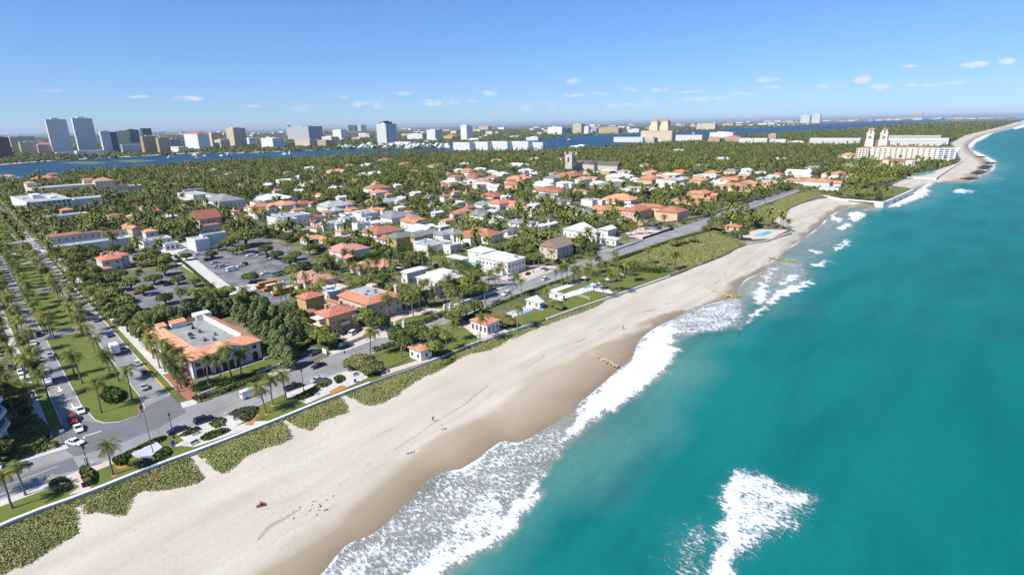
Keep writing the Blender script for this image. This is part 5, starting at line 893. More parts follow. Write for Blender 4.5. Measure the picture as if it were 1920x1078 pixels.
# ================================================ STREET FURNITURE, PEOPLE, BEACH THINGS
def lamp(px, py, label, h=6.5):
    e = empty('street_lamp', (*P(px, py), 0), ANG, label, 'street lamp', 'black street lamps'); b = MB(); b.lathe([(.28, 0), (.22, .3), (.1, .9), (.07, h-.8), (.06, h-.5)], 8); b.build('pole', BLK, e); b = MB(); b.tube([(0, 0, h-.6), (.5, 0, h-.35), (.9, 0, h-.6)], [.04, .04, .04], 5); b.build('bracket', BLK, e); b = MB(); b.lathe([(.1, h-.5), (.24, h-.2), (.26, h+.1), (.03, h+.4)], 8); b.build('lantern', BLK, e)
lamp(326, 821, 'black street lamp beside the dark parked sedan', 6.8); lamp(570, 733, 'black street lamp beside the black pickup', 6.8); lamp(646, 662, 'tall black street lamp on the pavement before the garden lawn', 7.); lamp(165, 873, 'thin street lamp by the leaning promenade palm', 5); lamp(378, 753, 'small dark lamp post in the verge by the boulevard corner', 4)
x, y = P(288, 852); e = empty('flagpole', (x, y, 0), 0, 'tall rust-brown flagpole flying a red, white and blue striped flag', 'flagpole'); b = MB(); b.lathe([(.3, 0), (.2, .3), (.1, .5), (.05, 14.2), (.12, 14.4), (.01, 14.6)], 8); b.build('pole', mat('rusty_metal', (.20, .09, .05), .6, .2, 2.), e)
FR_, FW_, FB_ = mat('flag_red', (.55, .02, .03), .8), mat('flag_white', (.75, .75, .75), .8), mat('flag_blue', (.02, .04, .25), .8); b = MB(); n = 10; Lf, hf = 3.0, 1.9
def fp(u, v): return (-.1-u*Lf*.32, -u*Lf*.15+.2*math.sin(u*9), 13.9-v*hf-u*1.9)
for j in range(13):
    for i in range(n): u0, u1, v0, v1 = i/n, (i+1)/n, j/13, (j+1)/13; b.add([fp(u0, v0), fp(u1, v0), fp(u1, v1), fp(u0, v1)], [(0, 1, 2, 3)], 2 if (i < 4 and j < 7) else j % 2)
b.build('flag', [FR_, FW_, FB_], e)
def bench(px, py, ang, label):
    e = empty('bench', (*P(px, py), .05), ang, label, 'bench', 'benches on the promenade'); m = mat('bench_wood', (.22, .2, .18), .8, .2, 3.); part(e, 'seat', m, (-.9, -.25, .42, .9, .25, .48)); part(e, 'backrest', m, (-.9, .22, .5, .9, .27, .95))
    for s in (-.75, .75): part(e, 'leg', BLK, (s-.05, -.22, 0, s+.05, .25, .42))
bench(366, 836-4, ANG+.2, 'bench beside the long promenade shrub bed'); bench(418, 797, ANG+1.6, 'grey bench at the edge of the small oval bed'); bench(445, 786, ANG, 'pale bench in front of the long mixed shrub bed'); bench(604, 724, ANG+.1, 'bench below the oval bed with red flowers'); bench(643, 713, ANG+1., 'grey bench beside the heart-shaped shrub bed'); bench(668, 704, ANG, 'dark bench half under the large sea grape'); bench(368, 814, ANG+.1, 'dark bench near the row of clipped promenade hedges')
def bin_(px, py, label, m=BLUE): e = empty('litter_bin', (*P(px, py), .05), 0, label, 'litter bin'); b = MB(); b.lathe([(.3, 0), (.36, .5), (.38, .95)], 10); b.build('barrel', m, e); b = MB(); b.lathe([(.4, .95), (.4, 1.02), (.1, 1.12)], 10); b.build('lid', m, e)
bin_(666, 717, 'bright blue litter barrel near the large sea grape'); bin_(325, 833, 'bright blue litter barrel beside the paved viewing plot'); bin_(108, 834, 'red newspaper-style box at the corner by the hedge', mat('red_plastic', (.45, .02, .03), .5)); bin_(158, 913, 'small dark bin on the pink promenade paving', BLK)
x, y = P(110, 831)
e = empty('monument_plinth', (*P(272, 849), 0), ANG, 'low pale grey plinth slab enclosed by hedges under the flagpole', 'plinth'); b = MB(); pz = [AB(*P(*p)) for p in ((238, 851), (294, 831), (306, 841), (286, 857), (262, 860))]; o0 = AB(*P(272, 849)); b.prism([(p[0]-o0[0], p[1]-o0[1]) for p in pz], 0, .6); b.build('slab', mat('plinth_stone', (.45, .46, .50), .8, .1, .6), e)
def sign(px, py, w, h, m, label, cat='sign', ang=ANG, z=0.): e = empty('sign', (*P(px, py), 0), ang, label, cat); part(e, 'panel', m, (-w/2, -.08, z+.3, w/2, .08, z+.3+h)); part(e, 'post', GRY, (-w/2, -.05, 0, -w/2+.12, .05, z+.3)); part(e, 'post', GRY, (w/2-.12, -.05, 0, w/2, .05, z+.3))
sign(609, 664, 2.6, 1.7, WHT, 'white board sign with red edge at the driveway mouth', ang=ANG+math.pi/2); sign(121, 826, .9, .6, LINE, 'small white street sign at the junction corner', z=2.2); sign(165, 876, .7, .5, LINE, 'small sign plate by the striped kerb markings', z=2.)
# people
def skin(name, pts, edges, rad, m, parent=None, lvl=1):
    me = bpy.data.meshes.new(name); me.from_pydata(pts, edges, []); me.materials.append(m); o = link(name, me, parent); mo = o.modifiers.new('s', 'SKIN'); 
    for i, r_ in enumerate(rad): me.skin_vertices[0].data[i].radius = (r_, r_); me.skin_vertices[0].data[i].use_root = i == 0
    sb = o.modifiers.new('u', 'SUBSURF'); sb.levels = sb.render_levels = lvl; return o
SKIN = mat('skin', (.42, .24, .16), .6); HAIR = mat('hair', (.03, .02, .012), .7)
def person(px, py, ang, pose, top, bot, label, z=None):
    x, y = P(px, py, -2.6 if z is None else z); 
    if z is None:
        ok, lo, *_ = BEACH.ray_cast(Vector((x, y, 20)), Vector((0, 0, -1))); z = lo.z if ok else -2.5; x, y = P(px, py, z)
    e = empty('person', (x, y, z), ang, label, 'person'); c = mat('cloth_'+top[0], top[1], .8); d = mat('cloth_'+bot[0], bot[1], .8)
    if pose == 'walk': J = [(0, 0, .95), (0, 0, 1.15), (0, 0, 1.42), (.02, 0, 1.55), (.04, 0, 1.68), (0, .2, 1.42), (.05, .27, 1.15), (.2, .28, .95), (0, -.2, 1.42), (-.08, -.27, 1.15), (-.02, -.3, .92), (0, .1, .9), (.18, .11, .5), (.12, .11, .06), (.3, .12, .03), (0, -.1, .9), (-.08, -.11, .5), (-.32, -.11, .12), (-.18, -.12, .04)]
    elif pose == 'lie': J = [(0, 0, .14), (.2, 0, .15), (.5, 0, .16), (.62, 0, .2), (.75, 0, .22), (.5, .2, .14), (.4, .4, .1), (.65, .45, .08), (.5, -.2, .14), (.4, -.42, .1), (.66, -.45, .08), (-.05, .1, .13), (-.45, .14, .2), (-.85, .14, .08), (-.95, .16, .16), (-.05, -.1, .13), (-.4, -.14, .3), (-.75, -.14, .08), (-.88, -.15, .14)]
    else: J = [(0, 0, .15), (-.05, 0, .4), (-.08, 0, .66), (-.05, 0, .8), (-.03, 0, .93), (-.08, .2, .66), (.1, .3, .45), (.3, .2, .4), (-.08, -.2, .66), (.1, -.3, .45), (.3, -.2, .4), (.05, .1, .14), (.42, .14, .42), (.75, .14, .06), (.9, .14, .1), (.05, -.1, .14), (.42, -.14, .38), (.78, -.14, .06), (.92, -.14, .1)]
    E_ = [(0, 1), (1, 2), (2, 3), (3, 4), (2, 5), (5, 6), (6, 7), (2, 8), (8, 9), (9, 10), (0, 11), (11, 12), (12, 13), (13, 14), (0, 15), (15, 16), (16, 17), (17, 18)]
    RD_ = [.14, .13, .13, .055, .11, .06, .045, .03, .06, .045, .03, .1, .065, .04, .035, .1, .065, .04, .035]; skin('body', J, E_, RD_, SKIN, e)
    sub = lambda ids, k, nm, m: skin(nm, [J[i] for i in ids], [(a, b_) for a, b_ in ((ids.index(p), ids.index(q)) for p, q in E_ if p in ids and q in ids)], [RD_[i]*k for i in ids], m, e)
    sub([1, 2, 5, 8], 1.22, 'shirt', c); sub([0, 11, 12, 15, 16], 1.25, 'shorts', d); h = J[4]; b = MB(); b.lathe([(.03, h[2]-.03), (.115, h[2]+.0), (.12, h[2]+.08), (.06, h[2]+.145)], 8, x=h[0]-.02, y=h[1]); b.build('hair', HAIR, e)
BEACH = [o for o in bpy.data.objects if o.name == 'beach'][0]
person(812, 790, 2.2, 'walk', ('black', (.02, .02, .025)), ('black', (.02, .02, .025)), 'person in dark clothes walking on the dry sand'); person(828, 806, 1., 'walk', ('lime', (.45, .75, .12)), ('white', (.7, .7, .7)), 'person in a lime green top walking near the wet sand')
person(766, 851, .3, 'lie', ('pink', (.5, .2, .25)), ('navy', (.03, .03, .1)), 'person lying on a striped towel near the wet sand'); person(772, 849, .5, 'lie', ('black', (.02, .02, .025)), ('teal', (.05, .2, .2)), 'sunbather lying on the beach beside a peach towel'); person(489, 946, 1.2, 'sit', ('red', (.5, .05, .05)), ('navy', (.03, .03, .1)), 'person sitting alone on a dark towel on the open sand')
person(1168, 618, 1.4, 'walk', ('navy', (.03, .03, .1)), ('black', (.02, .02, .025)), 'lone walker in dark clothes far up the beach'); person(487, 787, 1., 'walk', ('white', (.7, .7, .7)), ('red', (.5, .05, .05)), 'person in white shirt and red shorts on the promenade', .03); person(322, 838, .6, 'sit', ('white', (.7, .7, .7)), ('blue', (.02, .08, .4)), 'person resting near the blue litter barrel', .05)
def towel(px, py, c, label, rz=.4):
    x, y = P(px, py, -2.8); ok, lo, *_ = BEACH.ray_cast(Vector((x, y, 20)), Vector((0, 0, -1))); z = lo.z+.03 if ok else -2.7; b = MB(); n = 6
    for i in range(n): b.box(-.95+i*.317, -.45, .0, -.95+(i+1)*.317-.02, .45, .03+.015*(i % 2))
    o = b.build('beach_towel', c); o.location = (*P(px, py, z), z); o.rotation_euler = (0, 0, rz); tag(o, label, 'towel')
towel(765.5, 851.5, mat('lilac_cloth', (.55, .5, .7), .9), 'lilac striped towel under the sunbather'); towel(779, 846.5, mat('peach_cloth', (.75, .5, .3), .9), 'peach towel spread beside the sunbathers'); towel(490, 947, mat('maroon_cloth', (.15, .03, .04), .9), 'dark maroon towel under the sitting person'); towel(772, 849, FW_, 'white towel under the second sunbather', .6)
# volleyball net, loungers, umbrellas
(x0, y0), (x1, y1) = P(1071, 557.5), P(1105, 567.5); e = empty('volleyball_net', (x0, y0, 0), math.atan2(y1-y0, x1-x0), 'white volleyball net on yellow posts across the lawn', 'volleyball net'); Lq = math.dist((x0, y0), (x1, y1)); ym = mat('yellow_post', (.6, .6, .1), .6)
for q in (0, Lq): b = MB(); b.tube([(q, 0, 0), (q, 0, 2.5)], [.09, .07], 6); b.build('post', ym, e)
b = MB(); b.box(0, -.02, 2.3, Lq, .02, 2.45); b.box(0, -.02, 1.5, Lq, .02, 1.56); [b.box(i*Lq/24, -.01, 1.56, i*Lq/24+.03, .01, 2.3) for i in range(25)]; b.build('net', FW_, e)
def lounger():
    e = empty('sun_lounger'); part(e, 'frame', WHT, (-.95, -.32, .2, .95, .32, .28)); part(e, 'cushion', mat('blue_cushion', (.05, .22, .6), .8), (-.9, -.3, .28, .35, .3, .38)); b = MB(); b.add([(.35, -.3, .3), (.95, -.3, .75), (.95, .3, .75), (.35, .3, .3), (.35, -.3, .38), (.92, -.3, .84), (.92, .3, .84), (.35, .3, .38)], [(0, 3, 2, 1), (4, 5, 6, 7), (0, 1, 5, 4), (2, 3, 7, 6), (1, 2, 6, 5), (3, 0, 4, 7)]); b.build('backrest', MATS['blue_cushion'], e)
    for sx in (-.8, .8): part(e, 'leg', WHT, (sx-.04, -.3, 0, sx+.04, .3, .2))
    return e
L0 = lounger(); first = True
for i, (px, py) in enumerate([(975, 591), (979, 589.5), (983, 588), (987, 586.5), (991, 585), (995, 583.5), (1014, 582), (1018, 581), (1075, 536), (1083, 532), (1118, 533), (1124, 536), (1130, 538), (1096, 549), (1104, 547)]):
    x, y = P(px, py); o = L0 if first else dup(L0, (x, y, .1), W135); first = False; o.location = (x, y, .1); o.rotation_euler = (0, 0, W135); pend(o, 'sun lounger with blue cushion', x, y, 'sun lounger', 'sun loungers by the pools')
def umbrella(px, py, m, label=None):
    x, y = P(px, py); e = empty('parasol', (x, y, .05), 0); b = MB(); b.tube([(0, 0, 0), (0, 0, 2.5)], [.04, .04], 6); b.build('pole', WHT, e); b = MB(); n = 8; b.add([(1.6*math.cos(i*math.pi/4), 1.6*math.sin(i*math.pi/4), 2.0) for i in range(8)]+[(0, 0, 2.75)], [(i, (i+1) % 8, 8) for i in range(8)]); b.build('canopy', m, e); pend(e, 'open parasol', x, y, 'parasol', 'parasols by the pools')
for q in ((1164, 522), (1112, 541), (1095, 528), (925, 622), (1138, 531)): umbrella(*q, FW_)
# surfboards-like white floats on lawn already loungers ; rock groynes
def rocks(px, n, m, label, size=.9, wid=1.2, z=-3.4, name='rock_groyne'):
    pts = [P(*p, z) for p in px]; b = MB(); r = random.Random(n)
    for i in range(n):
        t = r.random()*(len(pts)-1); k = int(t); u = t-k; x = pts[k][0]*(1-u)+pts[k+1][0]*u+r.uniform(-1, 1)*wid; y = pts[k][1]*(1-u)+pts[k+1][1]*u+r.uniform(-1, 1)*wid; s = size*r.uniform(.4, 1.1); zz = z+r.uniform(0, .4)
        q = [Vector((r.gauss(0, 1), r.gauss(0, 1), r.gauss(0, 1))).normalized() for _ in range(0)]
        vs = []
        for (dx_, dy_, dz_) in ((-1, -1, -1), (1, -1, -1), (1, 1, -1), (-1, 1, -1), (-1, -1, .6), (1, -1, .6), (1, 1, .6), (-1, 1, .6)): f = r.uniform(.55, 1.); vs.append((x+dx_*s*f, y+dy_*s*f*.8, zz+dz_*s*.6*f))
        b.add(vs, [(0, 3, 2, 1), (4, 5, 6, 7), (0, 1, 5, 4), (1, 2, 6, 5), (2, 3, 7, 6), (3, 0, 4, 7)])
    tag(b.build(name, m), label, 'rocks')
rocks([(1088, 658), (1110, 665), (1135, 676), (1155, 686)], 70, ROCKT, 'half buried line of pale boulders across the beach in the middle distance', .55, .9, -3.3); rocks([(1318, 540), (1345, 548), (1370, 556)], 60, ROCKT, 'pale boulder groyne reaching the surf beyond the walker', .7, 1., -3.2); rocks([(1365, 552), (1374, 555), (1383, 557)], 40, mat('mossy_rock', (.26, .24, .06), .9, .3, .6), 'yellow-green mossy boulders at the tip of the pale groyne', .8, 1.2, -3.9); rocks([(1440, 485), (1465, 488), (1492, 493)], 60, MATS['mossy_rock'], 'mossy boulder groyne standing in foam below the pool house beach', .9, 1.8, -4.1)
rocks([(560, 940), (590, 930), (572, 955), (600, 945)], 40, mat('buried_rock', (.52, .45, .37), .9, .15, .6), 'patch of sand-covered rocks showing through the beach', .35, 3.4, -3.2, 'buried_rocks')
for px, l in ((((1805, 338), (1822, 335)), 'dark wet boulders nearest the club lawn at the hotel point'), (((1824, 328), (1838, 322)), 'second cluster of dark wet boulders at the hotel point'), (((1838, 318), (1850, 312)), 'third and largest cluster of dark boulders at the hotel point'), (((1850, 308), (1856, 306)), 'dark boulders at the outer tip of the hotel point'), (((1833, 296), (1840, 295)), 'small dark boulder cluster beyond the hotel point')): rocks(list(px), 40, ROCK, l, 4.2, 5., -4.2, 'boulder_cluster')
rocks([(1676, 374), (1690, 369)], 14, ROCKT, 'pale flat boulders at the foot of the club seawall', 2.4, 2., -3.9, 'boulder_cluster')
# far edge apartment tower: only its rounded side and its shadow show
e = empty('apartment_tower', (-148.3, 119.5, 0), 0, 'pale apartment tower with curved balconies at the photo edge, shading the garden below', 'apartment tower')
TP = [(-25, -13), (10, -13), (18, -6), (20, 1), (17, 7), (9, 12), (-1, 17), (-10, 17), (-25, 12)]; b = MB(); b.prism(TP, 0, 16); b.build('wall', W_WHITE, e)
for z in (3, 6.5, 10, 13.2): b = MB(); b.prism([(x*1.06, y*1.06) for x, y in TP], z, z+.9); b.build('balcony', W_WHITE, e); b = MB(); b.prism([(x*1.012, y*1.012) for x, y in TP], z+.95, z+2.4); b.build('glazing', GLB, e)
lm('the apartment tower at the photo edge', -135, 125); BLOCK.append([(x-148.3, y+119.5) for x, y in TP])
# ================================================ FAR TOWERS
def hsolve(x, y, ytop):
    lo, hi = 0., 400.
    for _ in range(40):
        md = (lo+hi)/2
        if Q(x, y, md)[1] > ytop: lo = md
        else: hi = md
    return lo
def sizeup(px, py, wpx, ratio, rz=ANG):
    x, y = P(px, py); D = depth(x, y); n = math.hypot(x, y); r_ = (y/n, -x/n); f = abs(math.cos(rz)*r_[0]+math.sin(rz)*r_[1]), abs(-math.sin(rz)*r_[0]+math.cos(rz)*r_[1]); return x, y, D, wpx*D/F/(f[0]+ratio*f[1])
def lattice(w, d, h, nf, nx, ny, sl=.45, pw=.35, pr=.35, base=0.):
    b = MB(); fh = (h-base)/nf
    for i in range(nf+1): z = base+i*fh; b.box(-w/2-pr, -d/2-pr, z-fh*sl/2, w/2+pr, d/2+pr, z+fh*sl/2)
    for i in range(nx+1): x = -w/2+w*i/nx; q = w/nx*pw/2; b.box(x-q, -d/2-pr*.9, base, x+q, -d/2+.02, h); b.box(x-q, d/2-.02, base, x+q, d/2+pr*.9, h)
    for i in range(ny+1): y = -d/2+d*i/ny; q = d/ny*pw/2; b.box(-w/2-pr*.9, y-q, base, -w/2+.02, y+q, h); b.box(w/2-.02, y-q, base, w/2+pr*.9, y+q, h)
    return b
FW1 = mat('tower_white', (.80, .80, .79), .7); FW2 = mat('tower_cream', (.66, .55, .38), .8); FW3 = mat('tower_tan', (.52, .40, .22), .8); FW4 = mat('tower_grey', (.42, .43, .45), .8); FW5 = mat('tower_pink', (.58, .36, .27), .8); FW6 = mat('tower_brown', (.16, .075, .06), .8); GLD = mat('tower_glass', (.20, .22, .26), .4)
FC = dict(w=FW1, c=FW2, t=FW3, g=FW4, p=FW5, b=FW6, B=GLB, T=GLT); FN = dict(w='white', c='cream', t='tan', g='grey', p='pink', b='dark brown', B='blue glass', T='dark teal glass')
def tower(px, py, wpx, hpx, col, label=None, ratio=.5, sl=.45, pw=.3, top=None, noun=None, rz=None, cat='tower block', name='tower_block', lmk=None, fh=3.4, nx=None, glass=None, flat=False):
    if rz is None: rz = ANG if px < 330 else ANG-math.pi/2
    if name == 'tower_block' and hpx < 12: name = 'low_building'; cat = 'building'
    x, y, D, w = sizeup(px, py, wpx, ratio, rz); h = hsolve(x, y, py-hpx); d = w*ratio; e = empty(name, (x, y, 0), rz); nf = max(2, int(h/fh)); nx = nx or max(2, int(w/6)); ny = max(2, int(d/6)); m = FC[col]
    b = MB(); b.box(-w/2, -d/2, 0, w/2, d/2, h); b.build('glazing', glass or (m if col in 'BT' else GLD), e)
    lattice(w, d, h, nf, nx, ny, sl, pw, .35).build('wall', m if col not in 'BT' else mat('mullion', (.08, .10, .13), .5), e)
    part(e, 'roof', R_FL, (-w/2-.3, -d/2-.3, h+fh*sl/2, w/2+.3, d/2+.3, h+fh*sl/2+.6))
    if not flat: part(e, 'roof_house', m if col not in 'BT' else GLB, (-w*.22, -d*.3, h+1, w*.12, d*.3, h+1+max(3, h*.05)), (w*.18, -d*.25, h+1, w*.3, d*.2, h+3.2))
    if top: b = MB(); b.hip(-w/2, -d/2, w/2, d/2, h+fh*sl/2+.62, .5, .5); b.build('roof_cap', top, e)
    if label: tag(e, label, cat)
    else: pend(e, noun or f'{FN[col]} {"low building" if hpx < 12 else "mid-rise building"}', x, y, cat)
    if lmk: lm(lmk, x, y)
    FOOT.append([(x+sx*w*.55, y+sy*w*.55) for sx, sy in ((-1, -1), (1, -1), (1, 1), (-1, 1))]); BLOCK.append(FOOT[-1]); return e, w, d, h
MAIN = 1
tower(119, 289, 31, 64, 'w', 'tall white balconied tower, the one standing closer to the photo edge of the twin pair', .28, .55, .3, lmk='the first twin tower'); tower(167, 286, 31, 63, 'w', 'tall white balconied tower, the inner one of the twin pair', .28, .55, .3, lmk='the second twin tower')
tower(9, 297, 24, 38, 'b', 'dark brown tower at the photo edge across the lagoon', .9, .5, .5); tower(45, 277, 36, 20, 'c', 'cream slab block behind the brown tower', .3, .5, .5); tower(58, 287, 28, 20, 'c', 'cream block with dark window bays in front of the slab', .5, .5, .5); tower(88, 290, 24, 18, 'p', 'pink stepped block beside the first twin tower', .6, .5, .5, top=R_TER)
tower(130, 290, 40, 4, 'w', 'white podium below the first twin tower', .3, .5, .5, flat=True); tower(170, 291, 46, 8, 'w', 'white terraced podium below the second twin tower', .4, .5, .3, flat=True)
tower(204, 288, 16, 41, 'w', 'white tower with strong dark horizontal bands', .6, .55, .05, lmk='the banded white tower'); tower(218, 286, 12, 38, 'B', 'blue glass tower attached behind the banded white tower', .8, .1, .1, flat=True); tower(234, 279, 22, 32, 'c', 'plain cream tower between two glass ones', .4, .8, .8); tower(252, 272, 22, 28, 'B', 'blue glass block with stepped top', .6, .1, .1); tower(278, 270, 18, 29, 'T', 'dark teal glass cube rising over the tan blocks', .8, .1, .1, flat=True)
tower(252, 286, 38, 14, 'w', 'low white banded office with dark windows by the lagoon', .4, .55, .1, flat=True, lmk='the low banded office'); tower(284, 288, 26, 32, 't', 'tan ribbed apartment block at the waterfront', .6, .1, .7, lmk='the tan ribbed block'); tower(309, 288, 20, 29, 't', 'yellowish tan block beside the ribbed one', .7, .3, .6); tower(329, 282, 20, 20, 'g', 'grey block behind the yellowish one', .6, .5, .5); tower(335, 285, 32, 9, 'w', 'low white arcade building at the lagoon edge', .3, .5, .4, flat=True)
tower(372, 279, 40, 27, 'w', 'white waterfront block with red roof line', .3, .5, .5, top=R_TER, lmk='the red-topped white block'); tower(405, 276, 26, 26, 'c', 'cream tower with pink caps', .8, .5, .5); tower(418, 278, 24, 15, 'c', 'stepped cream wing beside the cream tower', .6, .5, .5); tower(446, 275, 32, 34, 'c', 'tall cream tower with arched crown', .7, .45, .45, lmk='the tall cream tower'); tower(470, 272, 18, 12, 'w', 'white block right of the tall cream tower', .6)
tower(513, 277, 40, 17, 'w', 'white civic building with green dome', .5, .4, .5, lmk='the domed civic building'); x, y = P(505, 275); b = MB(); b.lathe([(14, 26), (13.5, 31), (10, 37), (5, 41), (.5, 45)], 12); o = b.build('dome', mat('copper_dome', (.25, .42, .38), .6)); o.location = (x, y, 0); tag(o, 'pale green dome on the white civic building', 'dome')
tower(573, 264, 62, 26, 'g', 'large pale grey convention block with dark recessed glass', .35, .5, .6, lmk='the large grey block'); tower(575, 274, 40, 12, 'c', 'cream colonnaded block with vertical fins', .3, .2, .6, flat=True); tower(612, 276, 30, 12, 't', 'tan low block next to the colonnade', .6); tower(639, 262, 26, 18, 'w', 'white tower block with small windows behind the marina', .5, .6, .6); tower(620, 266, 30, 9, 'w'); tower(542, 254, 10, 18, 'g', 'slim grey tower behind the large grey block', .8)
tower(655, 246, 14, 11, 'g', 'far grey tower pair on the horizon, first', 1); tower(667, 246, 10, 10, 'B', 'far dark tower between pale ones on the horizon', 1); tower(679, 246, 16, 11, 'c', 'far cream tower on the horizon beside the dark one', 1)
e, w, d, h = tower(727, 271, 36, 38, 'w', 'tall white ribbed tower with dark stepped crown by the marina', .8, .12, .5, lmk='the dark-crowned tower', glass=GLD); part(e, 'crown', mat('dark_crown', (.03, .04, .07), .5), (-w*.3, -d*.3, h, w*.3, d*.3, h+9), (-w*.15, -d*.15, h+9, w*.15, d*.15, h+13)); part(e, 'corner_glass', GLB, (w/2-4, -d/2-.6, 0, w/2+.6, -d/2+6, h-2))
tower(783, 262, 38, 10, 'w', 'long low white block beyond the dark-crowned tower', .3); tower(815, 264, 28, 20, 'w', 'white office with dark window rows beyond the marina', .7, .5, .3); tower(875, 264, 20, 28, 'w', 'slender white tower standing alone', .9, .5, .6, lmk='the lone slender white tower'); tower(910, 244, 24, 6, 'c', 'far cream castle-like building on the horizon', .4, top=R_TER)
for i, (x0, wp) in enumerate(((870, 40), (905, 34), (940, 38), (978, 40), (1008, 30))): tower(x0, 281, wp, (13, 14, 15, 15, 13)[i], 'w', f'{("first","second","third","fourth","fifth")[i]} block from the marina of the long cream lagoon-side apartment row', .3, .5, .35, flat=True)
lm('the long cream apartment row', *P(940, 281))
tower(760, 273, 40, 6, 'w', 'low white boat sheds behind the marina', .3, .6, .6, flat=True); tower(1002, 263, 30, 5, 'w'); tower(1044, 252, 34, 13, 'w', 'wide white block left of the blue panel', .4, .6, .6, lmk='the wide white block'); tower(1064, 252, 10, 11, 'B', 'bright blue glass block in the white group', .8, .05, .05); tower(1085, 250, 22, 17, 'c', 'cream tower in the white waterfront group', .6); tower(1101, 251, 12, 13, 'w', 'small white tower ending the waterfront group', .7); tower(1144, 250, 42, 10, 't', 'long tan block by the far lagoon shore', .3, .5, .4, lmk='the long tan block'); tower(1190, 249, 26, 6, 'w')
tower(1325, 243, 36, 11, 'c', 'long cream block beyond the lagoon bend', .3, .5, .5, lmk='the long cream block'); tower(1354, 259, 44, 10, 'w', 'white apartment block on the near side of the lagoon bend', .3, .6, .5)
tower(1510, 231, 17, 14, 'w', 'far white tower, lower of the pair by the inlet', .6, .3, .5, lmk='the inlet tower pair'); tower(1530, 231, 15, 17, 'w', 'far white tower, taller of the pair by the inlet', .6, .3, .5); tower(1720, 223, 15, 12, 'c', 'far cream tower at the end of the inlet', .6, .5, .5); tower(1700, 224, 40, 4, 'c', 'low cream hall beside the far inlet tower', .3, flat=True)
tower(1565, 270, 84, 10, 'w', 'long low white banded apartment slab left of the grand hotel', .16, .5, .12, flat=True, lmk='the long banded slab'); 
for i, (q, yb, wp, hp) in enumerate(((1712, 276, 96, 8), (1720, 272, 92, 12), (1712, 268, 82, 13))): tower(q, yb, wp, hp, 'c' if i == 2 else 'w', ('lowest front terrace', 'middle terrace', 'top rear terrace')[i]+' of the white stepped apartments behind the grand hotel', .25, .5, .2, flat=True)
# twin cupola hotel across the golf
e, w, d, h = tower(1233, 266, 62, 20, 'c', 'cream palace hotel with two tall cupola towers by the lagoon', .25, .55, .6, flat=True, lmk='the cupola palace hotel', name='palace_hotel', cat='hotel'); s = w/44
for cx in (-w*.10, w*.24):
    q = part(e, 'tower', FW2, (cx-6*s, -6*s, h, cx+6*s, 6*s, h+7*s), (cx-4.5*s, -4.5*s, h+7*s, cx+4.5*s, 4.5*s, h+12*s)); b = MB(); b.hip(cx-4.5*s, -4.5*s, cx+4.5*s, 4.5*s, h+12*s, .8, .3); b.build('cupola_roof', R_PK, q)
tower(1222, 268, 20, 9, 'c', 'stepped entrance wing of the cupola palace hotel', .9); tower(1180, 266, 58, 8, 'w', 'long low white wing beside the cupola palace hotel', .2, .5, .2, flat=True); tower(1292, 264, 52, 10, 'w', 'white balconied wing on the inlet side of the cupola palace hotel', .2, .5, .3, flat=True)
for q in ((1375, 266, 30, 7, 'p'), (1400, 268, 26, 8, 'w'), (1425, 268, 30, 8, 'w'), (1460, 268, 30, 6, 'w'), (1340, 267, 24, 6, 'p'), (1448, 262, 14, 9, 'p')): tower(*q, ratio=.5, top=R_OR if q[4] == 'p' else None, flat=True)
# grand beach hotel
_f, _p = make_window(2.6, 1.7); _f.materials.clear(); _f.materials.append(mat('hotel_stucco', (.64, .60, .51), .85, .04, .1)); WIN[(2.6, 1.7)] = (_f, _p)
A0, B0 = AB(*P(1632, 300)); B1 = AB(*P(1756, 302.5))[1]; A1_, B2 = A0-10, AB(*P(1605, 300.5))[1]; Wd_ = B0-B1
e = empty('grand_hotel', (*XY(A0, B0), 0), ANG-math.pi/2, 'grand cream beachfront hotel with red roof and two tall belvedere towers', 'hotel'); lm('the grand beach hotel', *XY(A0+10, (B0+B1)/2))
HW = mat('hotel_stucco', (.64, .60, .51), .85, .04, .1); b = MB()   # x runs seaward, y runs along the shore
b.box(0, 0, 0, Wd_, 26, 23); b.box(-24, -9, 0, -4, 26, 21.5); b.box(-4, 2, 0, 0, 20, 20); b.box(Wd_+.3, -6, 0, Wd_+24, 60, 22); b.box(0, 26, 0, 12, 70, 20)
for x in (Wd_*.26, Wd_*.6): b.box(x-7, -1.2, 0, x+7, 0, 23.6)
b.build('wall', HW, e); b = MB(); b.hip(3, 2, Wd_-2, 24, 23.1, .22, 1.); b.hip(-23, -4, -5, 24, 21.6, .25, .6); ro = b.build('roof', R_TER, e); part(e, 'flat_roof', R_FL, (Wd_+1, -5, 22.01, Wd_+23, 59, 22.5))
nw = 0
for fl in range(6):
    for i in range(12):
        x = 5+i*(Wd_-9)/11
        if nw < 98: window(e, x, -.06 if not any(abs(x-q) < 7.4 for q in (Wd_*.26, Wd_*.6)) else -1.26, 1.9+fl*3.5, 0, -1, 2.6, 1.7); nw += 1
    for i in range(4):
        if nw < 98: window(e, -22+i*5, -9.05, 1.9+fl*3.3, 0, -1, 2.6, 1.7); nw += 1
b = MB()
for fl in range(6): b.box(Wd_+2, -6.5, 1.5+fl*3.5, Wd_+22, -5.9, 3.6+fl*3.5); b.box(Wd_+24., -4, 1.5+fl*3.5, Wd_+24.5, 58, 3.6+fl*3.5)
b.build('balcony_glazing', GLD, e); b = MB()
for fl in range(7): b.box(Wd_, -7.6, .6+fl*3.5, Wd_+25.6, -6.5, 1.5+fl*3.5)
for x in (0, 8, 16, 24): b.box(Wd_+x, -7.9, 0, Wd_+x+1.6, -6.4, 22.6)
for y in range(-6, 60, 13): b.box(Wd_+24.2, y, 0, Wd_+25.9, y+3.2, 22.8)
b.build('balcony', FW1, e)
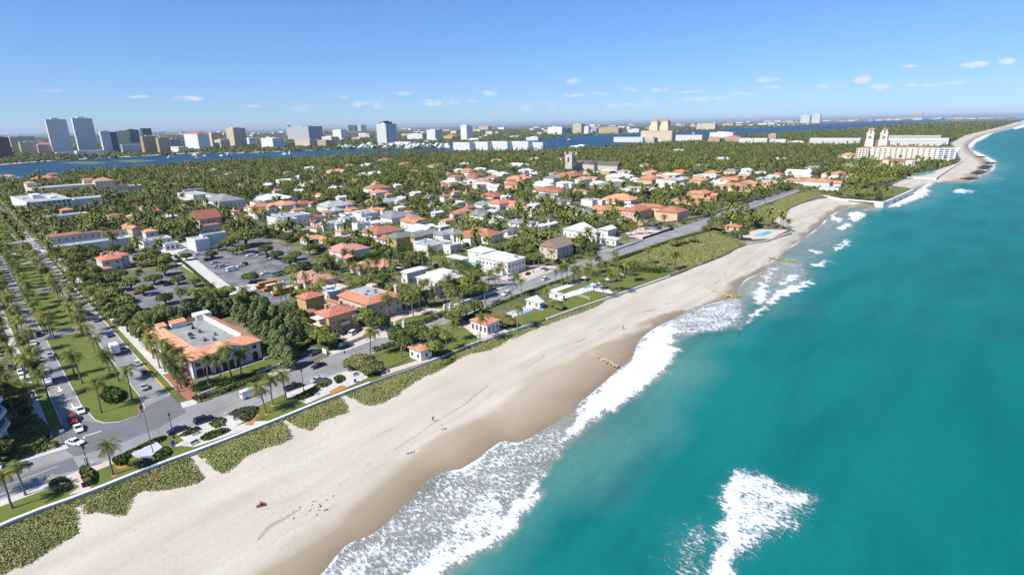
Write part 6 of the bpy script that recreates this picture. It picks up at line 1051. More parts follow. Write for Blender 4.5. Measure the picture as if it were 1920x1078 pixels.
for k, cx in enumerate((-10, 12)):
    b = MB(); b.box(cx-7, 22, 0, cx+7, 36, 36); b.box(cx-6, 23, 36, cx+6, 35, 45); b.box(cx-4.5, 24.5, 45, cx+4.5, 33.5, 55)
    for sx in (-5.5, 5.5):
        for sy in (23.5, 34.5): b.lathe([(1.2, 45), (1.2, 48), (.2, 50)], 6, x=cx+sx, y=sy)
    tw = b.build('belvedere_tower', HW, e); b = MB(); b.hip(cx-4.5, 24.5, cx+4.5, 33.5, 55, .5, 1.2); b.build('tower_roof', R_OR, tw)
    arch(e, cx, 22.9, 0, -1, 5, 6, GLD, 'tower_arch', 37.5); arch(e, cx, 24.4, 0, -1, 3, 7, GLD, 'tower_arch', 46.5); arch(e, cx-6.1, 29, -1, 0, 5, 6, GLD, 'tower_arch', 37.5)
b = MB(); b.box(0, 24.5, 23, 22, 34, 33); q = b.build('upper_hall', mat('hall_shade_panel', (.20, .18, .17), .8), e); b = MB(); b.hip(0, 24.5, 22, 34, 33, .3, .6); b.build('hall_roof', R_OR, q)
BLOCK.append([XY(A0-14, B0+30), XY(A0-14, B1-30), XY(A0+72, B1-30), XY(A0+72, B0+30)]); FOOT.append(BLOCK[-1])
hpx([((1651, 303), (1708, 303), 7, 'hip'), ((1640, 312), (1662, 310), 4, 'hip'), ((1700, 299), (1716, 300), 12, 'hip'), ((1655, 299), (1668, 299), 11, 'hip')], W_CREAM, R_TER, 'cream beach club pavilion with brown roof in front of the grand hotel', 'pavilion', 'beach_club', landmark='the beach club pavilion', chim=0, win=1, wsz=(2., 2.6)); hpx([((1572, 292), (1606, 290), 6, 'hip')], W_WHITE, R_OR, 'long orange-roofed building at the inland end of the grand hotel', 'building', 'long_building', chim=0)
# low buildings scattered beyond the lagoon
for i, q in enumerate(()): pass
rr = random.Random(5)
for i in range(285):
    px = rr.uniform(-10, 1880); hz = 250-px*.0172; yy = hz+rr.choice([rr.uniform(5, 12), rr.uniform(9, 24), rr.uniform(6, 30), rr.uniform(14, 34)])
    lim = np.interp(px, [-10, 200, 480, 790, 1000, 1200, 1440, 1665, 1900], [300, 292, 282, 275, 259, 248, 237, 224.5, 217]); 
    if yy > lim-2: yy = rr.uniform(hz+4, max(hz+5, lim-3))
    if px > 1560: yy = min(yy, hz+5)
    hp = rr.choice([2.5, 3, 3.5, 4, 6])*(.4+.6*(yy-hz)/20); tower(px, yy, rr.uniform(6, 26)*(.5+.5*(yy-hz)/20), max(1.2, hp), rr.choice('wwwwccctgp'), ratio=rr.uniform(.3, .8), sl=.5, pw=.6, flat=True, top=R_TER if rr.random() < .25 else None)
# ================================================ BOATS
def yacht():
    e = empty('yacht'); b = MB(); loft(b, [[(-10, -2.4, .2), (-10, -2.7, 2.), (-10, 2.7, 2.), (-10, 2.4, .2)], [(0, -2.5, -.2), (0, -2.9, 2.2), (0, 2.9, 2.2), (0, 2.5, -.2)], [(7, -1.3, 0), (7, -2., 2.7), (7, 2., 2.7), (7, 1.3, 0)], [(11, -.1, 1.2), (11.5, -.15, 3.2), (11.5, .15, 3.2), (11, .1, 1.2)]]); b.build('hull', WHT, e)
    part(e, 'cabin', WHT, (-7, -2, 2.2, 4, 2, 4.2), (-5, -1.8, 4.4, 1.5, 1.8, 6.2), (-3.6, -1.5, 6.2, -1, 1.5, 6.6)); part(e, 'window_band', GLD, (-6.8, -2.05, 2.9, 4.1, 2.05, 3.7)); b = MB(); b.tube([(-2.5, 0, 6.5), (-3, 0, 9.5)], [.15, .08], 5); b.build('mast', WHT, e); return e
Y0 = yacht(); first = True
for i in range(64):
    if i < 44: px = 638+i*4.6+rr.uniform(-2, 2); py = 279.5-rr.choice([0, 1.2, 2.4, 3.6])*(1-.2*(px > 760))-(px-640)*.012; s = rr.uniform(1.2, 2.6); ang = ANG+rr.choice([0, math.pi/2])+rr.uniform(-.1, .1); nn = 'white moored motor yacht'
    elif i < 54: px, py = [(533, 290), (545, 289), (415, 293), (430, 291), (372, 297), (385, 293.5), (320, 296), (1067, 263), (1300, 251), (365, 292)][i-44]; s = rr.uniform(.7, 1.1); ang = rr.uniform(0, 3); nn = 'small white boat on the lagoon'
    else: px = 1442+(i-54)*9; py = 237-(px-1440)*.035; s = rr.uniform(1.5, 3.); ang = rr.uniform(0, 3); nn = 'white moored motor yacht'
    x, y = P(px, py, -1); o = Y0 if first else dup(Y0, (x, y, -1), ang, s); first = False; o.location = (x, y, -1); o.rotation_euler = (0, 0, ang); o.scale = (s, s, s); pend(o, nn, x, y, 'boat', 'boats on the lagoon')
# ================================================ TREES, PLACED
PP = '''80.5 720 154 719 140 703 205 697 223 715 178 659 102 636 95 629 162 631 153 625 135 605 36 636 47 645 190 673 248 749 60 765 30 507 13 495 48 489 39 538 53 559 83 541 103 540 112 571 67 579 20 592 5 552 190 773.5
212 890 48 928 23 953 -30 940 498.5 775 511 759 537 749 416 718 434 707 453 703 392 727 340 729 348 727 310 697 325 712 300 690 288 672 276 655 262 640 335 735 327 700 303 676 695 670 752 671 728 598 764 588 776 598 787 580 838 657 849 642 823 645 900 637 970 618.5
862 572 845 583 910 573 959 555 978 558 1026 573 1041 535 1053 536 1065 533 1075 527 1084 529 1097 542 1113 545 1131 559 1143 546 1161 549 1183 529 1188 530 1257 509 1265 506 1465 425 1469 428 1474 431 1100 520 1110 515 1122 522 1150 520 1160 512 1170 520 1138 531 1128 512
790 560 800 566 815 572 825 560 835 565 853 545 868 550 880 552 894 548 903 541 916 540 927 541 935 530 900 530 945 505 955 500 965 510 985 505 1000 512 1010 500 850 575 760 570 748 560 1240 500 1215 495 1150 440 1180 455 1120 460 1100 455 1085 462 1172 450
1200 432 1225 432 1245 425 1192 441 1210 440 600 560 640 520 655 515 668 520 680 525 692 520 705 515 720 512 735 518 740 530 560 545 575 548 545 552 700 560 605 570 588 575 630 545'''.split()
for i in range(0, len(PP), 2):
    px, py = float(PP[i]), float(PP[i+1]); x, y = P(px, py); palm(x, y)
for c_ in (19.3, 35.5, 8.5, 47.6, 3.5):
    t = 268+(c_ % 3)*3
    while t < (455 if c_ in (19.3, 35.5) else 420): palm(*rp(c_+R.uniform(-.5, .5), t+R.uniform(-1, 1)), noun='boulevard coconut palm'); t += R.uniform(8, 11) if c_ < 40 else R.uniform(10, 14)
for c_ in (19.3, 35.5, 8.5, 47.6, 3.5):
    t = 456 if c_ in (19.3, 35.5) else 421
    while t < 1200: EXTRA.append(rp(c_+R.uniform(-.5, .5), t)); t += R.uniform(8, 11)
for c_ in (9, 4): 
    for t in (200, 213, 226, 238, 250): palm(*rp(c_+R.uniform(-1, 1), t))
lm('the grassy boulevard median', *rp(27, 230)); lm('the striped flag', *P(288, 852)); lm('the big car park', *P(470, 490)); lm('the small car park', *P(310, 550)); lm('the palm-lined club lawn', *P(1640, 360)); lm('the big grassy dune', *P(1240, 480)); lm('the volleyball net', *P(1085, 562)); lm('the seaside promenade', *P(440, 790)); lm('the golf fairway', *P(1250, 298)); lm('the far lagoon shore palms', *P(300, 322)); lm('the far dune road', *P(1470, 372)); lm('the far green coast', *P(1700, 245)); lm('the orange-roofed mid-town villas', *P(700, 400)); lm('the white mid-town cottages', *P(850, 400)); lm('the cream lakeside houses', *P(620, 320)); lm('the marina', *P(740, 276))
LOT = '311 563 1 377 552 1.05 310 508 1.25 336 525 1 247 535 1.1 226 517 1 313 483 .9 266 487 1 398 477 .9 456 466 1.15 471 522 1.15 500 470 1.2 520 478 1.1 545 492 1.2 570 500 1.1 430 456 1.1 410 462 .9 350 480 .9 365 530 .9 290 525 1 270 545 .9 215 466 1 276 470 1 243 467 .9 545 508 1.1 555 480 1 438 470 .8 350 545 .6'.split()
for i in range(0, len(LOT), 3): x, y = P(float(LOT[i]), float(LOT[i+1])+8); tree(x, y, 'lot', float(LOT[i+2]))
for q in ((155, 522), (140, 535), (178, 540), (186, 565), (212, 572), (206, 592), (232, 590), (170, 555), (225, 610), (245, 600), (196, 578), (120, 484), (108, 492), (132, 490), (215, 598), (240, 622), (200, 560)): tree(*P(*q), 'broad', R.uniform(.95, 1.25), noun='leafy street shade tree')
for q in ((278, 418), (462, 462)): tree(*P(*q), 'banyan', 1.15)
for q in ((243, 395), (190, 428), (165, 422), (130, 430), (336, 445), (205, 385), (225, 380), (310, 400), (340, 405), (360, 395)): tree(*P(*q), 'broad', R.uniform(1.3, 1.7))
for i in range(22): t = i/21; tree(*P(262+t*190, 628-t*42+R.uniform(-2, 2)), 'pine', R.uniform(.72, .85), noun='casuarina in the screen')
for q in ((462, 612), (478, 622), (492, 630), (505, 642), (515, 655), (525, 668), (538, 676), (548, 668), (535, 655), (520, 640), (508, 625), (495, 612), (480, 602), (465, 596), (550, 650), (560, 640), (528, 632), (548, 630), (515, 612), (500, 600), (452, 600), (545, 690)): tree(*P(*q), 'pine', R.uniform(.9, 1.15))
for q in ((566, 625), (578, 632), (560, 612), (590, 640), (603, 648), (618, 655), (545, 600), (530, 592)): tree(*P(*q), 'broad', R.uniform(.8, 1.05))
for q, s in (((680, 692), 1.15), ((696, 700), .9), ((665, 690), .8), ((575, 645), .8), ((560, 655), .8)): tree(*P(*q), 'grape', s)
for q, s in (((690, 612), 1), ((702, 618), 1.), ((716, 620), .9), ((676, 606), .9), ((815, 668), .8), ((945, 605), .8), ((955, 612), .7), ((1040, 575), .7), ((1050, 580), .6), ((800, 668), .6), ((1150, 500), .9), ((1165, 502), .9), ((1180, 500), .9), ((1195, 500), .8), ((1210, 505), .8), ((1225, 508), .7), ((1300, 455), 1.), ((1280, 458), .9), ((1265, 462), .9), ((1335, 430), 1.3), ((1348, 432), 1.2), ((1325, 432), 1.1)): tree(*P(*q), 'grape' if q[0] > 900 else 'broad', s)
for q, s in (((750, 652), .9), ((762, 660), .8), ((775, 640), 1.), ((790, 640), 1.), ((805, 648), .9), ((745, 640), .8), ((860, 600), .9), ((875, 598), .9), ((850, 610), .8), ((890, 590), .9), ((770, 575), 1.1), ((870, 558), 1.2), ((885, 562), 1.), ((905, 556), 1), ((800, 575), 1), ((640, 605), .7)): tree(*P(*q), 'broad', s)
x, y = P(208, 752); bed([(188, 745), (196, 733), (215, 729), (232, 735), (234, 748), (222, 757), (202, 758)], 1.5, HEDG, 'large round clipped hedge on the grassy median tip', 'hedge', name='hedge', dens=40)
for (px, l, m) in (([(210, 862), (300, 820), (312, 818), (308, 828), (238, 858), (240, 870), (220, 875)], 'green hedge around the road side of the flagpole plinth', HEDG), ([(292, 852), (312, 838), (320, 842), (324, 852), (300, 866), (292, 868)], 'bushy hedge at the seaward corner of the flagpole plinth', HEDG), ([(240, 872), (262, 862), (285, 860), (290, 870), (262, 880)], 'brown-green shrubs between plinth and seawall', SHRB),
    ([(428, 778), (445, 768), (480, 762), (486, 768), (470, 790), (455, 790), (445, 782)], 'long mixed shrub bed beside the pale bench', SHRB), ([(393, 795), (405, 786), (422, 784), (424, 792), (410, 803), (400, 802)], 'small oval shrub bed at the promenade', SHRB), ([(376, 822), (390, 812), (425, 803), (433, 808), (415, 816), (385, 828)], 'clipped elliptical hedge by the seawall', HEDG), ([(553, 745), (560, 742), (585, 728), (594, 724), (600, 731), (580, 745), (562, 752)], 'dark shrub bed under the palms beside the pickup', HEDG),
    ([(589, 725), (600, 716), (618, 711), (623, 718), (612, 726), (596, 728)], 'oval flower bed beside the silver sedan', SHRB), ([(626, 709), (636, 704), (645, 706), (648, 712), (636, 720), (630, 718)], 'heart-shaped shrub bed near the grey bench', HEDG), ([(336, 818), (352, 808), (372, 800), (376, 806), (350, 818)], 'low shrub bed beside the parked dark SUV', SHRB), ([(150, 878), (166, 876), (182, 892), (178, 908), (165, 912), (154, 900)], 'leafy sea grape bed by the pink paving', LEAFG),
    ([(92, 905), (118, 893), (134, 905), (134, 920), (110, 926), (95, 915)], 'dark shrub bed with pale flowers near the seawall', SHRB), ([(18, 838), (45, 805), (72, 783), (90, 800), (96, 820), (78, 838), (40, 850)], 'large yellowish shrub mass at the corner garden', LEAFG), ([(360, 745), (400, 738), (450, 718), (500, 700), (500, 708), (450, 726), (400, 745), (364, 752)], 'grey-green planting strip before the courtyard building lawn', SHRB),
    ([(360, 735), (400, 722), (440, 712), (480, 698), (484, 702), (440, 718), (398, 732)], 'dark clipped hedge line along the front lawn', HEDG), ([(690, 742-8), (700, 725), (720, 715), (715, 728)], 'green scrub against the seawall end', LEAFM), ([(820, 670), (836, 660), (856, 660), (862, 668), (840, 682), (822, 684)], 'bright green scrub mound at the corner of the garden fence', LEAFM), ([(938, 628), (960, 618), (972, 622), (958, 632), (942, 636)], 'green scrub tuft below the terrace wall', LEAFM)):
    bed(px, 1.1 if m in (LEAFG, LEAFM) else .65, m, l, 'shrubs' if m != HEDG else 'hedge', z=-1.7 if m == LEAFM and px[0][0] > 600 else 0, dens=30, name='hedge' if m == HEDG else 'shrub_bed')
for px, w_, h_, l in (([(30, 862), (70, 848), (108, 836)], 1.6, 1.2, 'long low clipped hedge along the corner pavement'), ([(760, 616), (800, 605), (838, 588)], 1.6, 1.8, 'tall clipped roadside hedge before the curved drive'), ([(700, 660), (748, 645), (765, 640)], 1.2, 1.6, 'grey-green roadside hedge by the small cabana garden'), ([(512, 520), (560, 508), (600, 500)], 2, 2.2, 'clipped hedge between car park and pink-roofed houses'), ([(328, 480), (352, 500), (405, 545)], 1.2, .8, 'double row of low hedge blocks beside the concrete lane'),
    ([(655, 498), (700, 488), (722, 478)], 3.5, 4, 'very tall thick green hedge behind the pink-roofed house'), ([(850, 492), (880, 508), (900, 520)], 2.5, 3.5, 'dark tall hedge below the small mansion pool'), ([(745, 472), (800, 462)], 3, 3.5, 'tall hedge by the flat-roofed modern house'), ([(1080, 475), (1095, 478), (1115, 480)], 4, 3., 'rounded dark green hedge by the brown shingle-roofed house'), ([(1172, 508), (1230, 512), (1252, 510)], 3, 2.6, 'thick green hedge closing the far end of the seaside lawn'),
    ([(636, 640), (650, 648)], 1, 1, 'short low hedge at the ochre villa lawn'), ([(455, 552), (475, 566), (495, 580)], 1.6, 1.2, 'row of low bushes along the bus yard verge'), ([(875, 598), (900, 585), (980, 553), (1055, 526)], 1., 1., 'long low hedge on the seaward side of the road'), ([(1150, 490), (1262, 452), (1330, 434)], 2, 1.2, 'scrubby hedge along the road above the big dune')):
    hedge(px, w_, h_, None, l)
for i in range(22): q = rp(R.uniform(-8, 0), 195+i*4.6); tree(*q, 'bush', R.uniform(.9, 1.3)) if i % 3 else palm(*q)
for q in ((48, 775), (60, 790), (30, 800), (25, 760), (15, 830), (5, 850), (20, 740), (35, 730), (50, 750)): tree(*P(*q), 'bush', R.uniform(.8, 1.2))
for i in range(26): q = P(300+R.uniform(0, 60)*1., 660+R.uniform(0, 70)); q = P(282+i*2.6, 640+i*3.4+R.uniform(-3, 3)); tree(*q, 'bush', R.uniform(.6, .9)); 
# ================================================ TREES, SCATTERED
ISLA = LEW+[P(x, y) for x, y in LAGN[::-1]]
gx, gy = [], []
for D0, D1, st in ((90, 420, 6.3), (420, 800, 7.4), (800, 1500, 10.), (1500, 3600, 17.), (3600, 9000, 42.)):
    a_ = np.arange(-D1*1.25, D1*1.25, st); X, Y = np.meshgrid(a_, np.arange(60, D1*1.2, st)); X = X+NR.uniform(-st*.45, st*.45, X.shape); Y = Y+NR.uniform(-st*.45, st*.45, Y.shape); D = Y*CP+H*SP; k = (D >= D0) & (D < D1) & (np.abs(X) < D*1.0); gx.append(X[k]); gy.append(Y[k])
gx = np.concatenate(gx); gy = np.concatenate(gy); isl = inpoly(gx, gy, ISLA); dle = pdist(gx, gy, LEW); k = isl & (dle > 4)
mainl = inpoly(gx, gy, [(-45000, mf[0][1])]+mf+[(30000, 60000), (-45000, 60000)]) & ~isl; k |= mainl & (NR.rand(len(gx)) < .45)
gx, gy = gx[k], gy[k]; ok = np.ones(len(gx), bool)
for pl in BLOCK:
    ar = np.array(pl); s = ok & (gx > ar[:, 0].min()-2) & (gx < ar[:, 0].max()+2) & (gy > ar[:, 1].min()-2) & (gy < ar[:, 1].max()+2)
    if s.any(): i = np.nonzero(s)[0]; ok[i] &= ~(inpoly(gx[i], gy[i], pl) | (pdist(gx[i], gy[i], pl+[pl[0]]) < 1.7))
for x, y, r_ in TREEPT: i = np.nonzero(ok & (np.abs(gx-x) < r_+1.5) & (np.abs(gy-y) < r_+1.5))[0]; ok[i] = False
SEAWARD = [P(*p) for p in EC]+[(500, 640), (-40, 100)]
gx, gy = gx[ok], gy[ok]
k = ~inpoly(gx, gy, [P(*p) for p in ((-50, 1000), (0, 905), (380, 770), (700, 660), (880, 590), (1060, 520), (1200, 460), (1270, 513), (970, 630), (600, 800), (0, 1078))]) & ~inpoly(gx, gy, [rp(10, 170), rp(46, 170), rp(46, 760), rp(10, 760)]) & ~inpoly(gx, gy, [P(*p) for p in ((262, 640), (455, 590), (560, 690), (360, 760))]); gx, gy = gx[k], gy[k]
# gardens before a house stay low, so its roof shows
def Qv(x, y, z): zz = z-H; f = y*CP-zz*SP; u = y*SP+zz*CP; xr = F*x/f; yr = -F*u/f; return CX+xr*CR+yr*SR, CY-xr*SR+yr*CR
low = np.zeros(len(gx), bool); tx, ty = Qv(gx, gy, 8.); bx, by = Qv(gx, gy, 0.); td = gy
for ft in FOOT:
    q = [Q(x, y, 0) for x, y in ft]; q2 = [Q(x, y, 2.5) for x, y in ft]; x0, x1 = min(p[0] for p in q), max(p[0] for p in q); y1 = max(p[1] for p in q); y0 = max(p[1] for p in q2); y0 -= .6*(y0-min(p[1] for p in q2)); m = (x1-x0)*.08; fy = sum(p[1] for p in ft)/4
    low |= (tx > x0-m) & (tx < x1+m) & (ty < y0) & (by > y0) & (td < fy)
isl = inpoly(gx, gy, ISLA); D = depth(gx, gy); rnd = NR.rand(len(gx)); low &= isl; pn = np.sin(gx*.013+1.3)+np.sin(gy*.017-gx*.006); ispalm = (rnd < .50+.12*pn) & isl
gx0 = len(gx)
order = np.argsort(D); npalm = NP[0]; nb = sum(1 for o, n, x, y in PEND if o.name.startswith(('shade_tree', 'parking_tree', 'banyan', 'casuarina'))); nbush = 0; stuff = []
for i in order:
    x, y = float(gx[i]), float(gy[i])
    if D[i] > 700: stuff.append(i); continue
    if low[i]:
        if D[i] < 420 and nbush < 150: tree(x, y, 'bush', R.uniform(.8, 1.2)); nbush += 1
        else: stuff.append(i)
    elif ispalm[i] and npalm < 296: palm(x, y); npalm += 1
    elif not ispalm[i] and nb < 296: k_ = R.random(); tree(x, y, *((('broad', R.uniform(.7, 1.15)),)*6+(('lot', R.uniform(.8, 1.2)), ('banyan', R.uniform(.5, .65)), ('grape', R.uniform(.8, 1.1)), ('pine', R.uniform(.6, .9))))[int(k_*10)]); nb += 1
    else: stuff.append(i)
if EXTRA:
    n0 = len(gx); E_ = np.array(EXTRA); gx = np.append(gx, E_[:, 0]); gy = np.append(gy, E_[:, 1]); D = depth(gx, gy); k = np.ones(len(E_), bool); low = np.append(low, ~k); isl = np.append(isl, k); ispalm = np.append(ispalm, k); stuff += list(range(n0, len(gx)))
stuff = np.array(stuff)
def lodpalm(seed, nf, seg, Hh=9.):
    r = np.random.RandomState(seed); v = []
    for i in range(nf):
        az = i*2.4+r.rand()*.5; el = math.radians(65-110*(i/nf)); l = 3.5; p = np.array([0, 0, Hh]); d = np.array([math.cos(az), math.sin(az), 0]); s = np.array([-d[1], d[0], 0]); w0 = .12; e = el
        for k in range(seg):
            p1 = p+(d*math.cos(e)+np.array([0, 0, math.sin(e)]))*l/seg; w1 = .75*math.sin(math.pi*(k+1)/(seg+.4)); e -= 1.15/seg
            for q in (-1, 1): v += [p, p+s*q*w0-[0, 0, w0*.6], p1+s*q*w1-[0, 0, w1*.6], p1]
            p = p1; w0 = w1
    n = len(v)//4; t = []; 
    for a in (0, 1.57): c = np.array([math.cos(a), math.sin(a), 0])*.17; t += [-c, c, c+[0, 0, Hh], -c+[0, 0, Hh]]
    return np.array(v+t), np.array([0]*n+[1]*2)
def lodtree(seed, n, sz, Rr=3.9, Hh=7.):
    r = random.Random(seed); lobes = [((math.cos(i*2.4)*Rr*.55, math.sin(i*2.4)*Rr*.55, Hh-Rr*.9+r.uniform(-.5, .6)), Rr*.55) for i in range(6)]+[((0, 0, Hh-Rr*.7), Rr*.6)]; v = leafcloud(r, lobes, n, sz, .85); t = [(-.3, 0, 0), (.3, 0, 0), (.3, 0, Hh*.6), (-.3, 0, Hh*.6)]
    return np.array(v+t), np.array([0]*n+[1])
def merge(name, lib, idx, mats, sc_, zs=None):
    if not len(idx): return
    V_, M_, T_ = [], [], []; lib_i = NR.randint(0, len(lib), len(idx)); k = 0
    for li, (v, m) in enumerate(lib):
        j = idx[lib_i == li]
        if not len(j): continue
        a = NR.uniform(0, 6.28, len(j)); s = NR.uniform(.65, 1.35, len(j))*sc_[lib_i == li]; c, q = np.cos(a)*s, np.sin(a)*s
        x = v[None, :, 0]*c[:, None]-v[None, :, 1]*q[:, None]+gx[j][:, None]; y = v[None, :, 0]*q[:, None]+v[None, :, 1]*c[:, None]+gy[j][:, None]; z = v[None, :, 2]*s[:, None]*NR.uniform(.85, 1.15, len(j))[:, None]
        V_.append(np.stack([x, y, z], 2).reshape(-1, 3)); M_.append(np.tile(m, len(j))); T_.append(np.repeat(NR.rand(len(j)), len(m)))
    V_ = np.concatenate(V_); me = npmesh(name, V_, np.arange(len(V_)).reshape(-1, 4), mats, np.concatenate(M_), {'tint': ('FACE', np.concatenate(T_))}); tag(link(name, me), kind='stuff')
Ds = D[stuff]; ps = ispalm[stuff]; lw = low[stuff]; scl = np.where(lw, .42, 1.)*np.where(isl[stuff], 1, .95)
for lo, hi, pl, tl in ((0, 800, [lodpalm(s, 16, 4) for s in range(3)], [lodtree(s, 230, .85) for s in range(4)]), (800, 1500, [lodpalm(s, 10, 2) for s in range(3)], [lodtree(s, 90, 1.5, 4.6) for s in range(4)]), (1500, 3600, [lodpalm(s, 8, 2) for s in range(2)], [lodtree(s, 46, 3.2, 8.5, 9) for s in range(3)]), (3600, 9000, None, [lodtree(s, 36, 8., 22, 13) for s in range(3)])):
    z = (Ds >= lo) & (Ds < hi); a = z & ps & ~lw & (pl is not None); merge('palm_grove', pl or [], stuff[a], [FROND, TRUNK], scl[a]) if a.any() else None
    a = z & ~(ps & ~lw & (pl is not None)); half = NR.rand(len(stuff)) < .5; third = (NR.rand(len(stuff)) < .2) & half; half &= ~third; merge('woodland', tl, stuff[a & half], [LEAF, BARK], scl[a & half]); merge('woodland', tl, stuff[a & third], [LEAFG, BARK], scl[a & third]); merge('woodland', tl, stuff[a & ~half & ~third], [LEAFM, BARK], scl[a & ~half & ~third])
print('trees', npalm, nb, nbush, len(stuff), 'houses', len(FOOT))
# ================================================ LABELS from what stands beside
ON = 'nearest second third fourth fifth sixth seventh eighth ninth tenth eleventh twelfth thirteenth fourteenth fifteenth sixteenth seventeenth eighteenth nineteenth'.split()
TN = ['', '', 'twentieth', 'thirtieth', 'fortieth', 'fiftieth', 'sixtieth', 'seventieth', 'eightieth', 'ninetieth']; TC = ['', '', 'twenty', 'thirty', 'forty', 'fifty', 'sixty', 'seventy', 'eighty', 'ninety']; D1 = 'first second third fourth fifth sixth seventh eighth ninth'.split()
def ordw(n):
    if n < 19: return ON[n]
    n += 1; h_ = 'hundred-' if n > 99 else ''; n %= 100
    if n < 20: return h_+(ON[n-1] if n else 'th')
    return h_+(TN[n//10] if n % 10 == 0 else TC[n//10]+'-'+D1[n % 10-1])
groups = {}
for o, noun, x, y in PEND:
    D_ = depth(x, y); bl = min(LM, key=lambda l: (math.hypot(l[1]-x, l[2]-y)))
    dx, dy = x-bl[1], y-bl[2]; sct = ('right of' if dx > 0 else 'left of') if abs(dx) > abs(dy) else ('beyond' if dy > 0 else 'in front of'); groups.setdefault((noun, sct, bl[0]), []).append((math.hypot(dx, dy), o))
for (noun, sct, l), v in groups.items():
    v.sort(key=lambda q: q[0])
    for i, (_, o) in enumerate(v):
        t = f'{noun}, {ordw(i)+("" if i == 0 else " nearest")} {sct} {l}' if len(v) > 1 else f'{noun} {sct} {l}, the only one there'
        if len(t.replace(',', '').split()) > 16: t = f'{noun}, {ordw(i)} {sct} {l}' if len(v) > 1 else f'{noun} {sct} {l}'
        o['label'] = t
# ================================================ SKY, SUN, AIR, CAMERA
SUNAZ, SUNEL = 38., 47.                       # the way shadows fall on the ground; height of the sun
L_ = bpy.data.lights.new('Sun', 'SUN'); L_.energy = 4.6; L_.angle = math.radians(.53); L_.color = (1, .955, .88); so = bpy.data.objects.new('sun', L_); COL.objects.link(so)
dv = Vector((math.cos(math.radians(SUNAZ))*math.cos(math.radians(SUNEL)), math.sin(math.radians(SUNAZ))*math.cos(math.radians(SUNEL)), -math.sin(math.radians(SUNEL)))); so.rotation_euler = dv.to_track_quat('-Z', 'Y').to_euler()
b = MB()
for (pa, pb, n_) in (((392, 506), (440, 528), 16), ((415, 496), (480, 520), 18), ((440, 486), (530, 512), 20), ((282, 548), (310, 566), 10), ((300, 536), (336, 556), 12), ((262, 556), (290, 578), 9)):
    (x0, y0), (x1, y1) = P(*pa), P(*pb); dx_, dy_ = x1-x0, y1-y0; L = math.hypot(dx_, dy_); ux, uy = -dy_/L, dx_/L
    for i in range(n_+1):
        cx, cy = x0+dx_*i/n_, y0+dy_*i/n_; tx_, ty_ = dx_/L*.07, dy_/L*.07
        b.add([(cx-ux*2.6-tx_, cy-uy*2.6-ty_, .1), (cx-ux*2.6+tx_, cy-uy*2.6+ty_, .1), (cx+ux*2.6+tx_, cy+uy*2.6+ty_, .1), (cx+ux*2.6-tx_, cy+uy*2.6-ty_, .1)], [(0, 1, 2, 3)])
tag(b.build('parking_bay_markings', LINE), kind='structure').location.z = -.05
W = bpy.data.worlds.new('World'); sc.world = W; W.use_nodes = True; N, Lk = W.node_tree.nodes, W.node_tree.links; bg = N['Background']; bg.inputs[1].default_value = .105
sk = N.new('ShaderNodeTexSky'); sk.sky_type = 'NISHITA'; sk.sun_disc = False; sk.sun_elevation = math.radians(SUNEL); sk.sun_rotation = math.atan2(-dv.x, -dv.y); sk.altitude = 100; sk.air_density = 1.; sk.dust_density = 0.; sk.ozone_density = 4
T = NT(N, Lk); g = T.tc.node.outputs['Generated']; sep = N.new('ShaderNodeSeparateXYZ'); Lk.new(g, sep.inputs[0]); az = T.m('ARCTAN2', sep.outputs[0], sep.outputs[1]); el = T.m('ARCSINE', sep.outputs[2])
cv = N.new('ShaderNodeCombineXYZ'); Lk.new(az, cv.inputs[0]); Lk.new(T.m('MULTIPLY', el, 2.6), cv.inputs[1])
def azel(px, py):
    x = px-CX; y = py-CY; xr = x*CR-y*SR; yr = x*SR+y*CR; X_, Y_, Z_ = xr, F*CP-yr*SP, -F*SP-yr*CP; return math.atan2(X_, Y_), math.atan2(Z_, math.hypot(X_, Y_))
cn = T.noise(48, 7, cv.outputs[0], .6, .3); tot = None
CL = [(262, 182, 26, 4, 1), (352, 185, 32, 6, 1), (920, 174, 16, 7, 1), (885, 190, 20, 4, .7), (1075, 152, 20, 8, .8), (1178, 170, 22, 8, .6), (1240, 170, 24, 9, .6), (1440, 150, 22, 6, 1), (1450, 163, 24, 5, .8), (1550, 162, 30, 5, .8), (1616, 150, 20, 9, 1.1), (1650, 163, 22, 7, 1.1), (1710, 160, 14, 4, .8), (1752, 160, 28, 5, 1), (1788, 156, 26, 4, 1), (1826, 122, 30, 7, 1.1), (1888, 116, 16, 7, 1.1), (1710, 124, 22, 4, .8), (1765, 132, 14, 3, .6), (560, 203, 40, 8, .5), (700, 196, 60, 10, .6), (820, 192, 60, 10, .65), (760, 175, 40, 4, .6), (1100, 178, 50, 5, .7), (1300, 172, 40, 5, .7), (1390, 176, 30, 5, .8), (1330, 185, 90, 8, .5), (1000, 200, 90, 12, .45), (1180, 195, 100, 12, .45), (640, 184, 40, 5, .5), (110, 170, 60, 4, .35), (480, 200, 30, 5, .5), (1500, 178, 60, 6, .5)]
for px, py, wx, wy, s in CL:
    a0, e0 = azel(px, py); a1, _ = azel(px+wx, py); _, e1 = azel(px, py-wy); u = T.m('DIVIDE', T.m('SUBTRACT', az, a0), abs(a1-a0)*1.15); v = T.m('DIVIDE', T.m('SUBTRACT', el, e0), abs(e1-e0)*1.2); d2 = T.m('ADD', T.m('MULTIPLY', u, u), T.m('MULTIPLY', v, v)); q = T.m('MULTIPLY', T.m('SUBTRACT', 1., d2, clamp=True), s); tot = q if tot is None else T.m('MAXIMUM', tot, q)
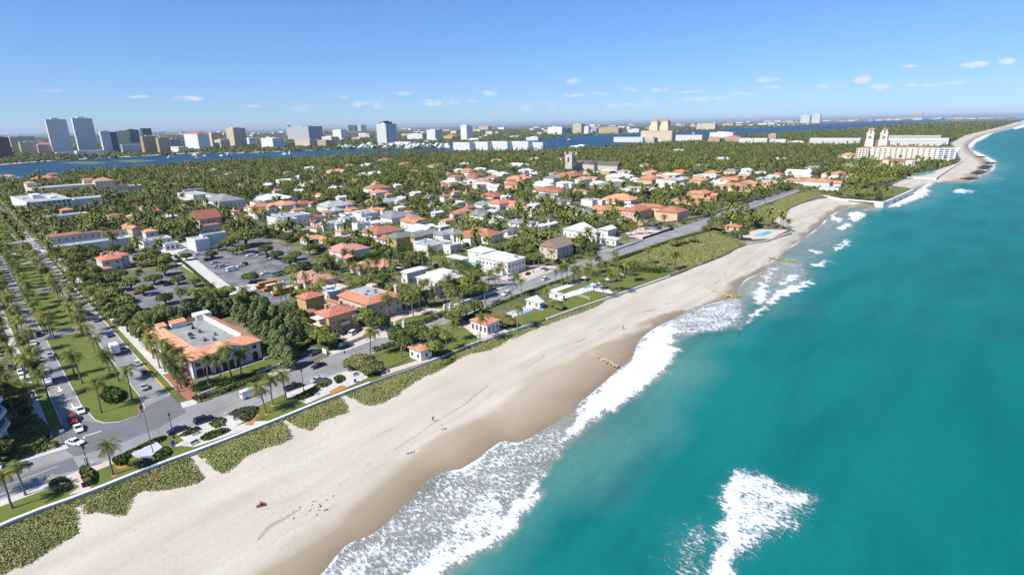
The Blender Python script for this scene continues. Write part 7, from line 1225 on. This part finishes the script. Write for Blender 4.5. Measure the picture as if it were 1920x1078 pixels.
cl_ = T.rng(T.m('ADD', T.m('MULTIPLY', tot, .55), T.m('MULTIPLY', cn, 1.5)), 0.93, 1.32); cl_ = T.m('MULTIPLY', cl_, T.m('MULTIPLY', tot, 2.2, clamp=True)); 
gm = N.new('ShaderNodeGamma'); gm.inputs[1].default_value = .8; Lk.new(sk.outputs[0], gm.inputs[0]); tn = T.vm('MULTIPLY', gm.outputs[0], (.62, .88, 1.37)); mxc = T.mix(T.m('MULTIPLY', cl_, .8), tn, (5.4, 5.6, 6.2)); Lk.new(mxc, bg.inputs[0])
HAZE = bpy.data.materials.new('haze'); HAZE.use_nodes = True; N, Lk = HAZE.node_tree.nodes, HAZE.node_tree.links; N.remove(N['Principled BSDF']); pv = N.new('ShaderNodeVolumePrincipled'); pv.inputs['Color'].default_value = (.74, .86, 1, 1); pv.inputs['Density'].default_value = HD; pv.inputs['Anisotropy'].default_value = .2; Lk.new(pv.outputs[0], N['Material Output'].inputs['Volume'])
if HD > 0: b = MB(); b.box(-46000, -600, -9, 46000, 61000, 190); o = b.build('haze', HAZE); tag(o, kind='stuff')
cam = bpy.data.cameras.new('Camera'); cam.sensor_width = 36; cam.lens = 36*F/1920; cam.clip_end = 120000; cam.clip_start = 1; co = bpy.data.objects.new('camera', cam); COL.objects.link(co); sc.camera = co
R0, U0, B_ = Vector((1, 0, 0)), Vector((0, SP, CP)), Vector((0, -CP, SP)); rx = R0*CR-U0*SR; up = R0*SR+U0*CR
M = Matrix((( rx.x, up.x, B_.x, 0), (rx.y, up.y, B_.y, 0), (rx.z, up.z, B_.z, H), (0, 0, 0, 1))); co.matrix_world = M
cam.shift_y = 0
sc.view_settings.view_transform = 'Standard'; sc.view_settings.look = 'None'; sc.view_settings.exposure = EXPO; sc.view_settings.gamma = 1
sc.cycles.use_denoising = True; sc.cycles.max_bounces = 6; sc.cycles.volume_bounces = 0; sc.cycles.diffuse_bounces = 3; sc.cycles.caustics_reflective = False; sc.cycles.caustics_refractive = False
